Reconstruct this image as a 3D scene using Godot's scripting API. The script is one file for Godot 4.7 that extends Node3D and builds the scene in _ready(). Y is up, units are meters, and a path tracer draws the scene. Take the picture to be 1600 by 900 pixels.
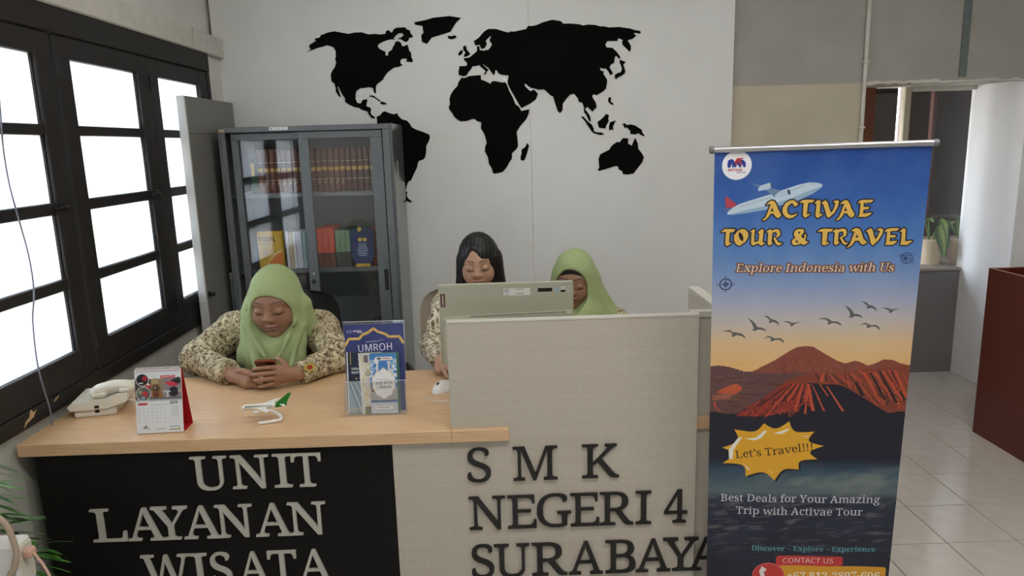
extends Node3D
# A school travel desk: counter with raised lettering, three people, steel bookcase, world map on the wall, roll-up banner.
# Metres; the camera stands at x = 0, z = 0, the room runs away along -z.

const SKY_LIGHT := 16.0
const EXPOSURE := 1.07

const FLOOR_TOP := 0.0
const WALL_X := -1.59          # left wall, inner face
const BACK_Z := -4.38          # map wall, inner face
const TABLE_Y := 0.78
const FRONT_Z := -2.222        # face of the counter

func _ready() -> void:
	set_camera_and_light()
	make_materials()
	build_room()
	build_windows()
	build_alcove()
	build_counter()
	build_map()
	build_bookcase()
	build_banner()
	build_people()
	build_counter_things()
	build_left_corner()
	build_right_cabinet()

func set_camera_and_light() -> void:
	var cam := Camera3D.new()
	cam.name = "camera"
	cam.fov = rad_to_deg(2.0 * atan(450.0 / 1130.0))
	cam.near = 0.05
	cam.far = 100.0
	cam.transform = Transform3D(Basis(Vector3(0.999431, -0.027797, 0.019094), Vector3(0.030982, 0.980431, -0.194411), Vector3(-0.013316, 0.194892, 0.980734)), Vector3(0, 1.68, 0))
	add_child(cam)
	cam.current = true

	var sky_mat := ProceduralSkyMaterial.new()
	sky_mat.sky_top_color = Color(0.86, 0.92, 1.0)
	sky_mat.sky_horizon_color = Color(0.97, 0.98, 1.0)
	sky_mat.ground_horizon_color = Color(0.93, 0.93, 0.92)
	sky_mat.ground_bottom_color = Color(0.82, 0.81, 0.79)
	sky_mat.sun_angle_max = 0.0
	sky_mat.energy_multiplier = SKY_LIGHT
	var sky := Sky.new()
	sky.sky_material = sky_mat
	var env := Environment.new()
	env.background_mode = Environment.BG_SKY
	env.sky = sky
	env.tonemap_mode = Environment.TONE_MAPPER_LINEAR
	env.tonemap_exposure = EXPOSURE
	env.ambient_light_source = Environment.AMBIENT_SOURCE_DISABLED
	env.sdfgi_enabled = true
	env.ssao_enabled = true
	env.ssil_enabled = true
	var we := WorldEnvironment.new()
	we.name = "world"
	we.environment = env
	add_child(we)

	# four fluorescent battens under the ceiling (fittings in build_room)
	for k in LAMPS.size():
		var p: Vector3 = LAMPS[k]
		var l := AreaLight3D.new()
		l.name = "ceiling_lamp_light"
		l.area_size = Vector2(1.2, 0.12)
		l.light_color = Color(1.0, 0.985, 0.96)
		l.light_energy = LAMP_ENERGY[k]
		l.area_range = 12.0
		l.area_attenuation = 2.0
		l.shadow_enabled = true
		l.position = p + Vector3(0, -0.075, 0)
		l.rotation_degrees = Vector3(-90, 0, 0)
		add_child(l, true)

const LAMP_ENERGY := [2.6, 1.9, 0.8, 0.8]
const LAMPS := [Vector3(0.0, 3.2, -0.6), Vector3(1.5, 3.2, -1.1), Vector3(0.0, 3.2, -3.0), Vector3(2.1, 3.2, -2.6)]

var M := {}

func make_materials() -> void:
	M.wall = grain_mat(rgb(222, 221, 215), rgb(230, 229, 224), Vector3(1.1, 1.1, 1.1), 0.7, 0.01, 3)
	M.map_wall = grain_mat(rgb(231, 232, 229), rgb(238, 239, 236), Vector3(1.6, 1.6, 1.6), 0.42, 0.008, 5)
	M.grey_wall = grain_mat(rgb(168, 165, 157), rgb(178, 175, 167), Vector3(0.9, 0.9, 0.9), 0.7, 0.01, 7)
	M.cream_wall = grain_mat(rgb(196, 187, 166), rgb(206, 197, 176), Vector3(0.9, 0.9, 0.9), 0.7, 0.01, 8)
	M.beam = grain_mat(rgb(206, 203, 194), rgb(222, 219, 210), Vector3(0.5, 0.5, 0.5), 0.7, 0.02, 9)
	M.lower_wall = grain_mat(rgb(176, 176, 166), rgb(190, 190, 180), Vector3(0.7, 0.7, 0.7), 0.7, 0.015, 10)
	M.white = mat(rgb(246, 247, 248), 0.4)
	M.ceiling = mat(rgb(235, 234, 230), 0.8)
	M.dark_wood = grain_mat(rgb(22, 19, 18), rgb(32, 28, 26), Vector3(0.3, 0.6, 0.3), 0.6, 0.02, 11)
	M.pane = frosted()
	M.black = mat(rgb(20, 19, 18), 0.6, 0.0, 0.3)
	M.map_black = mat(rgb(9, 9, 9), 0.8, 0.0, 0.2)
	M.tile = grain_mat(rgb(204, 198, 191), rgb(214, 208, 201), Vector3(0.4, 0.4, 0.4), 0.12, 0.015, 12)
	M.grout = mat(rgb(96, 84, 74), 0.9)
	M.steel = mat(rgb(105, 110, 112), 0.36)
	M.steel_dark = mat(rgb(62, 66, 72), 0.5)
	M.panel_grey = mat(rgb(126, 125, 120), 0.4)
	M.panel_edge = mat(rgb(198, 196, 190), 0.45)
	M.glass = glass(Color(0.9, 0.95, 0.95, 0.006))
	M.acrylic = glass(Color(0.95, 0.97, 1.0, 0.04))
	M.chrome = mat(rgb(200, 200, 200), 0.22, 1.0)
	M.alu = mat(rgb(196, 197, 200), 0.32, 0.85)
	M.plastic_black = mat(rgb(20, 20, 22), 0.4)
	M.plastic_white = mat(rgb(226, 226, 222), 0.35)
	M.ivory = mat(rgb(218, 214, 198), 0.38)
	M.paper = mat(rgb(235, 235, 232), 0.7)
	M.red = mat(rgb(176, 22, 34), 0.45)
	M.mahogany = grain_mat(rgb(84, 27, 20), rgb(102, 36, 27), Vector3(0.5, 0.08, 0.5), 0.3, 0.02, 13)

func glass(c: Color) -> StandardMaterial3D:
	var m := mat(c, 0.02)
	m.transparency = BaseMaterial3D.TRANSPARENCY_ALPHA
	return m

# frosted glass: white, lets the daylight through; faint upright streaks in the glass
func frosted() -> StandardMaterial3D:
	var nz := FastNoiseLite.new()
	nz.seed = 21
	nz.frequency = 0.035
	var src := nz.get_seamless_image(256, 256)
	var img := Image.create(256, 256, false, Image.FORMAT_RGB8)
	for y in 256:
		for x in 256:
			var a := src.get_pixel(x, int(y / 6.0)).r
			var b := src.get_pixel((x * 2 + 90) % 256, int(y / 4.0) + 100).r
			img.set_pixel(x, y, rgb(226, 235, 248).lerp(rgb(254, 254, 252), clampf(0.1 + (a * 0.6 + b * 0.6), 0, 1)))
	var m := tex_mat(img, 0.5)
	m.uv1_triplanar = true
	m.uv1_scale = Vector3(2.2, 2.2, 2.2)
	m.backlight_enabled = true
	m.backlight = Color(1, 1, 1)
	return m

# outlines of the land masses on the back wall, millimetres
const LAND := {
	"north_america": [-1085,2233,-1059,2248,-1070,2262,-1065,2274,-1026,2295,-1035,2300,-1031,2307,-1003,2313,-998,2324,-954,2339,-918,2344,-883,2337,-838,2328,-805,2334,-762,2335,-724,2322,-685,2324,-655,2320,-628,2323,-622,2339,-605,2343,-597,2331,-588,2330,-579,2346,-562,2355,-513,2356,-501,2344,-485,2338,-482,2322,-468,2306,-480,2296,-490,2300,-498,2282,-511,2274,-524,2279,-540,2291,-559,2294,-536,2302,-522,2314,-531,2324,-551,2324,-568,2312,-582,2296,-572,2288,-592,2292,-618,2288,-645,2279,-669,2267,-676,2255,-667,2242,-648,2232,-632,2224,-635,2210,-627,2200,-618,2206,-616,2222,-595,2234,-588,2250,-577,2265,-573,2277,-556,2281,-541,2272,-535,2253,-522,2253,-505,2261,-499,2247,-496,2228,-485,2215,-485,2190,-477,2174,-481,2162,-517,2167,-510,2181,-529,2185,-546,2179,-551,2167,-547,2154,-535,2149,-565,2137,-585,2137,-602,2127,-629,2108,-647,2087,-658,2068,-696,2043,-702,2024,-701,1998,-708,1992,-715,2005,-717,2024,-740,2030,-767,2026,-790,2025,-814,2011,-822,1989,-823,1963,-815,1943,-796,1938,-781,1959,-754,1961,-764,1923,-738,1912,-737,1902,-741,1885,-735,1871,-718,1860,-719,1849,-739,1857,-752,1875,-758,1892,-790,1902,-810,1917,-827,1917,-859,1932,-885,1949,-883,1968,-901,1997,-910,2017,-918,2039,-923,2036,-917,2011,-908,1978,-919,1982,-936,2011,-933,2024,-940,2056,-955,2066,-958,2104,-947,2126,-929,2148,-920,2173,-926,2192,-920,2201,-919,2236,-931,2258,-966,2269,-993,2261,-1019,2256,-1050,2246],
	"cuba": [-745,1977,-736,1983,-717,1981,-695,1963,-676,1949,-686,1948,-708,1966,-727,1975],
	"hispaniola": [-676,1946,-659,1943,-642,1932,-660,1928,-682,1935],
	"greenland": [-459,2382,-391,2393,-350,2404,-256,2411,-188,2399,-217,2376,-231,2357,-253,2325,-294,2313,-362,2296,-391,2261,-420,2274,-422,2310,-408,2323,-413,2361,-453,2369],
	"iceland": [-271,2303,-244,2301,-228,2305,-218,2296,-229,2288,-249,2283,-266,2288],
	"britain": [-185,2238,-175,2248,-165,2242,-164,2227,-155,2215,-144,2200,-153,2191,-181,2183,-182,2189,-172,2209,-182,2222],
	"ireland": [-210,2210,-195,2222,-185,2219,-191,2201,-208,2191,-214,2199],
	"south_america": [-707,1861,-686,1869,-670,1886,-656,1890,-628,1878,-604,1872,-584,1877,-580,1863,-560,1842,-532,1834,-515,1816,-505,1795,-478,1780,-436,1765,-404,1750,-400,1733,-410,1708,-425,1684,-427,1649,-435,1618,-444,1607,-473,1597,-481,1580,-486,1559,-506,1524,-526,1485,-543,1478,-553,1453,-562,1425,-552,1414,-558,1396,-546,1374,-526,1359,-533,1355,-558,1363,-579,1375,-591,1390,-594,1433,-594,1490,-594,1548,-602,1605,-635,1648,-658,1691,-686,1755,-711,1804,-706,1828],
	"africa": [-200,2069,-182,2066,-154,2077,-87,2080,-87,2055,-63,2046,-32,2030,-27,2042,-7,2045,35,2035,53,2037,63,2024,76,1986,96,1948,110,1910,131,1895,144,1871,191,1880,188,1856,172,1822,135,1784,113,1750,118,1701,119,1669,110,1652,82,1628,81,1596,65,1575,49,1547,23,1519,-24,1510,-35,1514,-41,1542,-58,1571,-61,1607,-79,1643,-76,1671,-66,1692,-77,1741,-98,1777,-94,1811,-121,1820,-131,1832,-149,1832,-178,1822,-217,1820,-248,1843,-265,1872,-280,1893,-281,1906,-273,1920,-275,1951,-267,1975,-248,2002,-226,2022,-218,2045],
	"madagascar": [177,1686,184,1667,176,1636,159,1590,148,1581,133,1587,132,1605,139,1623,139,1647,160,1661],
	"eurasia": [-212,2133,-167,2134,-164,2150,-183,2169,-178,2177,-150,2180,-124,2199,-105,2214,-103,2237,-95,2244,-89,2236,-88,2219,-65,2216,-37,2221,-26,2234,-15,2250,-29,2268,-28,2280,-18,2294,-26,2294,-40,2282,-52,2271,-46,2252,-58,2231,-80,2225,-83,2237,-89,2249,-113,2246,-121,2270,-93,2287,-68,2313,-52,2327,-33,2335,10,2334,46,2322,80,2312,89,2318,114,2317,182,2329,197,2347,213,2344,244,2349,278,2363,324,2374,335,2376,383,2368,399,2353,436,2353,487,2348,513,2340,540,2345,585,2341,612,2332,633,2333,660,2326,722,2327,783,2317,813,2307,837,2304,848,2295,842,2287,813,2293,806,2286,821,2277,800,2260,770,2252,789,2222,789,2199,783,2188,741,2228,738,2239,742,2256,724,2262,716,2266,711,2250,679,2251,652,2251,640,2231,649,2215,681,2213,708,2188,726,2164,727,2151,719,2152,703,2169,696,2160,691,2129,672,2119,665,2104,684,2072,681,2065,668,2061,660,2078,643,2099,627,2097,616,2104,608,2100,614,2087,635,2081,627,2071,649,2039,651,2024,643,1985,627,1969,589,1949,573,1955,561,1947,567,1931,583,1908,588,1881,563,1855,546,1873,533,1885,520,1870,536,1850,549,1830,554,1797,542,1804,529,1834,514,1854,514,1883,503,1910,483,1914,479,1933,456,1961,433,1957,406,1929,389,1906,386,1867,371,1851,358,1865,345,1904,332,1950,319,1954,280,1990,246,1989,225,1996,204,2000,187,2011,176,2023,166,2024,169,2011,190,1990,200,1982,222,1991,244,1965,231,1934,202,1914,145,1887,131,1909,104,1958,80,2000,67,2034,75,2074,33,2079,14,2089,7,2105,-1,2107,-5,2086,-12,2077,-26,2096,-41,2120,-62,2132,-71,2145,-68,2133,-41,2108,-51,2099,-57,2085,-73,2085,-59,2097,-63,2107,-84,2124,-93,2136,-115,2131,-133,2131,-143,2114,-156,2102,-169,2081,-188,2076,-216,2085,-217,2104,-211,2121],
	"japan": [725,2146,757,2133,754,2125,745,2117,757,2083,754,2068,733,2053,717,2048,703,2036,695,2046,698,2062,714,2072,730,2074,738,2094,730,2118,723,2128],
	"philippines": [659,1932,667,1938,674,1928,670,1912,689,1896,686,1890,667,1899,656,1912],
	"sumatra_and_java": [495,1828,509,1829,535,1801,559,1781,571,1757,572,1741,592,1735,616,1734,634,1723,609,1719,572,1730,559,1741,535,1775,522,1798],
	"borneo": [593,1796,613,1809,637,1831,645,1841,662,1831,657,1814,660,1798,645,1772,640,1756,603,1761,596,1780],
	"sulawesi": [667,1792,687,1797,702,1802,689,1777,684,1764,688,1744,677,1751,663,1744,660,1765],
	"new_guinea": [740,1779,756,1784,765,1772,789,1776,816,1769,856,1743,860,1726,876,1706,863,1706,836,1724,816,1716,787,1722,789,1738,778,1748,768,1759,753,1756,749,1769],
	"australia": [724,1674,745,1698,777,1694,774,1666,797,1652,806,1672,816,1698,833,1664,835,1634,856,1607,870,1583,861,1553,831,1517,807,1487,773,1482,745,1486,740,1504,721,1513,714,1534,694,1534,646,1520,602,1508,591,1517,602,1527,598,1581,609,1607,663,1632,677,1655,707,1676],
}

# the print on the roll-up banner, tenths of a millimetre from its upper left corner
const B_GOLD := [[1425,1532,1487,1455,1572,1401,1648,1414,1711,1506,1767,1654,1849,1792,1847,1849,1767,1911,1688,1845,1642,1775,1565,1774,1514,1863,1441,1941,1365,1978,1353,1951,1427,1873,1477,1749,1535,1569,1566,1524,1500,1500],
	[2268,1475,2314,1533,2209,1598,2172,1518,2117,1494,2034,1570,2007,1671,2044,1786,2133,1833,2240,1802,2293,1769,2285,1826,2180,1903,2083,1923,1972,1875,1891,1759,1885,1623,1955,1490,2070,1414,2178,1406],
	[2323,1499,2415,1412,2565,1405,2749,1416,2688,1487,2581,1495,2566,1618,2555,1821,2651,1790,2632,1834,2517,1922,2449,1852,2451,1683,2452,1491,2376,1489],
	[2722,1521,2824,1423,2900,1436,2901,1559,2900,1807,2986,1809,2957,1854,2853,1931,2785,1872,2792,1692,2797,1512],
	[2915,1515,3028,1428,3096,1497,3149,1656,3200,1781,3259,1692,3302,1525,3257,1490,3216,1523,3265,1457,3349,1433,3394,1472,3372,1617,3287,1794,3144,1931,3087,1880,3033,1698,2970,1528],
	[3407,1571,3466,1494,3548,1440,3623,1453,3687,1544,3746,1691,3831,1828,3831,1885,3754,1946,3674,1881,3626,1812,3551,1810,3504,1899,3434,1977,3361,2013,3348,1986,3418,1908,3464,1785,3516,1607,3545,1563,3480,1539],
	[3888,1530,3958,1465,4021,1451,4318,1452,4271,1529,4155,1537,4060,1545,4067,1646,4227,1650,4200,1717,4073,1725,4060,1836,4303,1809,4266,1875,4153,1933,3917,1923,3967,1879,3975,1700,3975,1543],
	[205,2275,325,2179,467,2183,627,2196,563,2283,469,2291,463,2409,454,2577,533,2579,506,2618,394,2686,345,2635,345,2446,360,2279,271,2267],
	[585,2382,675,2256,796,2190,900,2213,978,2313,981,2431,910,2568,744,2689,648,2631,588,2521],
	[1014,2284,1124,2198,1162,2228,1148,2366,1156,2583,1267,2546,1274,2329,1230,2299,1348,2203,1396,2234,1384,2410,1378,2588,1447,2599,1421,2638,1338,2690,1280,2645,1251,2615,1121,2685,1063,2640,1061,2462,1071,2295],
	[1455,2294,1573,2209,1621,2249,1722,2212,1816,2234,1857,2333,1833,2420,1724,2477,1813,2597,1926,2629,1890,2658,1808,2696,1739,2635,1667,2476,1750,2428,1764,2340,1706,2290,1633,2328,1625,2593,1673,2604,1573,2691,1515,2650,1518,2472,1521,2315],
	[2447,2229,2504,2260,2507,2328,2429,2434,2498,2514,2541,2436,2494,2426,2556,2368,2578,2437,2547,2554,2586,2595,2642,2596,2616,2635,2508,2701,2440,2650,2340,2688,2247,2696,2179,2635,2184,2546,2274,2479,2223,2390,2245,2283,2335,2227],
	[2856,2317,2962,2241,3109,2231,3294,2249,3234,2325,3143,2333,3132,2469,3130,2636,3206,2618,3181,2666,3065,2723,3006,2673,3004,2486,3004,2326,2911,2318],
	[3262,2326,3376,2241,3424,2272,3531,2235,3624,2257,3667,2345,3638,2452,3540,2508,3632,2637,3725,2649,3646,2716,3560,2665,3475,2497,3563,2440,3567,2353,3510,2322,3438,2350,3437,2613,3493,2634,3379,2720,3330,2670,3331,2493,3333,2347],
	[3758,2338,3826,2262,3916,2235,4009,2266,4073,2393,4131,2550,4240,2660,4135,2726,4058,2686,4016,2606,3905,2604,3856,2681,3796,2749,3698,2805,3688,2786,3764,2689,3817,2524,3869,2350,3821,2320],
	[4161,2347,4299,2244,4358,2303,4408,2469,4453,2577,4509,2481,4553,2346,4504,2306,4434,2344,4501,2268,4591,2260,4640,2300,4623,2425,4537,2598,4393,2752,4333,2682,4282,2495,4216,2348],
	[4663,2358,4738,2283,4810,2265,5063,2262,5015,2338,4835,2353,4835,2459,4990,2463,4968,2530,4841,2527,4831,2634,5039,2619,5008,2677,4923,2743,4722,2739,4743,2671,4746,2486,4745,2360],
	[5063,2368,5180,2264,5238,2304,5243,2459,5250,2643,5430,2628,5450,2648,5315,2752,5123,2744,5135,2670,5138,2495,5136,2369]]
const B_HOLE := [[1591,1593,1645,1707,1567,1710],
	[3571,1631,3628,1745,3551,1747],
	[732,2277,819,2358,851,2477,835,2556,757,2495,707,2375],
	[2339,2305,2405,2316,2371,2384],
	[2295,2529,2374,2619,2290,2618],
	[3938,2419,3990,2508,3908,2510]]
const B_BIRD := [[324,5268,527,5215,627,5301,725,5302,863,5334,964,5412,1005,5498,866,5411,728,5388,651,5443,579,5416,629,5357,529,5279],
	[1044,4861,1183,4947,1264,5032,1326,5139,1443,5153,1542,5205,1583,5269,1465,5225,1348,5211,1271,5253,1165,5243,1222,5180,1166,5031],
	[1487,4774,1623,4805,1704,4890,1801,4912,1901,4977,1937,5091,1844,5005,1746,4975,1689,5004,1630,4986,1666,4919,1586,4847],
	[2016,4957,2209,4968,2307,5015,2568,4985,2386,5046,2313,5121,2235,5107,2263,5053,2153,5001],
	[3012,4906,3200,4867,3316,4898,3416,4974,3570,4984,3669,5052,3704,5124,3554,5038,3420,5024,3347,5078,3288,5056,3334,4994,3222,4913],
	[3745,4489,3883,4573,3965,4657,4029,4761,4143,4775,4241,4826,4284,4889,4167,4846,4053,4832,3980,4873,3877,4863,3929,4801,3870,4655],
	[4209,4388,4343,4419,4424,4502,4520,4524,4619,4587,4657,4699,4564,4615,4468,4585,4414,4613,4356,4596,4389,4531,4308,4460],
	[4757,4585,4945,4596,5043,4643,5294,4613,5120,4672,5051,4746,4975,4732,5001,4679,4892,4628],
	[4181,5142,4333,5039,4430,5070,4528,5121,4659,5106,4760,5178,4786,5275,4664,5164,4531,5163,4459,5204,4389,5186,4434,5132,4336,5077],
	[1479,5515,1639,5410,1738,5441,1837,5493,1973,5477,2073,5551,2097,5650,1975,5537,1839,5536,1763,5578,1692,5560,1740,5505,1641,5449]]
const B_SEMERU := [1203,6597,1238,6539,1603,6322,1856,6181,2142,5979,2356,5839,2499,5771,2717,5741,2937,5763,3088,5857,3315,6008,3656,6214,3880,6297,4165,6217,4351,6279,4539,6382,4750,6302,4957,6182,5210,6196,5435,6307,5730,6390,5765,6776,1245,6755]
const B_LEFT_RIDGE := [-41,6382,222,6346,410,6368,674,6440,939,6537,1501,6598,2096,6585,2835,6577,2992,6763,2261,6947,1168,7853,-13,8025]
const B_RIGHT_RIDGE := [2109,6884,2400,6760,2836,6597,3350,6592,3719,6623,4258,6503,4799,6465,5729,6382,5875,7980,5211,7938,3894,7057,2261,6947]
const B_CRATER := [-54,7853,752,7982,1162,7682,1605,7385,1896,7134,2148,6925,2408,6918,3002,6937,3742,6982,3969,7078,4509,7433,5208,7905,5936,7854,6071,9309,-30,9345]
const B_CRATER_LIT := [753,8025,1162,7682,1605,7385,1896,7134,2148,6925,2631,6927,2892,6949,2978,7179,3048,7769,2815,7599,2670,7683,2641,7853,2152,7853,1855,7982,1173,8025]
const B_ORANGE_HILL := [164,7234,426,7066,763,6941,954,7046,919,7151,735,7320,582,7256,202,7247]
const B_PINK_HILL := [89,7297,582,7277,697,7320,548,7447,92,7489]
const B_BURST := [745,8466,1017,8517,1209,8541,1345,8531,1444,8481,1530,8388,1622,8245,1767,8346,1880,8405,1979,8419,2081,8387,2205,8309,2369,8181,2426,8349,2487,8462,2569,8527,2692,8554,2874,8549,3133,8523,3030,8670,2978,8775,2985,8849,3059,8905,3206,8953,3434,9005,3227,9091,3096,9159,3039,9219,3053,9284,3133,9363,3275,9470,3031,9486,2867,9508,2768,9545,2723,9607,2719,9702,2741,9840,2535,9812,2386,9808,2277,9838,2191,9911,2110,10036,2016,10224,1876,10074,1762,9980,1653,9939,1527,9947,1363,10002,1139,10101,1130,9916,1100,9790,1032,9711,908,9666,710,9646,420,9637,601,9498,708,9395,741,9317,699,9249,583,9177,392,9089,631,9006,786,8935,866,8860,880,8767,837,8641]
const B_PLANE := [383,1711,526,1575,742,1468,1460,1249,1839,1123,2309,976,2592,923,2854,955,2933,1006,2909,1079,2681,1245,2331,1410,1809,1546,1476,1650,896,1749,556,1784,396,1780]
const B_PLANE_LOW := [396,1780,894,1660,1471,1537,2089,1353,2674,1122,2925,1043,2909,1079,2681,1245,2331,1410,1809,1546,1476,1650,896,1749,556,1784]
const B_TAIL := [312,1280,360,1257,658,1516,502,1582,343,1588]
const B_STAB := [109,1514,307,1607,625,1628,504,1676,333,1659]
const B_WING := [942,875,1257,971,1573,1066,1839,1123,1699,1218,1655,1317,1456,1137]
const B_WINDOWS := [757,1556,817,1538,876,1520,936,1501,996,1483,1055,1465,1115,1447,1175,1429,1234,1411,1293,1393,1353,1375,1412,1357,1471,1339,1530,1321,2107,1131,2161,1112,2215,1094,2269,1076,2323,1058,2377,1039,2431,1021,2618,972,2653,964]
const B_LOGO_RED := [546,311,610,204,797,205,802,224,719,231,735,390,699,401,655,266,615,374,579,385]
const B_HANDSET := [1751,13382,1917,13512,1819,13621,1869,13787,1739,13836,1671,13589]
const B_ENGINES := [[1200,1056,1281,971,1495,903,1579,918,1571,1017,1478,1088,1215,1130],
	[1653,1267,1746,1182,2006,1103,2080,1155,2048,1240,1847,1310,1680,1330]]
const B_INTAKES := [[1524,916,1579,918,1584,1029,1548,1028],
	[1994,1115,2054,1109,2088,1229,2049,1265,2005,1202]]
const B_LOGO_BLUE := [[352,391,372,257,467,219,540,275,555,372,521,457,485,456,482,334,437,454,377,465],
	[521,432,593,459,615,362,689,462,725,456,746,366,797,465,851,443,853,345,803,271,731,232,685,303,635,241,576,263]]
const B_LIGHT_STREAK := [[2866,6949,2918,6949,2866,7514,2792,7514],
	[2825,6949,2884,6949,3104,7832,2999,7832],
	[2948,6970,2985,6970,3240,7473,3196,7473],
	[3165,6950,3210,6950,3477,7347,3426,7347],
	[3372,7013,3416,7014,3970,7854,3888,7854],
	[3118,7347,3155,7347,3403,7832,3336,7832],
	[2573,6948,2617,6948,2320,7514,2253,7513],
	[2424,6947,2469,6948,1884,7768,1809,7768],
	[2684,6948,2729,6949,2567,7811,2485,7811],
	[2811,7599,2856,7599,2848,7939,2780,7939],
	[3242,6620,3315,6620,3280,6889,3162,6888],
	[3449,6642,3478,6642,3727,6973,3683,6973],
	[3698,6643,3742,6643,4108,7016,4042,7016],
	[3925,6644,3954,6644,4099,7099,4062,7099],
	[4404,6606,4491,6606,5029,7602,4970,7602],
	[4709,6567,4760,6567,5341,7477,5297,7477],
	[4913,6527,4985,6527,5647,7519,5581,7519],
	[5274,6529,5347,6529,5763,7394,5661,7394],
	[4390,7059,4426,7059,4914,7685,4878,7685],
	[4042,6645,4130,6645,4425,6893,4367,6893],
	[4259,6523,4332,6524,4680,6894,4622,6894],
	[5107,6508,5150,6508,5534,7187,5490,7186],
	[94,7553,170,7553,213,7810,175,7810],
	[228,7767,273,7767,341,7896,318,7896]]
const B_DARK_STREAK := [[2767,6970,2796,6970,2695,7599,2635,7599],
	[2641,6969,2663,6969,2457,7472,2412,7471],
	[2511,6969,2533,6969,2163,7513,2110,7513],
	[2399,6968,2422,6968,1824,7598,1779,7597],
	[2252,7009,2275,7009,1492,7682,1439,7682],
	[3056,6971,3100,6971,3339,7515,3250,7515],
	[2107,7092,2129,7092,1302,7767,1256,7767],
	[4176,6892,4250,6893,4525,7350,4407,7350],
	[4604,6607,4655,6607,5143,7476,5055,7476],
	[4851,6567,4909,6568,5479,7561,5392,7560],
	[5180,6569,5231,6569,5716,7519,5658,7519],
	[3522,6642,3552,6642,3911,6974,3867,6974],
	[3043,6619,3073,6619,3204,6847,3159,6847],
	[3337,6621,3367,6621,3385,6868,3349,6868]]
const B_GLINT := [[614,9487,595,9165,875,8749,997,8736,747,9164,727,9486],
	[1043,8781,1402,8748,1642,8495,1725,8507,1568,8747,1378,8843],
	[1921,8588,2380,8418,2356,8493,2169,8607],
	[2693,8662,2979,8692,2970,8730],
	[1023,9614,1272,9852,1216,9872],
	[1804,9835,1948,9931,1932,9950]]

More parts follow.
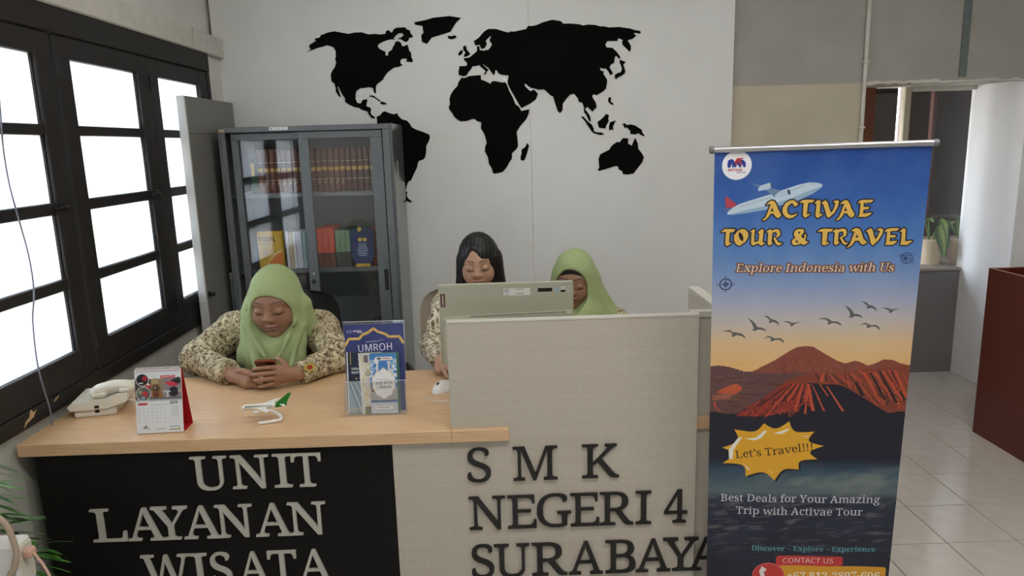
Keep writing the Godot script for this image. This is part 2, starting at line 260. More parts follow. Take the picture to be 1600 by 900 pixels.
# ------------------------------------------------------------------ mesh helpers
class MB:
	var v := PackedVector3Array()
	var n := PackedVector3Array()
	var t := PackedVector2Array()
	var i := PackedInt32Array()

	func tri3(a: Vector3, b: Vector3, c: Vector3, na: Vector3, nb: Vector3, nc: Vector3, ua := Vector2.ZERO, ub := Vector2.ZERO, uc := Vector2.ZERO) -> void:
		var k := v.size()
		v.append(a); v.append(b); v.append(c)
		n.append(na); n.append(nb); n.append(nc)
		t.append(ua); t.append(ub); t.append(uc)
		i.append(k)
		if (c - a).cross(b - a).dot(na + nb + nc) >= 0.0:
			i.append(k + 1); i.append(k + 2)
		else:
			i.append(k + 2); i.append(k + 1)

	func quad(a: Vector3, b: Vector3, c: Vector3, d: Vector3, nn: Vector3, ua := Vector2(0, 1), ub := Vector2(1, 1), uc := Vector2(1, 0), ud := Vector2(0, 0)) -> void:
		tri3(a, b, c, nn, nn, nn, ua, ub, uc)
		tri3(a, c, d, nn, nn, nn, ua, uc, ud)

	func box(s: Vector3, c := Vector3.ZERO, b := 0.002, bs := Basis.IDENTITY) -> void:
		var h := s * 0.5
		b = minf(b, minf(h.x, minf(h.y, h.z)) * 0.9)
		var P := func(x: float, y: float, z: float) -> Vector3: return c + bs * Vector3(x, y, z)
		for ax in 3:
			var a1 := (ax + 1) % 3
			var a2 := (ax + 2) % 3
			for sg: float in [-1.0, 1.0]:
				var q: Array[Vector3] = []
				for e: Vector2 in [Vector2(-1, -1), Vector2(1, -1), Vector2(1, 1), Vector2(-1, 1)]:
					var p := Vector3.ZERO
					p[ax] = sg * h[ax]
					p[a1] = e.x * (h[a1] - b)
					p[a2] = e.y * (h[a2] - b)
					q.append(p)
				var nn := Vector3.ZERO
				nn[ax] = sg
				quad(P.call(q[0].x, q[0].y, q[0].z), P.call(q[1].x, q[1].y, q[1].z), P.call(q[2].x, q[2].y, q[2].z), P.call(q[3].x, q[3].y, q[3].z), bs * nn)
			if b <= 0.00001:
				continue
			for s1: float in [-1.0, 1.0]:
				for s2: float in [-1.0, 1.0]:
					var e0 := Vector3.ZERO
					var e1 := Vector3.ZERO
					var nn2 := Vector3.ZERO
					e0[a1] = s1 * h[a1]; e0[a2] = s2 * (h[a2] - b)
					e1[a1] = s1 * (h[a1] - b); e1[a2] = s2 * h[a2]
					nn2[a1] = s1; nn2[a2] = s2
					var l := Vector3.ZERO
					l[ax] = h[ax] - b
					quad(c + bs * (e0 - l), c + bs * (e0 + l), c + bs * (e1 + l), c + bs * (e1 - l), bs * nn2.normalized())
		if b > 0.00001:
			for sx: float in [-1.0, 1.0]:
				for sy: float in [-1.0, 1.0]:
					for sz: float in [-1.0, 1.0]:
						var nn3 := bs * Vector3(sx, sy, sz).normalized()
						tri3(P.call(sx * h.x, sy * (h.y - b), sz * (h.z - b)), P.call(sx * (h.x - b), sy * h.y, sz * (h.z - b)), P.call(sx * (h.x - b), sy * (h.y - b), sz * h.z), nn3, nn3, nn3)

	func tube(pts: PackedVector3Array, rad: PackedFloat32Array, sides := 10, sq := Vector2.ONE) -> void:
		var m := pts.size()
		var up := Vector3(0.137, 0.91, 0.31).normalized()
		var rings: Array = []
		for k in m:
			var d := (pts[mini(k + 1, m - 1)] - pts[maxi(k - 1, 0)]).normalized()
			var sx := up.cross(d)
			if sx.length() < 0.05:
				sx = Vector3.RIGHT.cross(d)
			sx = sx.normalized()
			var sy := d.cross(sx).normalized()
			up = sy
			var r := rad[mini(k, rad.size() - 1)]
			var ring: Array = []
			for j in sides + 1:
				var a := TAU * j / sides
				var dir := sx * cos(a) * sq.x + sy * sin(a) * sq.y
				ring.append([pts[k] + dir * r, (sx * cos(a) / sq.x + sy * sin(a) / sq.y).normalized()])
			rings.append(ring)
		for k in m - 1:
			for j in sides:
				var A: Array = rings[k][j]
				var B: Array = rings[k][j + 1]
				var C: Array = rings[k + 1][j + 1]
				var D: Array = rings[k + 1][j]
				tri3(A[0], B[0], C[0], A[1], B[1], C[1])
				tri3(A[0], C[0], D[0], A[1], C[1], D[1])
		for e in 2:
			var kk := 0 if e == 0 else m - 1
			var nn := (pts[0] - pts[1]).normalized() if e == 0 else (pts[m - 1] - pts[m - 2]).normalized()
			for j in sides:
				tri3(pts[kk], rings[kk][j][0], rings[kk][j + 1][0], nn, nn, nn)

	# profile of (radius, height) pairs turned round the y axis
	func lathe(pr: Array, seg := 24, c := Vector3.ZERO, bs := Basis.IDENTITY) -> void:
		for k in pr.size() - 1:
			var p: Vector2 = pr[k]
			var q: Vector2 = pr[k + 1]
			var nn := Vector2(q.y - p.y, p.x - q.x)
			nn = nn.normalized()
			for j in seg:
				var a := TAU * j / seg
				var b := TAU * (j + 1) / seg
				var ca := Vector3(cos(a), 0, sin(a))
				var cb := Vector3(cos(b), 0, sin(b))
				var na := bs * (ca * nn.x + Vector3.UP * nn.y)
				var nb := bs * (cb * nn.x + Vector3.UP * nn.y)
				var A := c + bs * (ca * p.x + Vector3.UP * p.y)
				var B := c + bs * (cb * p.x + Vector3.UP * p.y)
				var C := c + bs * (cb * q.x + Vector3.UP * q.y)
				var D := c + bs * (ca * q.x + Vector3.UP * q.y)
				if p.x > 1e-6:
					tri3(A, B, C, na, nb, nb)
				if q.x > 1e-6:
					tri3(A, C, D, na, nb, na)

	# polygon in the xy plane with thickness d towards +z
	func prism(poly: PackedVector2Array, d: float, T := Transform3D.IDENTITY) -> void:
		var ids := Geometry2D.triangulate_polygon(poly)
		var f := T.basis * Vector3(0, 0, 1)
		for k in range(0, ids.size(), 3):
			var a := poly[ids[k]]
			var b := poly[ids[k + 1]]
			var c := poly[ids[k + 2]]
			tri3(T * Vector3(a.x, a.y, d), T * Vector3(b.x, b.y, d), T * Vector3(c.x, c.y, d), f, f, f)
			tri3(T * Vector3(a.x, a.y, 0), T * Vector3(b.x, b.y, 0), T * Vector3(c.x, c.y, 0), -f, -f, -f)
		var cw := -1.0 if Geometry2D.is_polygon_clockwise(poly) else 1.0
		for k in poly.size():
			var a := poly[k]
			var b := poly[(k + 1) % poly.size()]
			var e := (b - a).normalized()
			var nn := T.basis * Vector3(e.y, -e.x, 0) * cw
			quad(T * Vector3(a.x, a.y, 0), T * Vector3(b.x, b.y, 0), T * Vector3(b.x, b.y, d), T * Vector3(a.x, a.y, d), nn)

	# a grid of points (rows of equal length), smooth, with uv over the whole
	func grid(rows: Array, flip := false) -> void:
		var R := rows.size()
		var W: int = rows[0].size()
		var nr: Array = []
		for r in R:
			var ln := PackedVector3Array()
			for c in W:
				var du: Vector3 = rows[r][mini(c + 1, W - 1)] - rows[r][maxi(c - 1, 0)]
				var dv: Vector3 = rows[mini(r + 1, R - 1)][c] - rows[maxi(r - 1, 0)][c]
				var nn := dv.cross(du).normalized()
				ln.append(-nn if flip else nn)
			nr.append(ln)
		for r in R - 1:
			for c in W - 1:
				var uv := func(rr: int, cc: int) -> Vector2: return Vector2(float(cc) / (W - 1), float(rr) / (R - 1))
				tri3(rows[r][c], rows[r][c + 1], rows[r + 1][c + 1], nr[r][c], nr[r][c + 1], nr[r + 1][c + 1], uv.call(r, c), uv.call(r, c + 1), uv.call(r + 1, c + 1))
				tri3(rows[r][c], rows[r + 1][c + 1], rows[r + 1][c], nr[r][c], nr[r + 1][c + 1], nr[r + 1][c], uv.call(r, c), uv.call(r + 1, c + 1), uv.call(r + 1, c))

	func mesh() -> ArrayMesh:
		var a := []
		a.resize(Mesh.ARRAY_MAX)
		a[Mesh.ARRAY_VERTEX] = v
		a[Mesh.ARRAY_NORMAL] = n
		a[Mesh.ARRAY_TEX_UV] = t
		a[Mesh.ARRAY_INDEX] = i
		var m := ArrayMesh.new()
		m.add_surface_from_arrays(Mesh.PRIMITIVE_TRIANGLES, a)
		return m

func rbox(s: Vector3, c := Vector3.ZERO, b := 0.002, bs := Basis.IDENTITY) -> ArrayMesh:
	var m := MB.new()
	m.box(s, c, b, bs)
	return m.mesh()

# box given by two corners
func cbox(a: Vector3, b: Vector3, bev := 0.002) -> ArrayMesh:
	return rbox((b - a).abs(), (a + b) * 0.5, bev)

func tube(pts: Array, r: Variant, sides := 10) -> ArrayMesh:
	var m := MB.new()
	var rr := PackedFloat32Array()
	if r is Array:
		for x: float in r:
			rr.append(x)
	else:
		rr.append(float(r))
	m.tube(PackedVector3Array(pts), rr, sides)
	return m.mesh()

func smooth_path(pts: Array, per := 6) -> Array:
	var out := []
	for k in pts.size() - 1:
		var p0: Vector3 = pts[maxi(k - 1, 0)]
		var p1: Vector3 = pts[k]
		var p2: Vector3 = pts[k + 1]
		var p3: Vector3 = pts[mini(k + 2, pts.size() - 1)]
		for j in per:
			out.append(p1.cubic_interpolate(p2, p0, p3, float(j) / per))
	out.append(pts[-1])
	return out

func round_rect(w: float, h: float, r: float, seg := 5) -> PackedVector2Array:
	var o := PackedVector2Array()
	for q in 4:
		var cx := (w / 2 - r) * (1 if q == 0 or q == 3 else -1)
		var cy := (h / 2 - r) * (1 if q < 2 else -1)
		for k in seg + 1:
			var a := PI / 2 * (q + float(k) / seg)
			o.append(Vector2(cx + r * cos(a), cy + r * sin(a)))
	return o

func prism(poly: PackedVector2Array, d: float, T := Transform3D.IDENTITY) -> ArrayMesh:
	var m := MB.new()
	m.prism(poly, d, T)
	return m.mesh()

# flat list of numbers -> points
func pts2(a: Array, k: float) -> PackedVector2Array:
	var o := PackedVector2Array()
	for j in range(0, a.size(), 2):
		o.append(Vector2(a[j], a[j + 1]) * k)
	return o

# ------------------------------------------------------------------ node helpers
var used := {}

func numbered(s: String) -> String:
	var k: int = used.get(s, 0)
	used[s] = k + 1
	return s if k == 0 else "%s_%03d" % [s, k]

func thing(called: String, label: String, category: String, at := Vector3.ZERO, group := "") -> Node3D:
	var o := Node3D.new()
	o.name = numbered(called)
	add_child(o)
	o.position = at
	o.set_meta("label", label)
	o.set_meta("category", category)
	if group != "":
		o.set_meta("group", group)
	return o

func part(parent: Node, called: String, mesh: Mesh, m: Material, at := Vector3.ZERO, bs := Basis.IDENTITY, label := "") -> MeshInstance3D:
	var o := MeshInstance3D.new()
	o.name = called
	o.mesh = mesh
	o.material_override = m
	o.transform = Transform3D(bs, at)
	o.cast_shadow = GeometryInstance3D.SHADOW_CASTING_SETTING_ON
	parent.add_child(o, true)
	if label != "":
		o.set_meta("label", label)
	return o

func struct(called: String, mesh: Mesh, m: Material, label: String, category: String) -> MeshInstance3D:
	var o := part(self, called, mesh, m)
	o.set_meta("kind", "structure")
	o.set_meta("label", label)
	o.set_meta("category", category)
	return o

func struct_node(called: String, label: String, category: String) -> Node3D:
	var o := thing(called, label, category)
	o.set_meta("kind", "structure")
	return o

# ------------------------------------------------------------------ materials
func mat(c: Color, rough := 0.6, metal := 0.0, spec := 0.5) -> StandardMaterial3D:
	var m := StandardMaterial3D.new()
	m.albedo_color = c
	m.roughness = rough
	m.metallic = metal
	m.metallic_specular = spec
	return m

func rgb(r: float, g: float, b: float) -> Color:
	return Color(r / 255.0, g / 255.0, b / 255.0)

func tex_mat(img: Image, rough := 0.6, spec := 0.5) -> StandardMaterial3D:
	var m := mat(Color.WHITE, rough, 0.0, spec)
	m.albedo_texture = ImageTexture.create_from_image(img)
	return m

# colour noise between two colours laid on by triplanar mapping; sc = metres per repeat on each axis
func grain_mat(a: Color, b: Color, sc: Vector3, rough: float, freq := 0.02, seed := 1, w := 256, h := 256, octaves := 4, gain := 1.0) -> StandardMaterial3D:
	var nz := FastNoiseLite.new()
	nz.seed = seed
	nz.frequency = freq
	nz.noise_type = FastNoiseLite.TYPE_SIMPLEX_SMOOTH
	nz.fractal_octaves = octaves
	var src := nz.get_seamless_image(w, h)
	var img := Image.create(w, h, false, Image.FORMAT_RGB8)
	for y in h:
		for x in w:
			img.set_pixel(x, y, a.lerp(b, clampf((src.get_pixel(x, y).r - 0.5) * gain + 0.5, 0, 1)))
	var m := tex_mat(img, rough)
	m.uv1_triplanar = true
	m.uv1_scale = Vector3(1.0 / sc.x, 1.0 / sc.y, 1.0 / sc.z)
	return m

# ------------------------------------------------------------------ printing: fills polygons and lettering into an image
class Ink:
	var im: Image
	var k: float # pixels per unit
	var W: int
	var H: int

	func _init(w: float, h: float, scale: float, bg := Color.WHITE) -> void:
		k = scale
		W = int(w * k)
		H = int(h * k)
		im = Image.create(W, H, false, Image.FORMAT_RGB8)
		im.fill(bg)

	func rect(x: float, y: float, w: float, h: float, c: Color) -> void:
		im.fill_rect(Rect2i(int(x * k), int(y * k), maxi(int(w * k), 1), maxi(int(h * k), 1)), c)

	func poly(p: PackedVector2Array, c: Color, off := Vector2.ZERO) -> void:
		var m := p.size()
		var y0 := INF
		var y1 := -INF
		for q in p:
			y0 = minf(y0, q.y)
			y1 = maxf(y1, q.y)
		var a := maxi(0, ceili((y0 + off.y) * k - 0.5))
		var b := mini(H - 1, ceili((y1 + off.y) * k - 0.5) - 1)
		for y in range(a, b + 1):
			var yy := (y + 0.5) / k - off.y
			var xs := PackedFloat32Array()
			for j in m:
				var u := p[j]
				var v := p[(j + 1) % m]
				if (u.y <= yy) != (v.y <= yy):
					xs.append(u.x + (yy - u.y) / (v.y - u.y) * (v.x - u.x))
			xs.sort()
			for j in range(0, xs.size() - 1, 2):
				var xa := maxi(0, ceili((xs[j] + off.x) * k - 0.5))
				var xb := mini(W, ceili((xs[j + 1] + off.x) * k - 0.5))
				if xb > xa:
					im.fill_rect(Rect2i(xa, y, xb - xa, 1), c)

	func grown(p: PackedVector2Array, c: Color, r: float) -> void:
		for j in 14:
			poly(p, c, Vector2.from_angle(TAU * j / 14) * r)
		poly(p, c)

	func disc(c: Vector2, r: float, col: Color, sy := 1.0) -> void:
		var p := PackedVector2Array()
		for j in 40:
			p.append(c + Vector2(cos(TAU * j / 40), sin(TAU * j / 40) * sy) * r)
		poly(p, col)

	func ring(c: Vector2, r: float, w: float, col: Color, sx := 1.0, sy := 1.0) -> void:
		for j in 40:
			var a := TAU * j / 40
			var b := TAU * (j + 1.2) / 40
			var u := Vector2(cos(a) * sx, sin(a) * sy)
			var v := Vector2(cos(b) * sx, sin(b) * sy)
			poly(PackedVector2Array([c + u * (r - w / 2), c + v * (r - w / 2), c + v * (r + w / 2), c + u * (r + w / 2)]), col)

	func line(a: Vector2, b: Vector2, w: float, col: Color) -> void:
		var e := (b - a).normalized().orthogonal() * w / 2
		poly(PackedVector2Array([a + e, b + e, b - e, a - e]), col)

	func done(div: int) -> Image:
		im.resize(W / div, H / div, Image.INTERPOLATE_LANCZOS)
		return im

var fonts := {}

func font(kind: String) -> SystemFont:
	if not fonts.has(kind):
		var f := SystemFont.new()
		f.font_names = PackedStringArray([{"s": "Droid Serif", "S": "Droid Serif", "a": "Droid Sans", "A": "Droid Sans", "m": "Droid Sans Mono"}[kind]])
		if kind == "S" or kind == "A":
			f.font_weight = 700
		fonts[kind] = f
	return fonts[kind]

var glyph_cache := {}

# triangles of a word, baseline at y = 0 and cap height 1, left edge at x = 0; [points, width]
func word(s: String, kind: String) -> Array:
	var key := kind + s
	if glyph_cache.has(key):
		return glyph_cache[key]
	var raw := func(x: String) -> PackedVector2Array:
		var tm := TextMesh.new()
		tm.font = font(kind)
		tm.font_size = 64
		tm.pixel_size = 1.0
		tm.depth = 0.0
		tm.curve_step = 1.0
		tm.text = x
		tm.horizontal_alignment = HORIZONTAL_ALIGNMENT_LEFT
		var ar := tm.get_mesh_arrays()
		var vs: PackedVector3Array = ar[Mesh.ARRAY_VERTEX]
		var ix: PackedInt32Array = ar[Mesh.ARRAY_INDEX]
		var o := PackedVector2Array()
		if ix.size() > 0:
			for q in ix:
				o.append(Vector2(vs[q].x, vs[q].y))
		else:
			for q in vs:
				o.append(Vector2(q.x, q.y))
		return o
	var ref: PackedVector2Array = raw.call("I")
	var b0 := INF
	var b1 := -INF
	for q in ref:
		b0 = minf(b0, q.y)
		b1 = maxf(b1, q.y)
	var g: PackedVector2Array = raw.call(s)
	var x0 := INF
	var x1 := -INF
	for q in g:
		x0 = minf(x0, q.x)
		x1 = maxf(x1, q.x)
	var sc := 1.0 / (b1 - b0)
	for j in g.size():
		g[j] = Vector2((g[j].x - x0) * sc, (g[j].y - b0) * sc)
	glyph_cache[key] = [g, (x1 - x0) * sc]
	return glyph_cache[key]

# write a word from point a to point b along its baseline, cap height ch
func write(ink: Ink, s: String, kind: String, a: Vector2, b: Vector2, ch: float, col: Color, skew := 0.0, edge := 0.0, edge_col := Color.BLACK) -> void:
	var w: Array = word(s, kind)
	var g: PackedVector2Array = w[0]
	var dir := (b - a) / float(w[1])
	var up := Vector2((b - a).y, -(b - a).x).normalized() * ch
	var offs := [Vector2.ZERO]
	var pts := PackedVector2Array()
	for q in g:
		pts.append(a + dir * q.x + up * q.y + (b - a).normalized() * skew * ch * q.y)
	if edge > 0.0:
		for j in 12:
			var o := Vector2.from_angle(TAU * j / 12) * edge
			for q in range(0, pts.size(), 3):
				ink.poly(PackedVector2Array([pts[q], pts[q + 1], pts[q + 2]]), edge_col, o)
	for q in range(0, pts.size(), 3):
		ink.poly(PackedVector2Array([pts[q], pts[q + 1], pts[q + 2]]), col)

# ------------------------------------------------------------------ bodies and cloth: a distance field meshed as surface nets
class Sdf:
	var lo: Vector3
	var h: float
	var nx: int
	var ny: int
	var nz: int
	var f: PackedFloat32Array

	func _init(a: Vector3, b: Vector3, cell: float) -> void:
		h = cell
		lo = a
		nx = int((b.x - a.x) / h) + 2
		ny = int((b.y - a.y) / h) + 2
		nz = int((b.z - a.z) / h) + 2
		f = PackedFloat32Array()
		f.resize(nx * ny * nz)
		f.fill(1.0)

	func _rng(a: Vector3, b: Vector3, m: float) -> Array:
		var p := ((a - Vector3(m, m, m) - lo) / h).floor()
		var q := ((b + Vector3(m, m, m) - lo) / h).ceil()
		return [clampi(int(p.x), 0, nx), clampi(int(q.x) + 1, 0, nx), clampi(int(p.y), 0, ny), clampi(int(q.y) + 1, 0, ny), clampi(int(p.z), 0, nz), clampi(int(q.z) + 1, 0, nz)]

	# tapered capsule; op 0 joins, 1 cuts; s stretches space; pn, pd clip by the half space pn.p < pd
	func cap(a: Vector3, b: Vector3, ra: float, rb: float, k := 0.01, op := 0, s := Vector3.ONE, pn := Vector3.ZERO, pd := 0.0) -> void:
		var r := maxf(ra, rb)
		var big := Vector3(r / s.x, r / s.y, r / s.z)
		var g := _rng(a.min(b) - big, a.max(b) + big, k + 2.5 * h)
		var A := a * s
		var ab := b * s - A
		var inv := 1.0 / maxf(ab.length_squared(), 1e-9)
		var dr := rb - ra
		var clip := pn != Vector3.ZERO
		var sm := 1.0 / maxf(s.x, maxf(s.y, s.z))
		for z: int in range(g[4], g[5]):
			for y: int in range(g[2], g[3]):
				var at := (z * ny + y) * nx
				var p := Vector3(0, lo.y + y * h, lo.z + z * h)
				for x: int in range(g[0], g[1]):
					p.x = lo.x + x * h
					var q := p * s - A
					var t := clampf(q.dot(ab) * inv, 0.0, 1.0)
					var d := ((q - ab * t).length() - (ra + dr * t)) * sm
					if clip:
						d = maxf(d, p.dot(pn) - pd)
					var o := f[at + x]
					if op == 0:
						var e := maxf(k - absf(o - d), 0.0) / k
						f[at + x] = minf(o, d) - e * e * k * 0.25
					else:
						var e2 := maxf(k - absf(o + d), 0.0) / k
						f[at + x] = maxf(o, -d) + e2 * e2 * k * 0.25

	func ell(c: Vector3, r: Vector3, k := 0.01, op := 0, bs := Basis.IDENTITY) -> void:
		var R := maxf(r.x, maxf(r.y, r.z))
		var ext := Vector3(R, R, R)
		if bs == Basis.IDENTITY:
			ext = r
		var g := _rng(c - ext, c + ext, k + 2.5 * h)
		var bt := bs.transposed()
		var ir := Vector3(1.0 / r.x, 1.0 / r.y, 1.0 / r.z)
		for z: int in range(g[4], g[5]):
			for y: int in range(g[2], g[3]):
				var at := (z * ny + y) * nx
				var p := Vector3(0, lo.y + y * h, lo.z + z * h)
				for x: int in range(g[0], g[1]):
					p.x = lo.x + x * h
					var q := bt * (p - c)
					var u := q * ir
					var k0 := u.length()
					var d := k0 * (k0 - 1.0) / maxf((u * ir).length(), 1e-6)
					var o := f[at + x]
					if op == 0:
						var e := maxf(k - absf(o - d), 0.0) / k
						f[at + x] = minf(o, d) - e * e * k * 0.25
					else:
						var e2 := maxf(k - absf(o + d), 0.0) / k
						f[at + x] = maxf(o, -d) + e2 * e2 * k * 0.25

	# moves the surface by fn(position)
	func ripple(fn: Callable, reach := 0.03) -> void:
		for z in nz:
			for y in ny:
				var at := (z * ny + y) * nx
				for x in nx:
					var o := f[at + x]
					if absf(o) < reach:
						f[at + x] = o + float(fn.call(lo + Vector3(x, y, z) * h))

	# adds the surface to arrays [vertices, normals, colours, indices]
	func net(out: Array, off := Vector3.ZERO, paint: Variant = null) -> void:
		var vs: PackedVector3Array = out[0]
		var ns: PackedVector3Array = out[1]
		var cs: PackedColorArray = out[2]
		var ix: PackedInt32Array = out[3]
		var id := PackedInt32Array()
		id.resize(nx * ny * nz)
		id.fill(-1)
		var sy := nx
		var sz := nx * ny
		var far := h * 3.0
		var c := PackedFloat32Array()
		c.resize(8)
		for z in nz - 1:
			for y in ny - 1:
				var at := (z * ny + y) * nx
				for x in nx - 1:
					var i0 := at + x
					var v0 := f[i0]
					if v0 > far or v0 < -far:
						continue
					c[0] = v0
					c[1] = f[i0 + 1]
					c[2] = f[i0 + sy]
					c[3] = f[i0 + sy + 1]
					c[4] = f[i0 + sz]
					c[5] = f[i0 + sz + 1]
					c[6] = f[i0 + sz + sy]
					c[7] = f[i0 + sz + sy + 1]
					var neg := 0
					for j in 8:
						if c[j] < 0.0:
							neg += 1
					if neg == 0 or neg == 8:
						continue
					var sum := Vector3.ZERO
					var cnt := 0
					for j in 8:
						for b in 3:
							var j2 := j | (1 << b)
							if j2 == j:
								continue
							if (c[j] < 0.0) == (c[j2] < 0.0):
								continue
							var t := c[j] / (c[j] - c[j2])
							var p := Vector3(j & 1, (j >> 1) & 1, (j >> 2) & 1)
							p[b] = t
							sum += p
							cnt += 1
					var pos := lo + (Vector3(x, y, z) + sum / cnt) * h
					var gr := Vector3(c[1] + c[3] + c[5] + c[7] - c[0] - c[2] - c[4] - c[6], c[2] + c[3] + c[6] + c[7] - c[0] - c[1] - c[4] - c[5], c[4] + c[5] + c[6] + c[7] - c[0] - c[1] - c[2] - c[3])
					id[i0] = vs.size()
					vs.append(pos - off)
					ns.append(gr.normalized())
					cs.append(paint.call(pos) if paint != null else Color.WHITE)
		var st := [1, sy, sz]
		for z in range(1, nz - 1):
			for y in range(1, ny - 1):
				var at := (z * ny + y) * nx
				for x in range(1, nx - 1):
					var i0 := at + x
					if id[i0] < 0:
						continue
					var v0 := f[i0]
					for b in 3:
						var v1 := f[i0 + st[b]]
						if (v0 < 0.0) == (v1 < 0.0):
							continue
						var u: int = st[(b + 1) % 3]
						var w: int = st[(b + 2) % 3]
						var a0 := id[i0]
						var a1 := id[i0 - u]
						var a2 := id[i0 - u - w]
						var a3 := id[i0 - w]
						if a1 < 0 or a2 < 0 or a3 < 0:
							continue
						# front faces run clockwise
						if v0 < 0.0:
							ix.append_array(PackedInt32Array([a0, a2, a1, a0, a3, a2]))
						else:
							ix.append_array(PackedInt32Array([a0, a1, a2, a0, a2, a3]))
		out[0] = vs
		out[1] = ns
		out[2] = cs
		out[3] = ix

func net_mesh(fields: Array, off: Vector3, paint: Variant = null) -> ArrayMesh:
	var out := [PackedVector3Array(), PackedVector3Array(), PackedColorArray(), PackedInt32Array()]
	for s: Sdf in fields:
		s.net(out, off, paint)
	var a := []
	a.resize(Mesh.ARRAY_MAX)
	a[Mesh.ARRAY_VERTEX] = out[0]
	a[Mesh.ARRAY_NORMAL] = out[1]
	a[Mesh.ARRAY_COLOR] = out[2]
	a[Mesh.ARRAY_INDEX] = out[3]
	var m := ArrayMesh.new()
	m.add_surface_from_arrays(Mesh.PRIMITIVE_TRIANGLES, a)
	return m

# ------------------------------------------------------------------ the room
func build_room() -> void:
	# ceiling, floor slab under the tiles
	struct("ceiling", cbox(Vector3(-1.9, 3.28, -5.0), Vector3(4.4, 3.4, 3.3), 0.0), M.ceiling, "plain white ceiling over the whole office", "ceiling")
	var fl := struct("floor", cbox(Vector3(-1.9, -0.15, -5.0), Vector3(4.4, -0.004, 3.3), 0.0), M.grout, "floor of pale glossy square tiles with dark joints", "floor")
	var sx := 0.293
	var sz := 0.308
	var proto: Array[Mesh] = []
	proto.append(rbox(Vector3(sx - 0.004, 0.012, sz - 0.004), Vector3(0, -0.006, 0), 0.0012))
	var rest := MB.new()
	for ix in range(-11, 9):
		for iz in range(-8, 26):
			var c := Vector3(1.82 + (ix + 0.5) * sx, 0, -2.718 + (iz + 0.5) * sz)
			if c.x < WALL_X or c.z > 2.9:
				continue
			if c.x > 0.6 and c.x < 3.9 and c.z < -1.4:
				part(fl, "tile", proto[0], M.tile, c)
			else:
				rest.box(Vector3(sx - 0.004, 0.012, sz - 0.004), c - Vector3(0, 0.006, 0), 0.0)
	var rs := part(fl, "tiles_beyond", rest.mesh(), M.tile)
	rs.set_meta("kind", "stuff")

	# back wall: two boards with a thin joint, standing proud of the masonry
	var bw := struct_node("wall_back", "smooth pale grey board wall that carries the black world map", "wall")
	for e: Array in [[-1.62, 0.1966], [0.1974, 1.392]]:
		part(bw, "wall_board", cbox(Vector3(e[0], 0, -4.42), Vector3(e[1], 3.3, BACK_Z), 0.0008), M.map_wall)

	# far wall right of the boards: grey above, cream below 1.98 m
	var fw := struct_node("wall_far", "masonry wall painted grey above and cream below, behind the banner", "wall")
	part(fw, "upper_paint", cbox(Vector3(1.2, 1.98, -4.62), Vector3(4.4, 3.3, -4.42), 0.0), M.grey_wall)
	part(fw, "lower_paint", cbox(Vector3(1.2, 0, -4.62), Vector3(2.2, 1.98, -4.42), 0.0), M.cream_wall)
	part(fw, "masonry", cbox(Vector3(-1.9, 0, -4.62), Vector3(1.2, 3.3, -4.42), 0.0), M.grey_wall)
	part(fw, "lower_paint", cbox(Vector3(3.30, 0, -4.95), Vector3(4.4, 1.98, -4.42), 0.0), M.grey_wall)
	# uneven plaster lip along the edge of the opening
	var lip := MB.new()
	var rng := RandomNumberGenerator.new()
	rng.seed = 5
	var path := PackedVector3Array()
	var rad := PackedFloat32Array()
	for k in 30:
		path.append(Vector3(2.18 + k * 0.04, 1.975 + rng.randf_range(-0.006, 0.006), -4.42))
		rad.append(rng.randf_range(0.006, 0.016))
	lip.tube(path, rad, 7)
	part(fw, "plaster_lip", lip.mesh(), M.beam)
	var pipe := struct_node("trim_1", "thin painted conduit running up the far wall", "conduit")
	part(pipe, "conduit", tube([Vector3(2.185, 0.0, -4.405), Vector3(2.185, 3.28, -4.405)], 0.012, 12), M.beam)
	for y: float in [0.9, 1.72, 2.1, 2.6]:
		part(pipe, "clip", rbox(Vector3(0.034, 0.012, 0.028), Vector3(2.185, y, -4.407), 0.002), M.beam)
	struct("trim_2", cbox(Vector3(2.752, 2.0, -4.428), Vector3(2.796, 3.28, -4.408), 0.002), mat(rgb(110, 120, 118), 0.6), "grey green flat duct running up the wall above the opening", "duct")

	# left wall round the window band (0.81 - 2.21 m)
	var lw := struct_node("wall_left", "painted wall under and over the row of dark windows", "wall")
	part(lw, "wall_below_window", cbox(Vector3(-1.75, 0, -4.42), Vector3(WALL_X, 0.81, 3.2), 0.0), M.lower_wall)
	part(lw, "wall_above_window", cbox(Vector3(-1.80, 2.2, -4.42), Vector3(WALL_X - 0.05, 3.3, 3.2), 0.0), M.wall)
	part(lw, "corner_pier", cbox(Vector3(-1.75, 0.81, -4.42), Vector3(WALL_X, 2.21, -4.155), 0.003), M.wall)
	part(lw, "end_pier", cbox(Vector3(-1.75, 0.81, -1.99), Vector3(WALL_X, 2.21, 3.2), 0.0), M.wall)
	var bm := struct_node("trim_3", "cream concrete lintel beam above the dark windows", "beam")
	part(bm, "lintel", cbox(Vector3(-1.72, 2.21, -4.385), Vector3(WALL_X + 0.03, 2.318, 3.2), 0.006), M.beam)
	part(bm, "lintel_joint", cbox(Vector3(WALL_X + 0.0295, 2.225, -3.957), Vector3(WALL_X + 0.0305, 2.318, -3.954), 0.0), M.grout)

	# right wall, and the wall behind the camera with its big daylight opening
	struct("wall_right", cbox(Vector3(4.2, 0, -4.9), Vector3(4.4, 3.3, 3.3), 0.0), M.wall, "plain painted side wall of the office", "wall")
	var front := struct_node("wall_front", "plain wall with one frosted window, opposite the map wall", "wall")
	part(front, "wall_pier", cbox(Vector3(-1.9, 0, 3.0), Vector3(-1.3, 3.3, 3.2), 0.0), M.wall)
	part(front, "wall_pier", cbox(Vector3(0.5, 0, 3.0), Vector3(4.4, 3.3, 3.2), 0.0), M.wall)
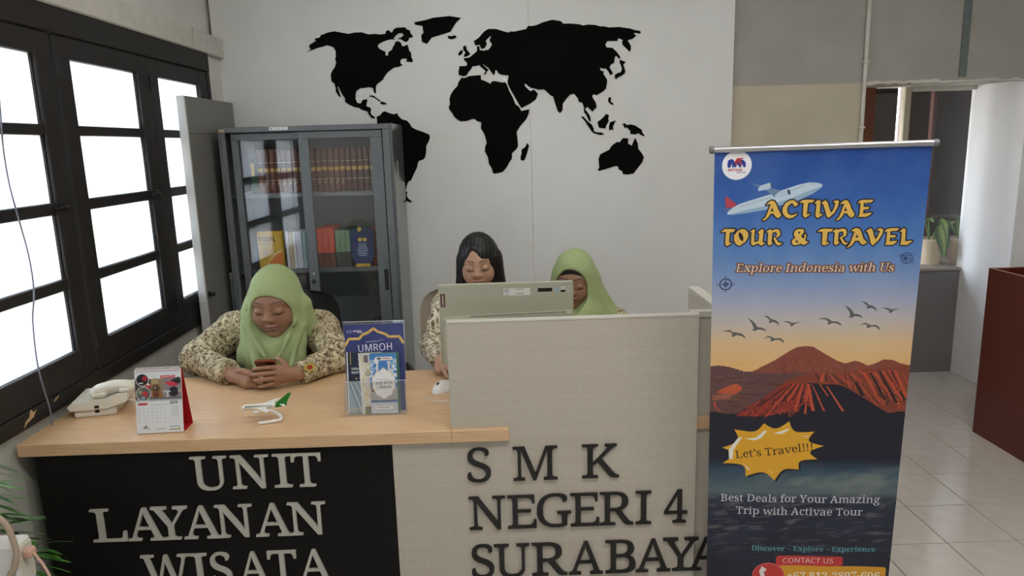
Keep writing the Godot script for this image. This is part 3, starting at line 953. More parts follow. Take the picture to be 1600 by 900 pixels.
	part(front, "wall_head", cbox(Vector3(-1.3, 2.2, 3.0), Vector3(0.5, 3.3, 3.2), 0.0), M.wall)
	part(front, "wall_sill", cbox(Vector3(-1.3, 0, 3.0), Vector3(0.5, 0.9, 3.2), 0.0), M.wall)
	var fwn := struct_node("window_5", "dark framed frosted window in the wall opposite the map", "window")
	for e: Array in [[-1.3, 0.9, -1.24, 2.2], [0.44, 0.9, 0.5, 2.2], [-0.43, 0.9, -0.37, 2.2], [-1.24, 0.9, 0.44, 0.96], [-1.24, 2.14, 0.44, 2.2]]:
		part(fwn, "frame_rail", cbox(Vector3(e[0], e[1], 3.06), Vector3(e[2], e[3], 3.12), 0.003), M.dark_wood)
	for e: Array in [[-1.24, -0.43], [-0.37, 0.44]]:
		part(fwn, "pane", cbox(Vector3(e[0], 0.96, 3.088), Vector3(e[1], 2.14, 3.093), 0.0), M.pane)

	# ceiling battens
	var tube_mat := mat(rgb(250, 248, 240), 0.5)
	tube_mat.emission_enabled = true
	tube_mat.emission = Color(1.0, 0.985, 0.96)
	tube_mat.emission_energy_multiplier = 1.2
	for p: Vector3 in LAMPS:
		var lamp := thing("ceiling_lamp", "white fluorescent batten lamp mounted under the ceiling", "lamp", p, "ceiling battens")
		part(lamp, "housing", cbox(Vector3(-0.62, 0.03, -0.05), Vector3(0.62, 0.08, 0.05), 0.006), M.white)
		part(lamp, "lamp_tube", tube([Vector3(-0.59, -0.0, 0), Vector3(0.59, 0.0, 0)], 0.013, 12), tube_mat)
		for s: float in [-1.0, 1.0]:
			part(lamp, "socket", rbox(Vector3(0.02, 0.05, 0.03), Vector3(s * 0.6, 0.01, 0), 0.003), M.white)

# ------------------------------------------------------------------ windows on the left: five leaves of four frosted panes
func build_windows() -> void:
	var face := WALL_X + 0.015
	var ends := [[-4.02, -3.53], [-3.34, -2.823], [-2.615, -2.10]]
	var rows := [[0.975, 1.205], [1.245, 1.478], [1.520, 1.757], [1.794, 2.033]]
	var head := struct_node("trim_4", "dark stained head and sill rails round the window row", "window frame")
	part(head, "head_rail", cbox(Vector3(-1.70, 2.115, -4.155), Vector3(face + 0.006, 2.212, -1.99), 0.003), M.dark_wood)
	part(head, "sill_rail", cbox(Vector3(-1.70, 0.808, -4.155), Vector3(face + 0.004, 0.862, -1.99), 0.003), M.dark_wood)
	part(head, "corner_post", cbox(Vector3(-1.70, 0.862, -4.155), Vector3(face + 0.004, 2.115, -4.118), 0.003), M.dark_wood)
	part(head, "corner_post", cbox(Vector3(-1.70, 0.862, -2.006), Vector3(face + 0.004, 2.115, -1.99), 0.003), M.dark_wood)
	var looks := ["partly behind the grey panel beside the bookcase", "between the cord and the bookcase panel", "with the grey cord hanging over it"]
	for w in ends.size():
		var a: float = ends[w][0]
		var b: float = ends[w][1]
		var za := a - 0.094
		var zb := b + 0.094
		var win := struct_node("window_%d" % (w + 1), "dark framed window leaf of four frosted panes, " + looks[w], "window")
		for e: Array in [[za, a], [b, zb]]:
			part(win, "stile", cbox(Vector3(-1.69, 0.866, e[0]), Vector3(face, 2.111, e[1]), 0.0035), M.dark_wood)
		part(win, "bottom_rail", cbox(Vector3(-1.69, 0.866, a), Vector3(face, 0.975, b), 0.003), M.dark_wood)
		part(win, "top_rail", cbox(Vector3(-1.69, 2.033, a), Vector3(face, 2.111, b), 0.003), M.dark_wood)
		for k in 3:
			part(win, "glazing_bar", cbox(Vector3(-1.68, rows[k][1], a), Vector3(face - 0.004, rows[k + 1][0], b), 0.003), M.dark_wood)
		for k in 4:
			part(win, "pane", cbox(Vector3(-1.602, rows[k][0] - 0.004, a - 0.004), Vector3(-1.597, rows[k][1] + 0.004, b + 0.004), 0.0), M.pane)
			# putty bead round each pane
			for s in 2:
				var zz: float = a if s == 0 else b - 0.006
				part(win, "putty_bead", cbox(Vector3(-1.597, rows[k][0], zz), Vector3(-1.588, rows[k][1], zz + 0.006), 0.001), M.dark_wood)
		for y: float in [0.985, 2.0]:
			part(win, "hinge", tube([Vector3(face + 0.004, y - 0.035, zb - 0.006), Vector3(face + 0.004, y + 0.035, zb - 0.006)], 0.006, 8), M.plastic_black)
		var stay := part(win, "window_stay", tube(smooth_path([Vector3(face + 0.01, 1.50, za + 0.05), Vector3(face + 0.02, 1.505, za + 0.075), Vector3(face + 0.012, 1.498, za + 0.13)], 4), 0.006, 8), M.plastic_black)
		part(stay, "stay_plate", cbox(Vector3(face, 1.485, za + 0.04), Vector3(face + 0.006, 1.52, za + 0.09), 0.002), M.plastic_black)
	# chipped paint on the sill rail
	var chip := PackedVector2Array([Vector2(0, 0), Vector2(0.02, 0.012), Vector2(0.055, 0.02), Vector2(0.075, 0.04), Vector2(0.06, 0.035), Vector2(0.045, 0.05), Vector2(0.035, 0.028), Vector2(0.012, 0.018)])
	part(head, "bare_wood_chip", prism(chip, 0.0008, Transform3D(Basis(Vector3(0, 0, -1), Vector3(0, 1, 0), Vector3(1, 0, 0)), Vector3(face + 0.0042, 0.815, -2.25))), mat(rgb(190, 160, 118), 0.8))
	part(head, "bare_wood_chip", prism(PackedVector2Array([Vector2(0, 0), Vector2(0.03, 0.008), Vector2(0.032, 0.014), Vector2(0.006, 0.008)]), 0.0008, Transform3D(Basis(Vector3(0, 0, -1), Vector3(0, 1, 0), Vector3(1, 0, 0)), Vector3(face + 0.0042, 0.845, -2.42))), mat(rgb(190, 160, 118), 0.8))

# ------------------------------------------------------------------ glazed alcove behind the banner
func build_alcove() -> void:
	var al := struct_node("wall_alcove", "deep recess with white reveal and dark low wall under its glazing", "wall")
	part(al, "reveal", cbox(Vector3(3.185, 0, -4.95), Vector3(3.2999, 1.979, -4.415), 0.004), M.white)
	part(al, "soffit", cbox(Vector3(2.1, 1.98, -5.0), Vector3(3.4, 2.3, -4.6205), 0.0), M.beam)
	part(al, "low_wall", cbox(Vector3(2.1, 0, -5.0), Vector3(3.185, 0.735, -4.9), 0.0), mat(rgb(122, 119, 121), 0.45))
	part(al, "ledge", cbox(Vector3(2.1, 0.735, -5.36), Vector3(3.46, 0.757, -4.96), 0.004), mat(rgb(150, 140, 130), 0.5))
	part(al, "ledge_nosing", cbox(Vector3(2.1, 0.735, -4.96), Vector3(3.185, 0.757, -4.885), 0.004), mat(rgb(150, 140, 130), 0.5))
	part(al, "reveal", cbox(Vector3(2.1, 0, -4.95), Vector3(2.2, 1.979, -4.6205), 0.0), M.cream_wall)
	# unlit store room beyond the glazing, panelled in brown; a gap in its far wall lets the sky show
	var wood := mat(rgb(86, 62, 50), 0.7)
	for e: Array in [[1.9, 4.345], [4.395, 5.3]]:
		part(al, "store_wall", cbox(Vector3(e[0], 0, -8.06), Vector3(e[1], 2.3, -8.0), 0.0), wood)
	# its side wall has a narrow unglazed window: the daylight on the white reveal comes from there
	for e: Array in [[-8.06, 0.0, -5.80, 2.3], [-5.25, 0.0, -4.62, 2.3], [-5.80, 0.0, -5.25, 0.8], [-5.80, 1.95, -5.25, 2.3]]:
		part(al, "store_wall", cbox(Vector3(1.84, e[1], e[0]), Vector3(1.9, e[3], e[2]), 0.0), wood)
	part(al, "store_wall", cbox(Vector3(5.3, 0, -8.06), Vector3(5.36, 2.3, -4.95), 0.0), wood)
	part(al, "store_wall", cbox(Vector3(4.4, 0, -5.0), Vector3(5.3, 2.3, -4.95), 0.0), wood)
	part(al, "store_wall", cbox(Vector3(1.9, 0, -5.0), Vector3(2.1, 2.3, -4.62), 0.0), wood)
	part(al, "store_partition", cbox(Vector3(1.9, 0, -5.96), Vector3(2.78, 2.3, -5.9), 0.0), wood)
	part(al, "store_ceiling", cbox(Vector3(1.84, 2.3, -8.06), Vector3(5.36, 2.36, -4.62), 0.0), wood)
	part(al, "store_floor", cbox(Vector3(1.84, -0.1, -8.06), Vector3(5.36, -0.002, -5.0), 0.0), M.tile)
	var brown := mat(rgb(126, 70, 44), 0.5)
	var win := struct_node("window_4", "brown framed dark glazing in the recess behind the potted plants", "window")
	part(win, "frame_post", cbox(Vector3(2.2, 0.757, -4.95), Vector3(2.515, 1.98, -4.9), 0.003), brown)
	part(win, "frame_post", cbox(Vector3(2.712, 0.757, -4.95), Vector3(2.752, 1.98, -4.9), 0.003), M.cream_wall)
	part(win, "frame_edge", cbox(Vector3(2.752, 0.757, -4.95), Vector3(2.762, 1.955, -4.91), 0.002), brown)
	part(win, "frame_head", cbox(Vector3(2.752, 1.95, -4.96), Vector3(3.185, 1.98, -4.9), 0.002), M.beam)
	part(win, "shelf_post", cbox(Vector3(3.14, 0.757, -5.34), Vector3(3.17, 1.98, -5.3), 0.003), mat(rgb(92, 56, 44), 0.5))
	part(win, "glass_pane", cbox(Vector3(2.515, 0.757, -4.932), Vector3(2.712, 1.98, -4.928), 0.0), M.glass)
	part(win, "glass_pane", cbox(Vector3(2.762, 0.757, -4.932), Vector3(3.185, 1.95, -4.928), 0.0), M.glass)
	# a line of small pale strokes on the glass, too blurred to read
	var marks := MB.new()
	var rg := RandomNumberGenerator.new()
	rg.seed = 8
	for g: Array in [[2.965, 5], [3.035, 4], [3.10, 6]]:
		for k: int in g[1]:
			var cx: float = g[0] + k * 0.0125
			marks.box(Vector3(0.002, 0.018, 0.0004), Vector3(cx, 1.112, -4.9275), 0.0)
			for y: float in [0.0, 0.009, 0.017]:
				if rg.randf() < 0.7:
					marks.box(Vector3(0.009, 0.002, 0.0004), Vector3(cx + 0.004, 1.104 + y, -4.9275), 0.0)
	part(win, "faded_glass_print", marks.mesh(), mat(rgb(170, 164, 150), 0.6)).set_meta("kind", "stuff")
	# two potted plants on the ledge
	for k in 2:
		var px := 3.06 if k == 0 else 3.272
		var p := thing("potted_plant", ["cream pot with a broad variegated leaf hanging over its rim, behind the glass", "cream pot half hidden by the white reveal, behind the glass"][k], "plant", Vector3(px, 0.757, -5.06), "plants on the recess ledge")
		var pot := MB.new()
		pot.lathe([Vector2(0, 0), Vector2(0.062, 0), Vector2(0.066, 0.004), Vector2(0.098, 0.168), Vector2(0.102, 0.175), Vector2(0.102, 0.185), Vector2(0.094, 0.186), Vector2(0.09, 0.165), Vector2(0, 0.16)], 28)
		part(p, "pot", pot.mesh(), mat(rgb(212, 192, 162), 0.5))
		var leaf_tex := leaf_image()
		var spec := [[Vector3(0.015, 0.20, 0.03), Vector3(0.02, 0.30, 0.06), Vector3(0.025, 0.19, 0.125), Vector3(0.03, 0.05, 0.135), 0.052], [Vector3(0.02, 0.2, 0.0), Vector3(0.05, 0.33, 0.03), Vector3(0.05, 0.30, 0.08), Vector3(0.05, 0.19, 0.115), 0.045], [Vector3(-0.02, 0.2, 0.0), Vector3(-0.06, 0.31, 0.02), Vector3(-0.10, 0.30, 0.04), Vector3(-0.15, 0.24, 0.05), 0.04], [Vector3(0.02, 0.2, -0.02), Vector3(0.08, 0.32, 0.0), Vector3(0.12, 0.30, 0.02), Vector3(0.16, 0.22, 0.03), 0.04], [Vector3(0, 0.2, -0.02), Vector3(-0.01, 0.32, -0.03), Vector3(-0.02, 0.34, 0.02), Vector3(-0.03, 0.31, 0.07), 0.04]]
		for s: Array in spec:
			var c: Vector3 = s[1]
			part(p, "stem", tube([Vector3(c.x * 0.3, 0.15, c.z * 0.3), s[0], s[1]], 0.005, 6), mat(rgb(96, 124, 60), 0.6))
			var rows := []
			for r in 13:
				var t := r / 12.0
				var mid: Vector3 = (s[1] as Vector3).bezier_interpolate((s[1] as Vector3).lerp(s[2], 0.7), s[2], s[3], t)
				var wdt: float = s[4] * sin(PI * pow(t, 0.75)) + 0.001
				var ln := []
				for q in 7:
					var e := q / 3.0 - 1.0
					ln.append(mid + Vector3(e * wdt, -absf(e) * 0.006, -absf(e) * 0.012))
				rows.append(ln)
			var lf := MB.new()
			lf.grid(rows)
			part(p, "leaf", lf.mesh(), leaf_tex)

func leaf_image() -> StandardMaterial3D:
	if M.has("leaf"):
		return M.leaf
	var img := Image.create(64, 128, false, Image.FORMAT_RGB8)
	var nz := FastNoiseLite.new()
	nz.seed = 4
	nz.frequency = 0.12
	for y in 128:
		for x in 64:
			var u := absf(x / 31.5 - 1.0)
			var vein := absf(fposmod(y / 128.0 * 9.0 + u * 1.2, 1.0) - 0.5)
			var k := clampf(0.95 - u * 1.05 + nz.get_noise_2d(x, y) * 0.5 - vein * 0.5, 0, 1)
			img.set_pixel(x, y, rgb(38, 84, 30).lerp(rgb(168, 186, 96), k))
	var m := tex_mat(img, 0.45)
	m.cull_mode = BaseMaterial3D.CULL_DISABLED
	M.leaf = m
	return m

# ------------------------------------------------------------------ reception counter with raised letters
func wood_mat() -> StandardMaterial3D:
	var nz := FastNoiseLite.new()
	nz.seed = 31
	nz.frequency = 0.012
	nz.fractal_octaves = 5
	var nz2 := FastNoiseLite.new()
	nz2.seed = 32
	nz2.frequency = 0.05
	var a := nz.get_seamless_image(512, 512)
	var b := nz2.get_seamless_image(512, 512)
	var img := Image.create(512, 512, false, Image.FORMAT_RGB8)
	for y in 512:
		for x in 512:
			var u := a.get_pixel(x / 10, y).r
			var v := b.get_pixel(x / 4, (y * 3) % 512).r
			var g := absf(fposmod(u * 7.0 + v * 0.35, 1.0) - 0.5) * 2.0
			var c := rgb(222, 188, 148).lerp(rgb(206, 168, 126), g * 0.75)
			c = c.lerp(rgb(188, 144, 102), clampf((v - 0.62) * 2.4, 0, 0.55))
			img.set_pixel(x, y, c)
	var m := tex_mat(img, 0.33)
	m.uv1_triplanar = true
	m.uv1_scale = Vector3(0.9, 3.2, 3.2)
	return m

# woven look of the pale laminate: fine crossing threads
func linen_mat() -> StandardMaterial3D:
	var rg := RandomNumberGenerator.new()
	rg.seed = 77
	var col := PackedFloat32Array()
	var row := PackedFloat32Array()
	for k in 512:
		col.append(rg.randf())
		row.append(rg.randf())
	var nz := FastNoiseLite.new()
	nz.seed = 78
	nz.frequency = 0.02
	var n := nz.get_seamless_image(512, 512)
	var img := Image.create(512, 512, false, Image.FORMAT_RGB8)
	for y in 512:
		for x in 512:
			var a := n.get_pixel((x * 4) % 512, y).r
			var b := n.get_pixel(x, (y * 4 + 77) % 512).r
			var t := 0.35 * col[x] * (0.4 + a) + 0.65 * row[y] * (0.4 + b)
			img.set_pixel(x, y, rgb(186, 178, 163).lerp(rgb(200, 192, 177), clampf(t, 0, 1)))
	var m := tex_mat(img, 0.6)
	m.uv1_triplanar = true
	m.uv1_scale = Vector3(1.7, 1.7, 1.7)
	return m

func build_counter() -> void:
	M.wood = wood_mat()
	M.linen = linen_mat()
	var linen_edge := mat(rgb(200, 198, 188), 0.55)
	var c := thing("reception_counter", "long reception counter, oak top, black and pale linen front with raised capital letters", "counter", Vector3(-0.4, 0, -2.5))
	var o := -c.position
	# oak top: runs from the wall to the low end of the pale panel
	part(c, "counter_top", cbox(Vector3(-1.572, TABLE_Y - 0.043, -2.86), Vector3(-0.18, TABLE_Y, -2.202), 0.0025), M.wood, o)
	part(c, "counter_top", cbox(Vector3(-0.1799, TABLE_Y - 0.043, -2.2225), Vector3(0.008, TABLE_Y, -2.202), 0.0025), M.wood, o)
	part(c, "desk_top", cbox(Vector3(-0.1799, TABLE_Y - 0.043, -2.86), Vector3(0.70, TABLE_Y, -2.246), 0.002), M.wood, o)
	part(c, "black_front", cbox(Vector3(-1.535, 0.0, FRONT_Z - 0.02), Vector3(-0.376, TABLE_Y - 0.043, FRONT_Z), 0.001), M.black, o)
	part(c, "pale_front", cbox(Vector3(-0.376, 0.0, FRONT_Z - 0.02), Vector3(0.622, TABLE_Y - 0.043, FRONT_Z), 0.001), M.linen, o)
	part(c, "pale_screen", cbox(Vector3(-0.179, TABLE_Y - 0.0435, FRONT_Z - 0.024), Vector3(0.622, 1.129, FRONT_Z + 0.0005), 0.001), M.linen, o)
	part(c, "screen_cap", cbox(Vector3(-0.181, 1.129, FRONT_Z - 0.026), Vector3(0.624, 1.137, FRONT_Z + 0.002), 0.0015), linen_edge, o)
	part(c, "screen_edge", cbox(Vector3(-0.181, TABLE_Y, FRONT_Z - 0.024), Vector3(-0.179, 1.129, FRONT_Z + 0.0005), 0.0005), linen_edge, o)
	# set-back end panel and the return that runs towards the wall
	part(c, "end_panel", cbox(Vector3(0.622, 0.0, FRONT_Z - 0.06), Vector3(0.74, 1.117, FRONT_Z - 0.035), 0.002), M.linen, o)
	part(c, "end_cap", cbox(Vector3(0.60, 1.117, FRONT_Z - 0.062), Vector3(0.745, 1.137, FRONT_Z - 0.028), 0.0015), linen_edge, o)
	part(c, "return_panel", cbox(Vector3(0.70, 0.0, -2.66), Vector3(0.74, 1.137, FRONT_Z - 0.062), 0.002), linen_edge, o)
	# inside: end wall, modesty shelf
	part(c, "end_wall", cbox(Vector3(-1.535, 0.0, -2.84), Vector3(-1.515, TABLE_Y - 0.043, FRONT_Z - 0.02), 0.001), M.black, o)
	part(c, "inner_support", cbox(Vector3(-0.386, 0.0, -2.6), Vector3(-0.366, TABLE_Y - 0.043, FRONT_Z - 0.02), 0.001), M.linen, o)
	part(c, "inner_support", cbox(Vector3(0.68, 0.0, -2.84), Vector3(0.698, TABLE_Y - 0.043, -2.28), 0.001), M.linen, o)

	# letters: each its own raised piece [character, left, right]
	var silver := mat(rgb(188, 186, 176), 0.5)
	var ink := mat(rgb(22, 20, 19), 0.45)
	var rows := [
		[0.597, 0.116, silver, [["U", -1.033, -0.915], ["N", -0.902, -0.779], ["I", -0.766, -0.708], ["T", -0.706, -0.61]]],
		[0.424, 0.116, silver, [["L", -1.38, -1.269], ["A", -1.264, -1.146], ["Y", -1.181, -1.062], ["A", -1.08, -0.958], ["N", -0.972, -0.85], ["A", -0.843, -0.725], ["N", -0.733, -0.608]]],
		[0.250, 0.118, silver, [["W", -1.235, -1.075], ["I", -1.072, -1.017], ["S", -1.008, -0.938], ["A", -0.918, -0.813], ["T", -0.815, -0.719], ["A", -0.718, -0.604]]],
		[0.592, 0.117, ink, [["S", -0.134, -0.056], ["M", 0.017, 0.163], ["K", 0.244, 0.366]]],
		[0.420, 0.118, ink, [["N", -0.134, -0.012], ["E", -0.006, 0.09], ["G", 0.092, 0.206], ["E", 0.204, 0.3], ["R", 0.302, 0.414], ["I", 0.422, 0.474], ["4", 0.517, 0.595]]],
		[0.242, 0.120, ink, [["S", -0.133, -0.056], ["U", -0.056, 0.064], ["R", 0.071, 0.191], ["A", 0.196, 0.312], ["B", 0.32, 0.423], ["A", 0.423, 0.541], ["Y", 0.516, 0.635], ["A", 0.604, 0.722]]],
	]
	for r: Array in rows:
		var k := 0
		for l: Array in r[3]:
			var d := 0.009 + 0.0006 * (k % 2)
			k += 1
			var zz := FRONT_Z + 0.0002
			if float(l[2]) > 0.7:
				continue
			letter(c, l[0], l[1], l[2], r[0], r[1], d, zz, r[2], o)
	# the last letter stands partly on the set-back end panel, behind the banner
	letter(c, "A", 0.604, 0.722, 0.242, 0.120, 0.010, FRONT_Z + 0.0002, ink, o)

func letter(c: Node3D, ch: String, x0: float, x1: float, base: float, cap: float, depth: float, z: float, m: Material, o: Vector3) -> void:
	var tm := TextMesh.new()
	tm.font = font("s")
	tm.font_size = 96
	tm.pixel_size = 0.01
	tm.depth = 1.0
	tm.curve_step = 1.5
	tm.text = ch
	var box := tm.get_aabb()
	var ref := TextMesh.new()
	ref.font = tm.font
	ref.font_size = 96
	ref.pixel_size = 0.01
	ref.text = "4" if ch == "4" else "I"
	var rb := ref.get_aabb()
	var sx := (x1 - x0) / box.size.x
	var sy := cap / rb.size.y
	var p := part(c, "raised_letter", tm, m)
	p.transform = Transform3D(Basis(Vector3(sx, 0, 0), Vector3(0, sy, 0), Vector3(0, 0, depth)), o + Vector3(x0 - box.position.x * sx, base - rb.position.y * sy, z + depth * 0.5))
	p.set_meta("label", "raised capital letter " + ch)

# ------------------------------------------------------------------ world map
func build_map() -> void:
	var m := thing("world_map", "black cut-out world map fixed flat on the pale wall", "wall map", Vector3(0, 1.95, BACK_Z))
	for k: String in LAND:
		var p := pts2(LAND[k], 0.001)
		for j in p.size():
			p[j] -= Vector2(0, 1.95)
		var mb := MB.new()
		mb.prism(p, 0.004)
		part(m, "land_" + k, mb.mesh(), M.map_black)

# ------------------------------------------------------------------ steel bookcase with sliding glass doors
func build_bookcase() -> void:
	var X0 := -1.467
	var X1 := -0.555
	var ZF := -3.9
	var ZB := -4.32
	var c := thing("steel_bookcase", "grey steel bookcase with two sliding glass doors", "bookcase", Vector3(-1.011, 0, -4.11))
	var o := -c.position
	var gloss := mat(rgb(98, 102, 102), 0.16)
	part(c, "side_panel", cbox(Vector3(X0, 0, ZB), Vector3(X0 + 0.014, 1.806, ZF), 0.003), M.steel, o)
	part(c, "side_panel", cbox(Vector3(X1 - 0.014, 0, ZB), Vector3(X1, 1.806, ZF), 0.003), gloss, o)
	part(c, "back_panel", cbox(Vector3(X0 + 0.014, 0, ZB), Vector3(X1 - 0.014, 1.79, ZB + 0.01), 0.001), M.steel, o)
	part(c, "top_panel", cbox(Vector3(X0 + 0.014, 1.778, ZB + 0.0), Vector3(X1 - 0.014, 1.806, ZF), 0.003), M.steel, o)
	part(c, "front_post", cbox(Vector3(X0 + 0.014, 0.06, ZF - 0.02), Vector3(X0 + 0.036, 1.778, ZF), 0.002), M.steel, o)
	part(c, "front_post", cbox(Vector3(X1 - 0.052, 0.06, ZF - 0.02), Vector3(X1 - 0.014, 1.778, ZF), 0.002), M.steel, o)
	part(c, "plinth", cbox(Vector3(X0 + 0.014, 0.0, ZF - 0.03), Vector3(X1 - 0.014, 0.06, ZF), 0.002), M.steel, o)
	for y: float in [1.427, 1.008, 0.60, 0.10]:
		part(c, "shelf", cbox(Vector3(X0 + 0.014, y, ZB + 0.01), Vector3(X1 - 0.014, y + 0.027, ZF - 0.085), 0.003), M.steel, o)
	# sliding doors, the right one in the front track
	for d in 2:
		var a: float = [-1.412, -1.052][d]
		var b: float = [-1.010, -0.612][d]
		var g0: float = [-1.377, -0.999][d]
		var g1: float = [-1.045, -0.675][d]
		var z: float = [ZF - 0.052, ZF - 0.027][d]
		var door := part(c, "sliding_door", cbox(Vector3(a, 1.738, z), Vector3(b, 1.774, z + 0.02), 0.002), M.steel, o)
		part(door, "door_stile", cbox(Vector3(a, 0.065, z), Vector3(g0, 1.738, z + 0.02), 0.002), M.steel)
		part(door, "door_stile", cbox(Vector3(g1, 0.065, z), Vector3(b, 1.738, z + 0.02), 0.002), M.steel)
		part(door, "door_rail", cbox(Vector3(g0, 0.065, z), Vector3(g1, 0.14, z + 0.02), 0.002), M.steel)
		part(door, "glass_pane", cbox(Vector3(g0 - 0.006, 0.134, z + 0.008), Vector3(g1 + 0.006, 1.744, z + 0.012), 0.0), M.glass)
		if d == 1:
			var hx := -0.642
			part(door, "finger_pull", cbox(Vector3(hx, 0.915, z + 0.0195), Vector3(hx + 0.022, 1.03, z + 0.021), 0.0), M.plastic_black)
			var lk := MB.new()
			lk.lathe([Vector2(0, 0.008), Vector2(0.005, 0.008), Vector2(0.0055, 0.006), Vector2(0.012, 0.006), Vector2(0.0135, 0.003), Vector2(0.0135, 0)], 20, Vector3(-1.026, 0.975, z + 0.02), Basis(Vector3.RIGHT, PI / 2))
			part(door, "lock", lk.mesh(), M.chrome)
			part(door, "lock_sticker", rbox(Vector3(0.008, 0.009, 0.0004), Vector3(-1.026, 1.018, z + 0.0204), 0.0), M.paper)
	part(c, "asset_sticker", cbox(Vector3(-1.196, 1.787, ZF), Vector3(-1.098, 1.803, ZF + 0.0006), 0.0), sticker_mat(), o)
	part(c, "asset_sticker", cbox(Vector3(-1.458, 1.783, ZF), Vector3(-1.43, 1.797, ZF + 0.0006), 0.0), mat(rgb(190, 170, 140), 0.6), o)
	part(c, "asset_sticker", cbox(Vector3(X1, 1.52, -4.06), Vector3(X1 + 0.0006, 1.61, -4.03), 0.0), mat(rgb(150, 152, 150), 0.6), o)

	# brown leather volumes on the top shelf
	var spine := spine_mat()
	var rg := RandomNumberGenerator.new()
	rg.seed = 12
	var x := -1.318
	var ys := 1.454
	while x < -0.615:
		var w := rg.randf_range(0.0295, 0.0335)
		var bk := thing("leather_volume", "brown leather volume with gold bands in the row on the top shelf", "book", Vector3(x + w / 2, ys, -4.13), "leather volumes on the top shelf")
		var hgt := 0.236 + rg.randf_range(-0.002, 0.002)
		book(bk, w, hgt, 0.2, [spine[0], spine[1], spine[2]][rg.randi() % 3], true)
		x += w + 0.0012
	var gb := thing("green_book", "dark green book with yellow mark at the end of the leather volumes", "book", Vector3(-1.338, ys, -4.13))
	book(gb, 0.03, 0.25, 0.2, mat(rgb(24, 70, 44), 0.5), false)
	part(gb, "yellow_mark", rbox(Vector3(0.02, 0.07, 0.0006), Vector3(0, 0.13, 0.1205), 0.0), mat(rgb(190, 168, 50), 0.6))

	# second shelf
	var y2 := 1.035
	var tf := thing("yellow_textbook", "yellow orange language test textbook standing face out on the shelf", "book", Vector3(-1.271, y2, -4.005))
	book(tf, 0.132, 0.213, 0.02, mat(rgb(212, 172, 30), 0.45), false)
	part(tf, "front_cover", face_quad(0.130, 0.210), tex_mat(toefl_image(), 0.4), Vector3(0, 0.1065, 0.0311))
	x = -1.192
	var pale := [[0.016, 0.208, rgb(214, 216, 214)], [0.018, 0.2, rgb(196, 186, 150)], [0.014, 0.205, rgb(222, 222, 220)], [0.03, 0.205, rgb(206, 210, 222)], [0.02, 0.207, rgb(160, 184, 190)], [0.02, 0.207, rgb(150, 176, 184)]]
	var pn := ["white slim book leaning beside the yellow textbook", "beige book with worn spine among pale books", "thin white book among the pale books", "thick bluish white volume among the pale books", "pale blue green book next to the thick white volume", "pale teal book at the end of the pale row"]
	for k in pale.size():
		var b := thing("pale_book", pn[k], "book", Vector3(x + float(pale[k][0]) / 2, y2, -4.08), "pale books on the second shelf")
		book(b, pale[k][0], pale[k][1], 0.15, mat(pale[k][2], 0.55), false)
		x += float(pale[k][0]) + 0.003
	for k in 3:
		var b := thing("orange_book", "orange red book with brown lower spine on the second shelf", "book", Vector3(-1.002 + k * 0.0315, y2, -4.1), "orange books on the second shelf")
		book(b, 0.03, 0.218, 0.19, mat(rgb(112, 70, 62), 0.6), false)
		part(b, "paper_sleeve", rbox(Vector3(0.0308, 0.138, 0.2), Vector3(0, 0.15, 0.004), 0.002), mat(rgb(206, 74, 46), 0.6))
	for k in 3:
		var b := thing("green_sleeve_book", "grey green sleeved book beside the blue shield on the second shelf", "book", Vector3(-0.903 + k * 0.0275, y2, -4.1), "grey green books on the second shelf")
		book(b, 0.026, 0.208, 0.19, mat(rgb(64, 64, 56), 0.6), false)
		part(b, "paper_sleeve", rbox(Vector3(0.0268, 0.12, 0.2), Vector3(0, 0.145, 0.004), 0.002), mat(rgb(112, 140, 112), 0.6))
	for k in 3:
		var b := thing("red_book", "dark red book at the right of the blue shield", "book", Vector3(-0.70 + k * 0.026, y2, -4.1), "dark red books on the second shelf")
		book(b, 0.025, 0.22, 0.19, mat(rgb(128, 44, 36), 0.6), false)
	# blue shield-shaped plaque in front
	var sh := thing("blue_plaque", "dark blue shield shaped plaque with gold crest and pale lines", "plaque", Vector3(-0.765, y2, -3.985))
	var poly := PackedVector2Array([Vector2(-0.045, 0.02), Vector2(0.045, 0.02), Vector2(0.062, 0.06), Vector2(0.066, 0.2), Vector2(0.05, 0.215), Vector2(-0.05, 0.215), Vector2(-0.066, 0.2), Vector2(-0.062, 0.06)])
	var lean := Basis(Vector3.RIGHT, -0.06)
	part(sh, "shield", prism(poly, 0.014, Transform3D(lean, Vector3.ZERO)), mat(rgb(22, 36, 92), 0.3))
	var gold := mat(rgb(200, 165, 70), 0.4, 0.4)
	for q: Vector2 in [Vector2(-0.012, 0.152), Vector2(0.014, 0.152)]:
		var d := MB.new()
		d.lathe([Vector2(0, 0.001), Vector2(0.010, 0.001), Vector2(0.0115, 0)], 16, Vector3(q.x, q.y, 0.0142), Basis(Vector3.RIGHT, PI / 2))
		part(sh, "gold_seal", d.mesh(), gold, Vector3.ZERO, lean)
	part(sh, "gold_crest", prism(PackedVector2Array([Vector2(-0.02, 0.195), Vector2(-0.005, 0.2), Vector2(0.0, 0.214), Vector2(-0.012, 0.226), Vector2(-0.022, 0.212)]), 0.004, Transform3D(lean, lean * Vector3(0, 0, 0.0142))), gold)
	var k2 := 0
	for wdt: float in [0.045, 0.04, 0.05, 0.056, 0.062, 0.05, 0.058, 0.04]:
		part(sh, "text_line", rbox(Vector3(wdt, 0.0035, 0.0004), Vector3(0.0, 0.128 - k2 * 0.0092, 0.0144), 0.0), mat(rgb(170, 180, 200), 0.5), Vector3.ZERO, lean)
		k2 += 1
	part(sh, "stand_foot", rbox(Vector3(0.08, 0.02, 0.03), Vector3(0, 0.01, 0.0), 0.003), gold)
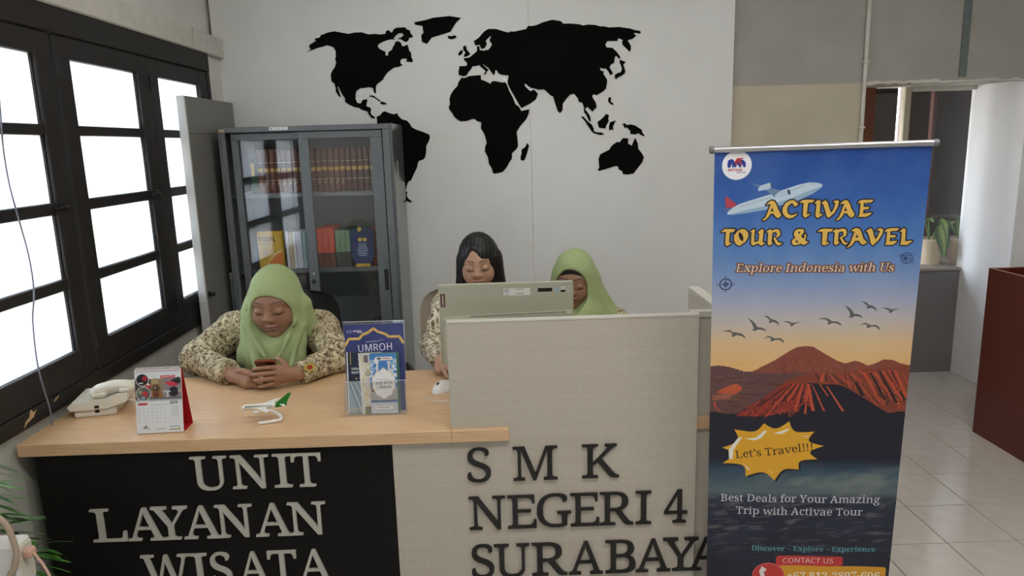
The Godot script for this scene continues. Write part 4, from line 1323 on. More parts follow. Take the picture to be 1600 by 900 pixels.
	# leaning magazines on the lower shelf
	for k in 2:
		var mg := thing("magazine", ["pale blue magazine leaning at the end of the lower shelf", "dark covered magazine leaning under the pale blue one"][k], "magazine", Vector3(-0.66 - k * 0.02, 0.63, -4.08))
		var tilt := Basis(Vector3.BACK, -0.55 - 0.12 * k)
		part(mg, "cover", rbox(Vector3(0.008, 0.25, 0.17), Vector3(0, 0.125, 0), 0.001), mat([rgb(130, 165, 200), rgb(70, 52, 48)][k], 0.4), Vector3(-0.12, 0, 0), tilt)
		part(mg, "page_block", rbox(Vector3(0.004, 0.246, 0.166), Vector3(0.005, 0.124, -0.001), 0.0), M.paper, Vector3(-0.12, 0, 0), tilt)

	# tall slim panel and thin pole at the left
	var p := thing("tall_panel", "tall thin grey panel with a pale edge standing between window and bookcase", "panel", Vector3(-1.535, 0, -3.98))
	part(p, "leaf", cbox(Vector3(-0.02, 0, -0.33), Vector3(0.02, 1.957, 0.318), 0.002), M.panel_grey)
	part(p, "edge_strip", cbox(Vector3(-0.0205, 0, 0.318), Vector3(0.0205, 0.925, 0.33), 0.002), M.panel_edge)
	part(p, "edge_strip", cbox(Vector3(-0.0205, 0.927, 0.318), Vector3(0.0205, 1.957, 0.33), 0.002), M.panel_edge)
	part(p, "seam", cbox(Vector3(0.0199, 1.775, -0.33), Vector3(0.0203, 1.778, 0.318), 0.0), M.steel_dark)
	var kn := MB.new()
	kn.lathe([Vector2(0, 0.03), Vector2(0.008, 0.03), Vector2(0.012, 0.024), Vector2(0.006, 0.012), Vector2(0.006, 0.004), Vector2(0.016, 0.003), Vector2(0.016, 0)], 16, Vector3(0.02, 0.965, 0.29), Basis(Vector3.BACK, -PI / 2))
	part(p, "knob", kn.mesh(), M.plastic_black)
	var pole := thing("thin_pole", "thin pale pole leaning between the grey panel and the bookcase", "pole", Vector3(-1.49, 0, -3.93))
	part(pole, "shaft", tube([Vector3(-0.004, 0.02, 0.0), Vector3(0.0, 1.0, -0.02)], 0.0085, 10), mat(rgb(120, 128, 134), 0.4))
	part(pole, "end_cap", tube([Vector3(0.0, 0.995, -0.02), Vector3(0.0, 1.03, -0.021)], 0.0105, 10), mat(rgb(150, 156, 160), 0.4))
	part(pole, "foot", rbox(Vector3(0.014, 0.02, 0.03), Vector3(-0.004, 0.01, 0.0), 0.002), M.plastic_black)

func face_quad(w: float, h: float) -> ArrayMesh:
	var m := MB.new()
	m.quad(Vector3(-w / 2, -h / 2, 0), Vector3(w / 2, -h / 2, 0), Vector3(w / 2, h / 2, 0), Vector3(-w / 2, h / 2, 0), Vector3.BACK)
	return m.mesh()

var book_cache := {}

func book(b: Node3D, w: float, h: float, d: float, cover: Material, rounded: bool) -> void:
	var cv := MB.new()
	for s: float in [-1.0, 1.0]:
		cv.box(Vector3(0.002, h, d), Vector3(s * (w / 2 - 0.001), h / 2, 0), 0.0006)
	part(b, "cover", cv.mesh(), cover)
	# spine towards +z, slightly rounded
	var sp := MB.new()
	var rows := []
	for r in 2:
		var ln := []
		for q in 7:
			var a := PI * q / 6.0
			ln.append(Vector3(-cos(a) * w / 2, h * (1 - r), d / 2 + sin(a) * (0.006 if rounded else 0.0015)))
		rows.append(ln)
	sp.grid(rows)
	for r in 6:
		for yy: float in [0.0, h]:
			sp.tri3(Vector3(0, yy, d / 2), rows[0][r] * Vector3(1, 0, 1) + Vector3(0, yy, 0), rows[0][r + 1] * Vector3(1, 0, 1) + Vector3(0, yy, 0), Vector3.UP * (1 if yy > 0 else -1), Vector3.UP * (1 if yy > 0 else -1), Vector3.UP * (1 if yy > 0 else -1))
	part(b, "spine", sp.mesh(), cover)
	part(b, "page_block", rbox(Vector3(w - 0.004, h - 0.006, d - 0.004), Vector3(0, h / 2, 0), 0.0), M.paper)

func spine_mat() -> Array:
	var out := []
	for v in 3:
		var ink := Ink.new(32, 236, 4, rgb(96, 52, 36))
		var base: Color = [rgb(96, 52, 36), rgb(82, 42, 31), rgb(104, 64, 48)][v]
		var rg := RandomNumberGenerator.new()
		rg.seed = 40 + v
		for y in 236:
			ink.rect(0, y, 32, 1, base.darkened(rg.randf() * 0.1))
		for y: float in [6, 74, 78, 158, 162, 228]:
			ink.rect(0, y, 32, 1.4, rgb(66, 34, 24))
		for y: float in [70, 166]:
			for k in 3:
				ink.rect(7 + k * 6.5, y, 4.5, 4, rgb(214, 186, 140))
		for k in 4:
			var x := 6 + k * 5.4
			ink.rect(x, 100 + rg.randf_range(0, 4), 3.0, 22, rgb(214, 170, 62))
			ink.rect(x - 1, 108 + rg.randf_range(0, 6), 5, 2.5, rgb(228, 190, 90))
		if v != 1:
			ink.rect(12, 178, 7, 2, rgb(200, 170, 130))
			ink.rect(12, 184, 2, 12, rgb(200, 170, 130))
			ink.rect(17, 180, 2, 8, rgb(200, 170, 130))
		for k in 3:
			ink.line(Vector2(8 + k * 8, 14), Vector2(9 + k * 8, 64), 0.7, rgb(150, 104, 80))
		out.append(tex_mat(ink.done(2), 0.4))
	return out

func sticker_mat() -> StandardMaterial3D:
	var ink := Ink.new(98, 16, 6, rgb(232, 232, 228))
	ink.disc(Vector2(11, 8), 4.5, rgb(120, 124, 128))
	for k in 3:
		ink.rect(32, 4 + k * 3.6, 50, 0.9, rgb(120, 120, 120))
	return tex_mat(ink.done(2), 0.5)

func toefl_image() -> Image:
	var ink := Ink.new(130, 210, 5, rgb(208, 168, 32))
	ink.poly(PackedVector2Array([Vector2(130, 112), Vector2(130, 210), Vector2(40, 210), Vector2(58, 168), Vector2(90, 132)]), rgb(214, 124, 34))
	ink.poly(PackedVector2Array([Vector2(130, 108), Vector2(84, 130), Vector2(62, 158), Vector2(40, 205), Vector2(36, 205), Vector2(58, 156), Vector2(80, 126), Vector2(130, 100)]), rgb(226, 206, 150))
	write(ink, "TOEFL", "A", Vector2(6, 54), Vector2(98, 54), 25, rgb(34, 26, 14))
	for k in 9:
		ink.rect(24, 86 + k * 8.5, 34 - (k % 3) * 5, 1.6, rgb(124, 92, 20))
	ink.rect(6, 66, 60, 3, rgb(120, 88, 20))
	ink.disc(Vector2(100, 192), 12, rgb(232, 222, 190), 0.7)
	return ink.done(2)

# ------------------------------------------------------------------ roll-up banner
func col_stops(y: float, st: Array) -> Color:
	for k in st.size() - 1:
		if y <= float(st[k + 1][0]):
			return (st[k][1] as Color).lerp(st[k + 1][1], clampf((y - float(st[k][0])) / (float(st[k + 1][0]) - float(st[k][0])), 0, 1))
	return st[-1][1]

func banner_image() -> Image:
	# soft backdrop at low resolution: sky, dusk, then night mist over the caldera
	var bw := 144
	var bh := 393
	var bg := Image.create(bw, bh, false, Image.FORMAT_RGB8)
	var nz := FastNoiseLite.new()
	nz.seed = 61
	nz.frequency = 0.02
	nz.fractal_octaves = 5
	var stops := [[0, rgb(34, 74, 150)], [120, rgb(48, 94, 172)], [265, rgb(84, 130, 196)], [360, rgb(128, 156, 202)], [435, rgb(170, 178, 202)], [500, rgb(204, 192, 186)], [560, rgb(228, 196, 152)], [640, rgb(240, 190, 126)], [700, rgb(240, 184, 118)], [790, rgb(22, 26, 48)], [940, rgb(16, 22, 44)], [985, rgb(50, 78, 100)], [1060, rgb(96, 112, 116)], [1100, rgb(30, 40, 62)], [1300, rgb(24, 30, 50)], [1572, rgb(18, 22, 40)]]
	for y in bh:
		var v := y * 4.0
		for x in bw:
			var c := col_stops(v, stops)
			if v < 720:
				c = c.lightened(clampf(nz.get_noise_2d(x * 1.5, y) * 0.10 + 0.02, 0, 0.1))
			elif v > 950:
				var a := nz.get_noise_2d(x * 0.9 + 300, y * 2.6 + x * 0.5)
				var b := nz.get_noise_2d(x * 1.6 + 900, y * 6.0 + x * 0.8)
				var mist := clampf(0.3 + a * 1.4, 0, 1)
				if v < 1080:
					c = c.lerp(rgb(134, 142, 134), mist * 0.7 * clampf((v - 950) / 50.0, 0, 1) * clampf(x / 60.0, 0.1, 1))
				else:
					c = c.lerp(rgb(120, 112, 110), clampf((b - 0.12) * 2.2, 0, 0.75) * clampf((1330.0 - v) / 120.0, 0, 1))
					c = c.lerp(rgb(52, 60, 84), mist * 0.4)
			bg.set_pixel(x, y, c)
	var K := 2.4
	bg.resize(int(573 * K), int(1572 * K), Image.INTERPOLATE_CUBIC)
	var ink := Ink.new(573, 1572, K)
	ink.im = bg
	var rg := RandomNumberGenerator.new()
	rg.seed = 62
	# volcano range
	ink.poly(pts2(B_SEMERU, 0.1), rgb(142, 76, 62))
	for k in 70:
		var a := Vector2(rg.randf_range(160, 500), rg.randf_range(600, 668))
		var e := Vector2(rg.randf_range(-12, 26), rg.randf_range(14, 34))
		if Geometry2D.is_point_in_polygon(a, pts2(B_SEMERU, 0.1)) and Geometry2D.is_point_in_polygon(a + e, pts2(B_SEMERU, 0.1)):
			ink.line(a, a + e, rg.randf_range(1.5, 5), [rgb(158, 78, 58), rgb(128, 70, 62), rgb(120, 62, 56), rgb(150, 92, 78)][k % 4])
	ink.poly(pts2(B_LEFT_RIDGE, 0.1), rgb(104, 72, 72))
	for k in 60:
		var a := Vector2(rg.randf_range(2, 200), rg.randf_range(668, 790))
		if Geometry2D.is_point_in_polygon(a, pts2(B_LEFT_RIDGE, 0.1)):
			ink.line(a, a + Vector2(rg.randf_range(20, 60), rg.randf_range(-8, 10)), rg.randf_range(2, 7), [rgb(112, 80, 80), rgb(92, 62, 64), rgb(120, 76, 68), rgb(98, 56, 50)][k % 4])
	ink.poly(pts2(B_RIGHT_RIDGE, 0.1), rgb(138, 66, 48))
	for k in 110:
		var a := Vector2(rg.randf_range(250, 573), rg.randf_range(650, 740))
		var e := Vector2(rg.randf_range(6, 40), rg.randf_range(16, 60))
		if Geometry2D.is_point_in_polygon(a, pts2(B_RIGHT_RIDGE, 0.1)) and Geometry2D.is_point_in_polygon(a + e, pts2(B_RIGHT_RIDGE, 0.1)):
			ink.line(a, a + e, rg.randf_range(1, 4), [rgb(178, 82, 52), rgb(104, 46, 40), rgb(196, 92, 56), rgb(84, 40, 44)][k % 4])
	ink.poly(pts2(B_ORANGE_HILL, 0.1), rgb(198, 92, 58))
	ink.poly(pts2(B_PINK_HILL, 0.1), rgb(160, 96, 78))
	ink.poly(pts2(B_CRATER, 0.1), rgb(24, 26, 44))
	ink.poly(pts2(B_CRATER_LIT, 0.1), rgb(148, 52, 40))
	for k in 240:
		var a := Vector2(rg.randf_range(60, 300), rg.randf_range(694, 800))
		var e := Vector2(rg.randf_range(-26, 6), rg.randf_range(8, 26))
		if Geometry2D.is_point_in_polygon(a, pts2(B_CRATER_LIT, 0.1)):
			ink.line(a, a + e, rg.randf_range(0.8, 2.8), [rgb(186, 66, 46), rgb(110, 36, 34), rgb(204, 84, 54), rgb(70, 30, 38)][k % 4])
	# the photograph is soft: melt the strokes together
	var reg := Rect2i(0, int(640 * K), ink.W, int(200 * K))
	var soft := ink.im.get_region(reg)
	soft.resize(ink.W / 9, int(200 * K) / 9, Image.INTERPOLATE_BILINEAR)
	soft.resize(reg.size.x, reg.size.y, Image.INTERPOLATE_CUBIC)
	ink.im.blit_rect(soft, Rect2i(0, 0, reg.size.x, reg.size.y), reg.position)
	for s: Array in B_DARK_STREAK:
		ink.poly(pts2(s, 0.1), rgb(40, 28, 38))
	for s: Array in B_LIGHT_STREAK:
		ink.poly(pts2(s, 0.1), rgb(196, 84, 54))
	var soft2 := ink.im.get_region(reg)
	soft2.resize(ink.W / 4, int(200 * K) / 4, Image.INTERPOLATE_BILINEAR)
	soft2.resize(reg.size.x, reg.size.y, Image.INTERPOLATE_CUBIC)
	ink.im.blit_rect(soft2, Rect2i(0, 0, reg.size.x, reg.size.y), reg.position)
	for k in 0:
		var a := Vector2(rg.randf_range(0, 560), rg.randf_range(800, 830))
		ink.line(a, a + Vector2(rg.randf_range(10, 50), rg.randf_range(-4, 4)), rg.randf_range(2, 8), [rgb(22, 24, 42), rgb(28, 28, 46)][k % 2])
	# foam-like pale wisps low on the sheet
	for k in 130:
		var a := Vector2(rg.randf_range(-20, 420), rg.randf_range(1090, 1290))
		var l := rg.randf_range(14, 70)
		ink.line(a, a + Vector2(l, rg.randf_range(-10, 2) * l / 60), rg.randf_range(0.6, 2.4), [rgb(112, 104, 100), rgb(84, 88, 100), rgb(62, 68, 86), rgb(34, 42, 62), rgb(22, 28, 48)][k % 5])
	# birds
	for b: Array in B_BIRD:
		ink.poly(pts2(b, 0.1), rgb(96, 98, 96))
	# airliner
	ink.poly(pts2(B_STAB, 0.1), rgb(96, 120, 156))
	ink.poly(pts2(B_TAIL, 0.1), rgb(186, 66, 84))
	ink.poly(pts2(B_PLANE, 0.1), rgb(196, 216, 232))
	ink.poly(pts2(B_PLANE_LOW, 0.1), rgb(150, 180, 206))
	ink.poly(pts2(B_WING, 0.1), rgb(112, 140, 176))
	for e: Array in B_ENGINES:
		ink.poly(pts2(e, 0.1), rgb(188, 208, 226))
	for e: Array in B_INTAKES:
		ink.poly(pts2(e, 0.1), rgb(54, 74, 110))
	for w in pts2(B_WINDOWS, 0.1):
		ink.rect(w.x - 1, w.y - 1.2, 1.8, 2.6, rgb(40, 52, 76))
	# round logo
	ink.disc(Vector2(61.1, 40), 40.2, rgb(240, 240, 244))
	for p: Array in B_LOGO_BLUE:
		ink.poly(pts2(p, 0.1), rgb(44, 62, 150))
	ink.poly(pts2(B_LOGO_RED, 0.1), rgb(186, 50, 56))
	write(ink, "AKTIVAE", "A", Vector2(36.3, 55.7), Vector2(75.9, 56.3), 7.0, rgb(170, 42, 50))
	write(ink, "Tour & Travel", "A", Vector2(60.5, 61.4), Vector2(85, 62), 3.6, rgb(36, 48, 110))
	# gold title
	for p: Array in B_GOLD:
		ink.grown(pts2(p, 0.1), rgb(34, 30, 44), 3.6)
	for p: Array in B_GOLD:
		ink.poly(pts2(p, 0.1), rgb(232, 190, 92))
	for p: Array in B_HOLE:
		ink.poly(pts2(p, 0.1), rgb(40, 32, 40))
	write(ink, "Explore Indonesia with Us", "s", Vector2(65.6, 345), Vector2(500, 351), 23.5, rgb(244, 228, 206), 0.16, 3.4, rgb(118, 76, 58))
	# compass and globe marks
	var navy := rgb(32, 50, 92)
	var cc := Vector2(38.5, 381.9)
	ink.ring(cc, 16.5, 3.2, navy)
	for k in 8:
		var a := TAU * k / 8
		var l := 15.0 if k % 2 == 0 else 9.0
		var d := Vector2.from_angle(a)
		ink.poly(PackedVector2Array([cc + d * l, cc + d.rotated(0.9) * 3, cc + d.rotated(-0.9) * 3]), navy)
		if k % 2 == 0:
			ink.disc(cc + d * 23.5, 1.7, navy)
			ink.line(cc + d * 17, cc + d * 21, 0.8, navy)
	var gc := Vector2(533.6, 313)
	ink.ring(gc, 15.5, 1.8, navy)
	ink.ring(gc, 15.5, 1.2, navy, 0.5, 1)
	ink.line(gc - Vector2(0, 15), gc + Vector2(0, 15), 1.2, navy)
	for y: float in [-7.0, 0.0, 7.0]:
		var hw := sqrt(15.5 * 15.5 - y * y)
		ink.line(gc + Vector2(-hw, y), gc + Vector2(hw, y), 1.1, navy)
	ink.poly(PackedVector2Array([gc + Vector2(-13, 5), gc + Vector2(-4, 0), gc + Vector2(-8, -5), gc + Vector2(-5, -5), gc + Vector2(0, -1), gc + Vector2(3, -2), gc + Vector2(0, 2), gc + Vector2(-2, 7), gc + Vector2(-5, 3)]), navy)
	ink.ring(gc + Vector2(-15, -7), 4, 1.4, navy)
	ink.ring(gc + Vector2(16, 10), 4, 1.4, navy)
	# comic burst
	var br := pts2(B_BURST, 0.1)
	var sh := PackedVector2Array()
	for q in br:
		sh.append(q + Vector2(6, 5))
	ink.poly(sh, rgb(24, 28, 46))
	ink.poly(br, rgb(236, 176, 44))
	for p: Array in B_GLINT:
		ink.poly(pts2(p, 0.1), rgb(244, 240, 228))
	write(ink, "Let’s Travel!!!", "s", Vector2(82.7, 947), Vector2(311.4, 917), 26, rgb(58, 34, 26))
	write(ink, "Best Deals for Your Amazing", "s", Vector2(39.5, 1099), Vector2(523.6, 1101), 26, rgb(226, 226, 232))
	write(ink, "Trip with Activae Tour", "s", Vector2(88.3, 1145), Vector2(475.4, 1146), 26, rgb(226, 226, 232))
	write(ink, "Discover – Explore – Experience", "S", Vector2(140.5, 1280), Vector2(524.4, 1278), 18, rgb(94, 170, 178))
	# contact strip
	for a: Array in [[217.8, 1297.0, 210.0, 38.0, rgb(206, 58, 56)], [225.0, 1334.0, 338.0, 74.0, rgb(230, 166, 44)]]:
		var r := round_rect(a[2], a[3], 12.0)
		var pl := PackedVector2Array()
		for q in r:
			pl.append(q + Vector2(float(a[0]) + float(a[2]) / 2, float(a[1]) + float(a[3]) / 2))
		ink.poly(pl, a[4])
	write(ink, "CONTACT US", "a", Vector2(240.6, 1325), Vector2(397.3, 1323), 18.5, rgb(242, 228, 226))
	write(ink, "+62 812-2807-606", "S", Vector2(257.9, 1386), Vector2(545.8, 1380), 26, rgb(246, 240, 226))
	ink.disc(Vector2(196.6, 1376), 51, rgb(228, 112, 110))
	ink.disc(Vector2(196.6, 1377), 48.5, rgb(206, 58, 56))
	ink.poly(pts2(B_HANDSET, 0.1), rgb(246, 240, 240))
	ink.line(Vector2(180, 1384), Vector2(206, 1404), 11, rgb(246, 240, 240))
	return ink.done(2)

func build_banner() -> void:
	var TL := Vector3(0.5955, 1.645, -2.015)
	var B0 := Vector3(0.649, 0.08, -2.156)
	var R := Vector3(0.5700, 0.003, 0.060)
	var b := thing("roll_up_banner", "tall roll-up banner with gold title over a volcano picture", "banner", B0 + R * 0.5 - Vector3(0, 0.08, 0))
	var o := -b.position
	var up := (TL - B0)
	var nn := R.cross(up).normalized()
	var rows := []
	for r in 25:
		var ln := []
		for q in 17:
			var u := q / 16.0
			var v := 1.0 - r / 24.0
			var bow := 0.004 * sin(PI * u) * sin(PI * v) + 0.0012 * sin(u * 21.0 + v * 2.0)
			ln.append(B0 + R * u + up * v + nn * bow)
		rows.append(ln)
	var sheet := MB.new()
	sheet.grid(rows)
	part(b, "printed_sheet", sheet.mesh(), tex_mat(banner_image(), 0.42), o)
	var back := []
	for r: Array in rows:
		var ln := []
		for p: Vector3 in r:
			ln.append(p - nn * 0.0008)
		back.append(ln)
	var bk := MB.new()
	bk.grid(back, true)
	part(b, "sheet_back", bk.mesh(), mat(rgb(176, 178, 180), 0.6), o)
	var rd := R.normalized()
	part(b, "top_rail", tube([TL - rd * 0.004 + Vector3(0, 0.004, 0), TL + R + rd * 0.004 + Vector3(0, 0.004, 0)], 0.0085, 16), M.alu, o)
	for e: Array in [[TL, -1.0], [TL + R, 1.0]]:
		var p: Vector3 = e[0]
		var s: float = e[1]
		part(b, "rail_end_cap", tube([p + rd * s * 0.002 + Vector3(0, 0.004, 0), p + rd * s * 0.013 + Vector3(0, 0.004, 0)], 0.0105, 12), mat(rgb(120, 120, 122), 0.5), o)
	part(b, "support_pole", tube([B0 + R * 0.5 - nn * 0.02 - Vector3(0, 0.02, 0), TL + R * 0.5 - nn * 0.012], 0.007, 10), M.alu, o)
	# cassette lying on the floor
	var bs := Basis(rd, Vector3.UP, rd.cross(Vector3.UP))
	var mid := B0 + R * 0.5
	part(b, "cassette", rbox(Vector3(0.60, 0.062, 0.085), Vector3(mid.x, 0.047, mid.z), 0.012, bs), M.alu, o)
	for s: float in [-1.0, 1.0]:
		part(b, "cassette_end", rbox(Vector3(0.012, 0.066, 0.089), Vector3(mid.x, 0.047, mid.z) + rd * s * 0.304, 0.01, bs), mat(rgb(60, 60, 62), 0.5), o)
		part(b, "foot", rbox(Vector3(0.035, 0.014, 0.10), Vector3(mid.x, 0.007, mid.z) + rd * s * 0.22, 0.004, bs), M.alu, o)

# ------------------------------------------------------------------ things on the counter
func build_counter_things() -> void:
	var Y := TABLE_Y
	# desk telephone
	var t := thing("desk_telephone", "ivory corded desk telephone beside the window end of the counter", "telephone", Vector3(-1.447, Y, -2.515))
	t.rotation.y = 0.22
	var side := PackedVector2Array([Vector2(-0.09, 0.03), Vector2(-0.098, 0.045), Vector2(-0.085, 0.058), Vector2(0.02, 0.062), Vector2(0.06, 0.074), Vector2(0.096, 0.078), Vector2(0.1, 0.062), Vector2(0.092, 0.048), Vector2(0.03, 0.03)])
	part(t, "body", prism(side, 0.17, Transform3D(Basis.IDENTITY, Vector3(0, 0, -0.085))), M.ivory)
	part(t, "lower_body", rbox(Vector3(0.135, 0.032, 0.15), Vector3(-0.015, 0.016, 0), 0.004), M.ivory)
	var hs := part(t, "handset", tube(smooth_path([Vector3(-0.02, 0.073, 0.05), Vector3(0.01, 0.090, 0.05), Vector3(0.05, 0.099, 0.05), Vector3(0.09, 0.094, 0.05), Vector3(0.105, 0.080, 0.05)], 5), [0.018, 0.021, 0.023, 0.024, 0.024, 0.023, 0.022, 0.021, 0.021, 0.021, 0.021, 0.021, 0.021, 0.021, 0.022, 0.022, 0.023, 0.023, 0.023, 0.021, 0.014], 14), M.ivory)
	part(hs, "ear_cup", rbox(Vector3(0.055, 0.026, 0.05), Vector3(0.0, 0.076, 0.05), 0.009), M.ivory)
	part(hs, "ear_cup", rbox(Vector3(0.045, 0.024, 0.05), Vector3(0.085, 0.086, 0.05), 0.009), M.ivory)
	for r in 4:
		for q in 3:
			part(t, "key", rbox(Vector3(0.011, 0.004, 0.009), Vector3(-0.065 + r * 0.016, 0.0605 + r * 0.0007, -0.06 + q * 0.016), 0.0015), M.plastic_white)
	part(t, "display", rbox(Vector3(0.012, 0.003, 0.05), Vector3(0.012, 0.0625, -0.045), 0.001), mat(rgb(90, 100, 92), 0.3))
	for q: Vector2 in [Vector2(-0.005, 0.038), Vector2(-0.008, 0.019)]:
		part(t, "line_socket", rbox(Vector3(0.015, 0.011, 0.002), Vector3(q.x, q.y, 0.0845 if q.y > 0.03 else 0.0748), 0.0005), M.plastic_black)
	var coil := []
	for k in 130:
		var u := k / 129.0
		var c := Vector3(0.10, 0.052, 0.075).lerp(Vector3(0.125, 0.008, 0.03), u)
		c += Vector3(sin(u * PI) * 0.028, 0, sin(u * PI) * 0.02)
		var a := u * TAU * 15
		coil.append(c + Vector3(cos(a) * 0.005, 0, sin(a) * 0.005))
	part(t, "coiled_cord", tube(coil, 0.0016, 6), M.ivory)

	# desk calendar
	var c := thing("desk_calendar", "standing desk calendar with red back and white wire spiral", "calendar", Vector3(-1.14, Y, -2.30))
	c.rotation.y = 0.06
	var w := 0.150
	var h := 0.212
	var lean := atan2(0.038, 0.208)
	var fb := Basis(Vector3.RIGHT, -lean)
	part(c, "front_board", rbox(Vector3(w, h, 0.0022), Vector3(0, h / 2, 0), 0.0005), M.red, Vector3(0, 0, 0.036), fb)
	part(c, "page_block", rbox(Vector3(w - 0.002, h - 0.003, 0.003), Vector3(0, h / 2, 0.0027), 0.0004), M.paper, Vector3(0, 0, 0.036), fb)
	part(c, "top_page", face_quad(w - 0.003, h - 0.004), tex_mat(calendar_image(), 0.4), Vector3(0, 0, 0.036) + fb * Vector3(0, h / 2, 0.0044), fb)
	part(c, "back_board", rbox(Vector3(w + 0.004, h, 0.0022), Vector3(0, h / 2, 0), 0.0005), M.red, Vector3(0, 0, -0.040), Basis(Vector3.RIGHT, lean * 1.02))
	part(c, "base_board", rbox(Vector3(w, 0.002, 0.06), Vector3(0, 0.001, -0.008), 0.0004), M.red)
	var wire := mat(rgb(235, 235, 235), 0.4)
	for k in 26:
		var x := -w / 2 + 0.006 + k * (w - 0.012) / 25.0
		var ring := []
		for j in 13:
			var a := TAU * j / 12.0
			ring.append(Vector3(x + j * 0.0001, 0.208 + sin(a) * 0.006, -0.002 + cos(a) * 0.007))
		part(c, "wire_ring", tube(ring, 0.0011, 5), wire)

	# airliner model on its stand
	var p := thing("model_airplane", "small white model airliner with green tail on a white bent stand", "model", Vector3(-0.80, Y, -2.345))
	var white := mat(rgb(236, 236, 232), 0.3)
	var green := mat(rgb(28, 122, 34), 0.35)
	var ax := Vector3(0.985, 0.055, 0.0).normalized() # nose to tail
	var nose := Vector3(-0.098, 0.048, 0.0)
	var fus := []
	var rad := []
	for k in 15:
		var u := k / 14.0
		fus.append(nose + ax * 0.152 * u)
		rad.append(0.0098 * (sqrt(clampf(1 - pow(1 - u / 0.12, 2), 0.02, 1)) if u < 0.12 else (1.0 if u < 0.68 else lerpf(1.0, 0.35, (u - 0.68) / 0.32))))
	part(p, "fuselage", tube(fus, rad, 14), white)
	part(p, "tail_cone", tube([nose + ax * 0.118, nose + ax * 0.135, nose + ax * 0.154], [0.0086, 0.0072, 0.0036], 14), green)
	var T := Transform3D(Basis.IDENTITY, nose + ax * 0.118)
	part(p, "tail_fin", prism(PackedVector2Array([Vector2(-0.004, 0.004), Vector2(0.036, 0.006), Vector2(0.056, 0.042), Vector2(0.044, 0.042)]), 0.003, Transform3D(T.basis, T.origin - Vector3(0, 0, 0.0015))), green)
	for s: float in [-1.0, 1.0]:
		var wing := PackedVector2Array([Vector2(-0.022, 0.0), Vector2(0.020, 0.0), Vector2(0.052, 0.068), Vector2(0.042, 0.068)])
		var wb := Basis(Vector3(1, 0, 0), Vector3(0, 0.09, s).normalized(), Vector3(0, 1, 0))
		var wg := part(p, "wing", prism(wing, 0.003, Transform3D(wb, nose + ax * 0.062 - Vector3(0, 0.004, 0))), white)
		part(wg, "engine", tube([nose + ax * 0.05 + Vector3(0, -0.011, s * 0.026), nose + ax * 0.053 + Vector3(0, -0.011, s * 0.026), nose + ax * 0.072 + Vector3(0, -0.011, s * 0.026)], [0.0045, 0.0055, 0.0035], 10), white)
		part(p, "tailplane", prism(PackedVector2Array([Vector2(0, 0), Vector2(0.018, 0), Vector2(0.03, 0.028), Vector2(0.022, 0.028)]), 0.002, Transform3D(wb, nose + ax * 0.128 + Vector3(0, 0.002, 0))), white)
	part(p, "nose_gear", tube([nose + ax * 0.01 - Vector3(0, 0.006, 0), nose + ax * 0.011 - Vector3(0, 0.02, 0)], [0.0014, 0.0025], 8), white)
	part(p, "window_band", cbox(nose + ax * 0.016 + Vector3(0, 0.001, 0.0086), nose + ax * 0.105 + Vector3(0, 0.004, 0.0094), 0.0), mat(rgb(150, 166, 150), 0.4))
	part(p, "stand", tube(smooth_path([Vector3(-0.03, 0.038, 0.0), Vector3(0.005, 0.036, 0.004), Vector3(0.03, 0.022, 0.006), Vector3(0.036, 0.008, 0.012), Vector3(0.02, 0.0055, 0.02), Vector3(-0.032, 0.0055, 0.036)], 5), [0.003, 0.004, 0.005, 0.005, 0.0055], 10), white)

	build_brochures()
	build_computer()

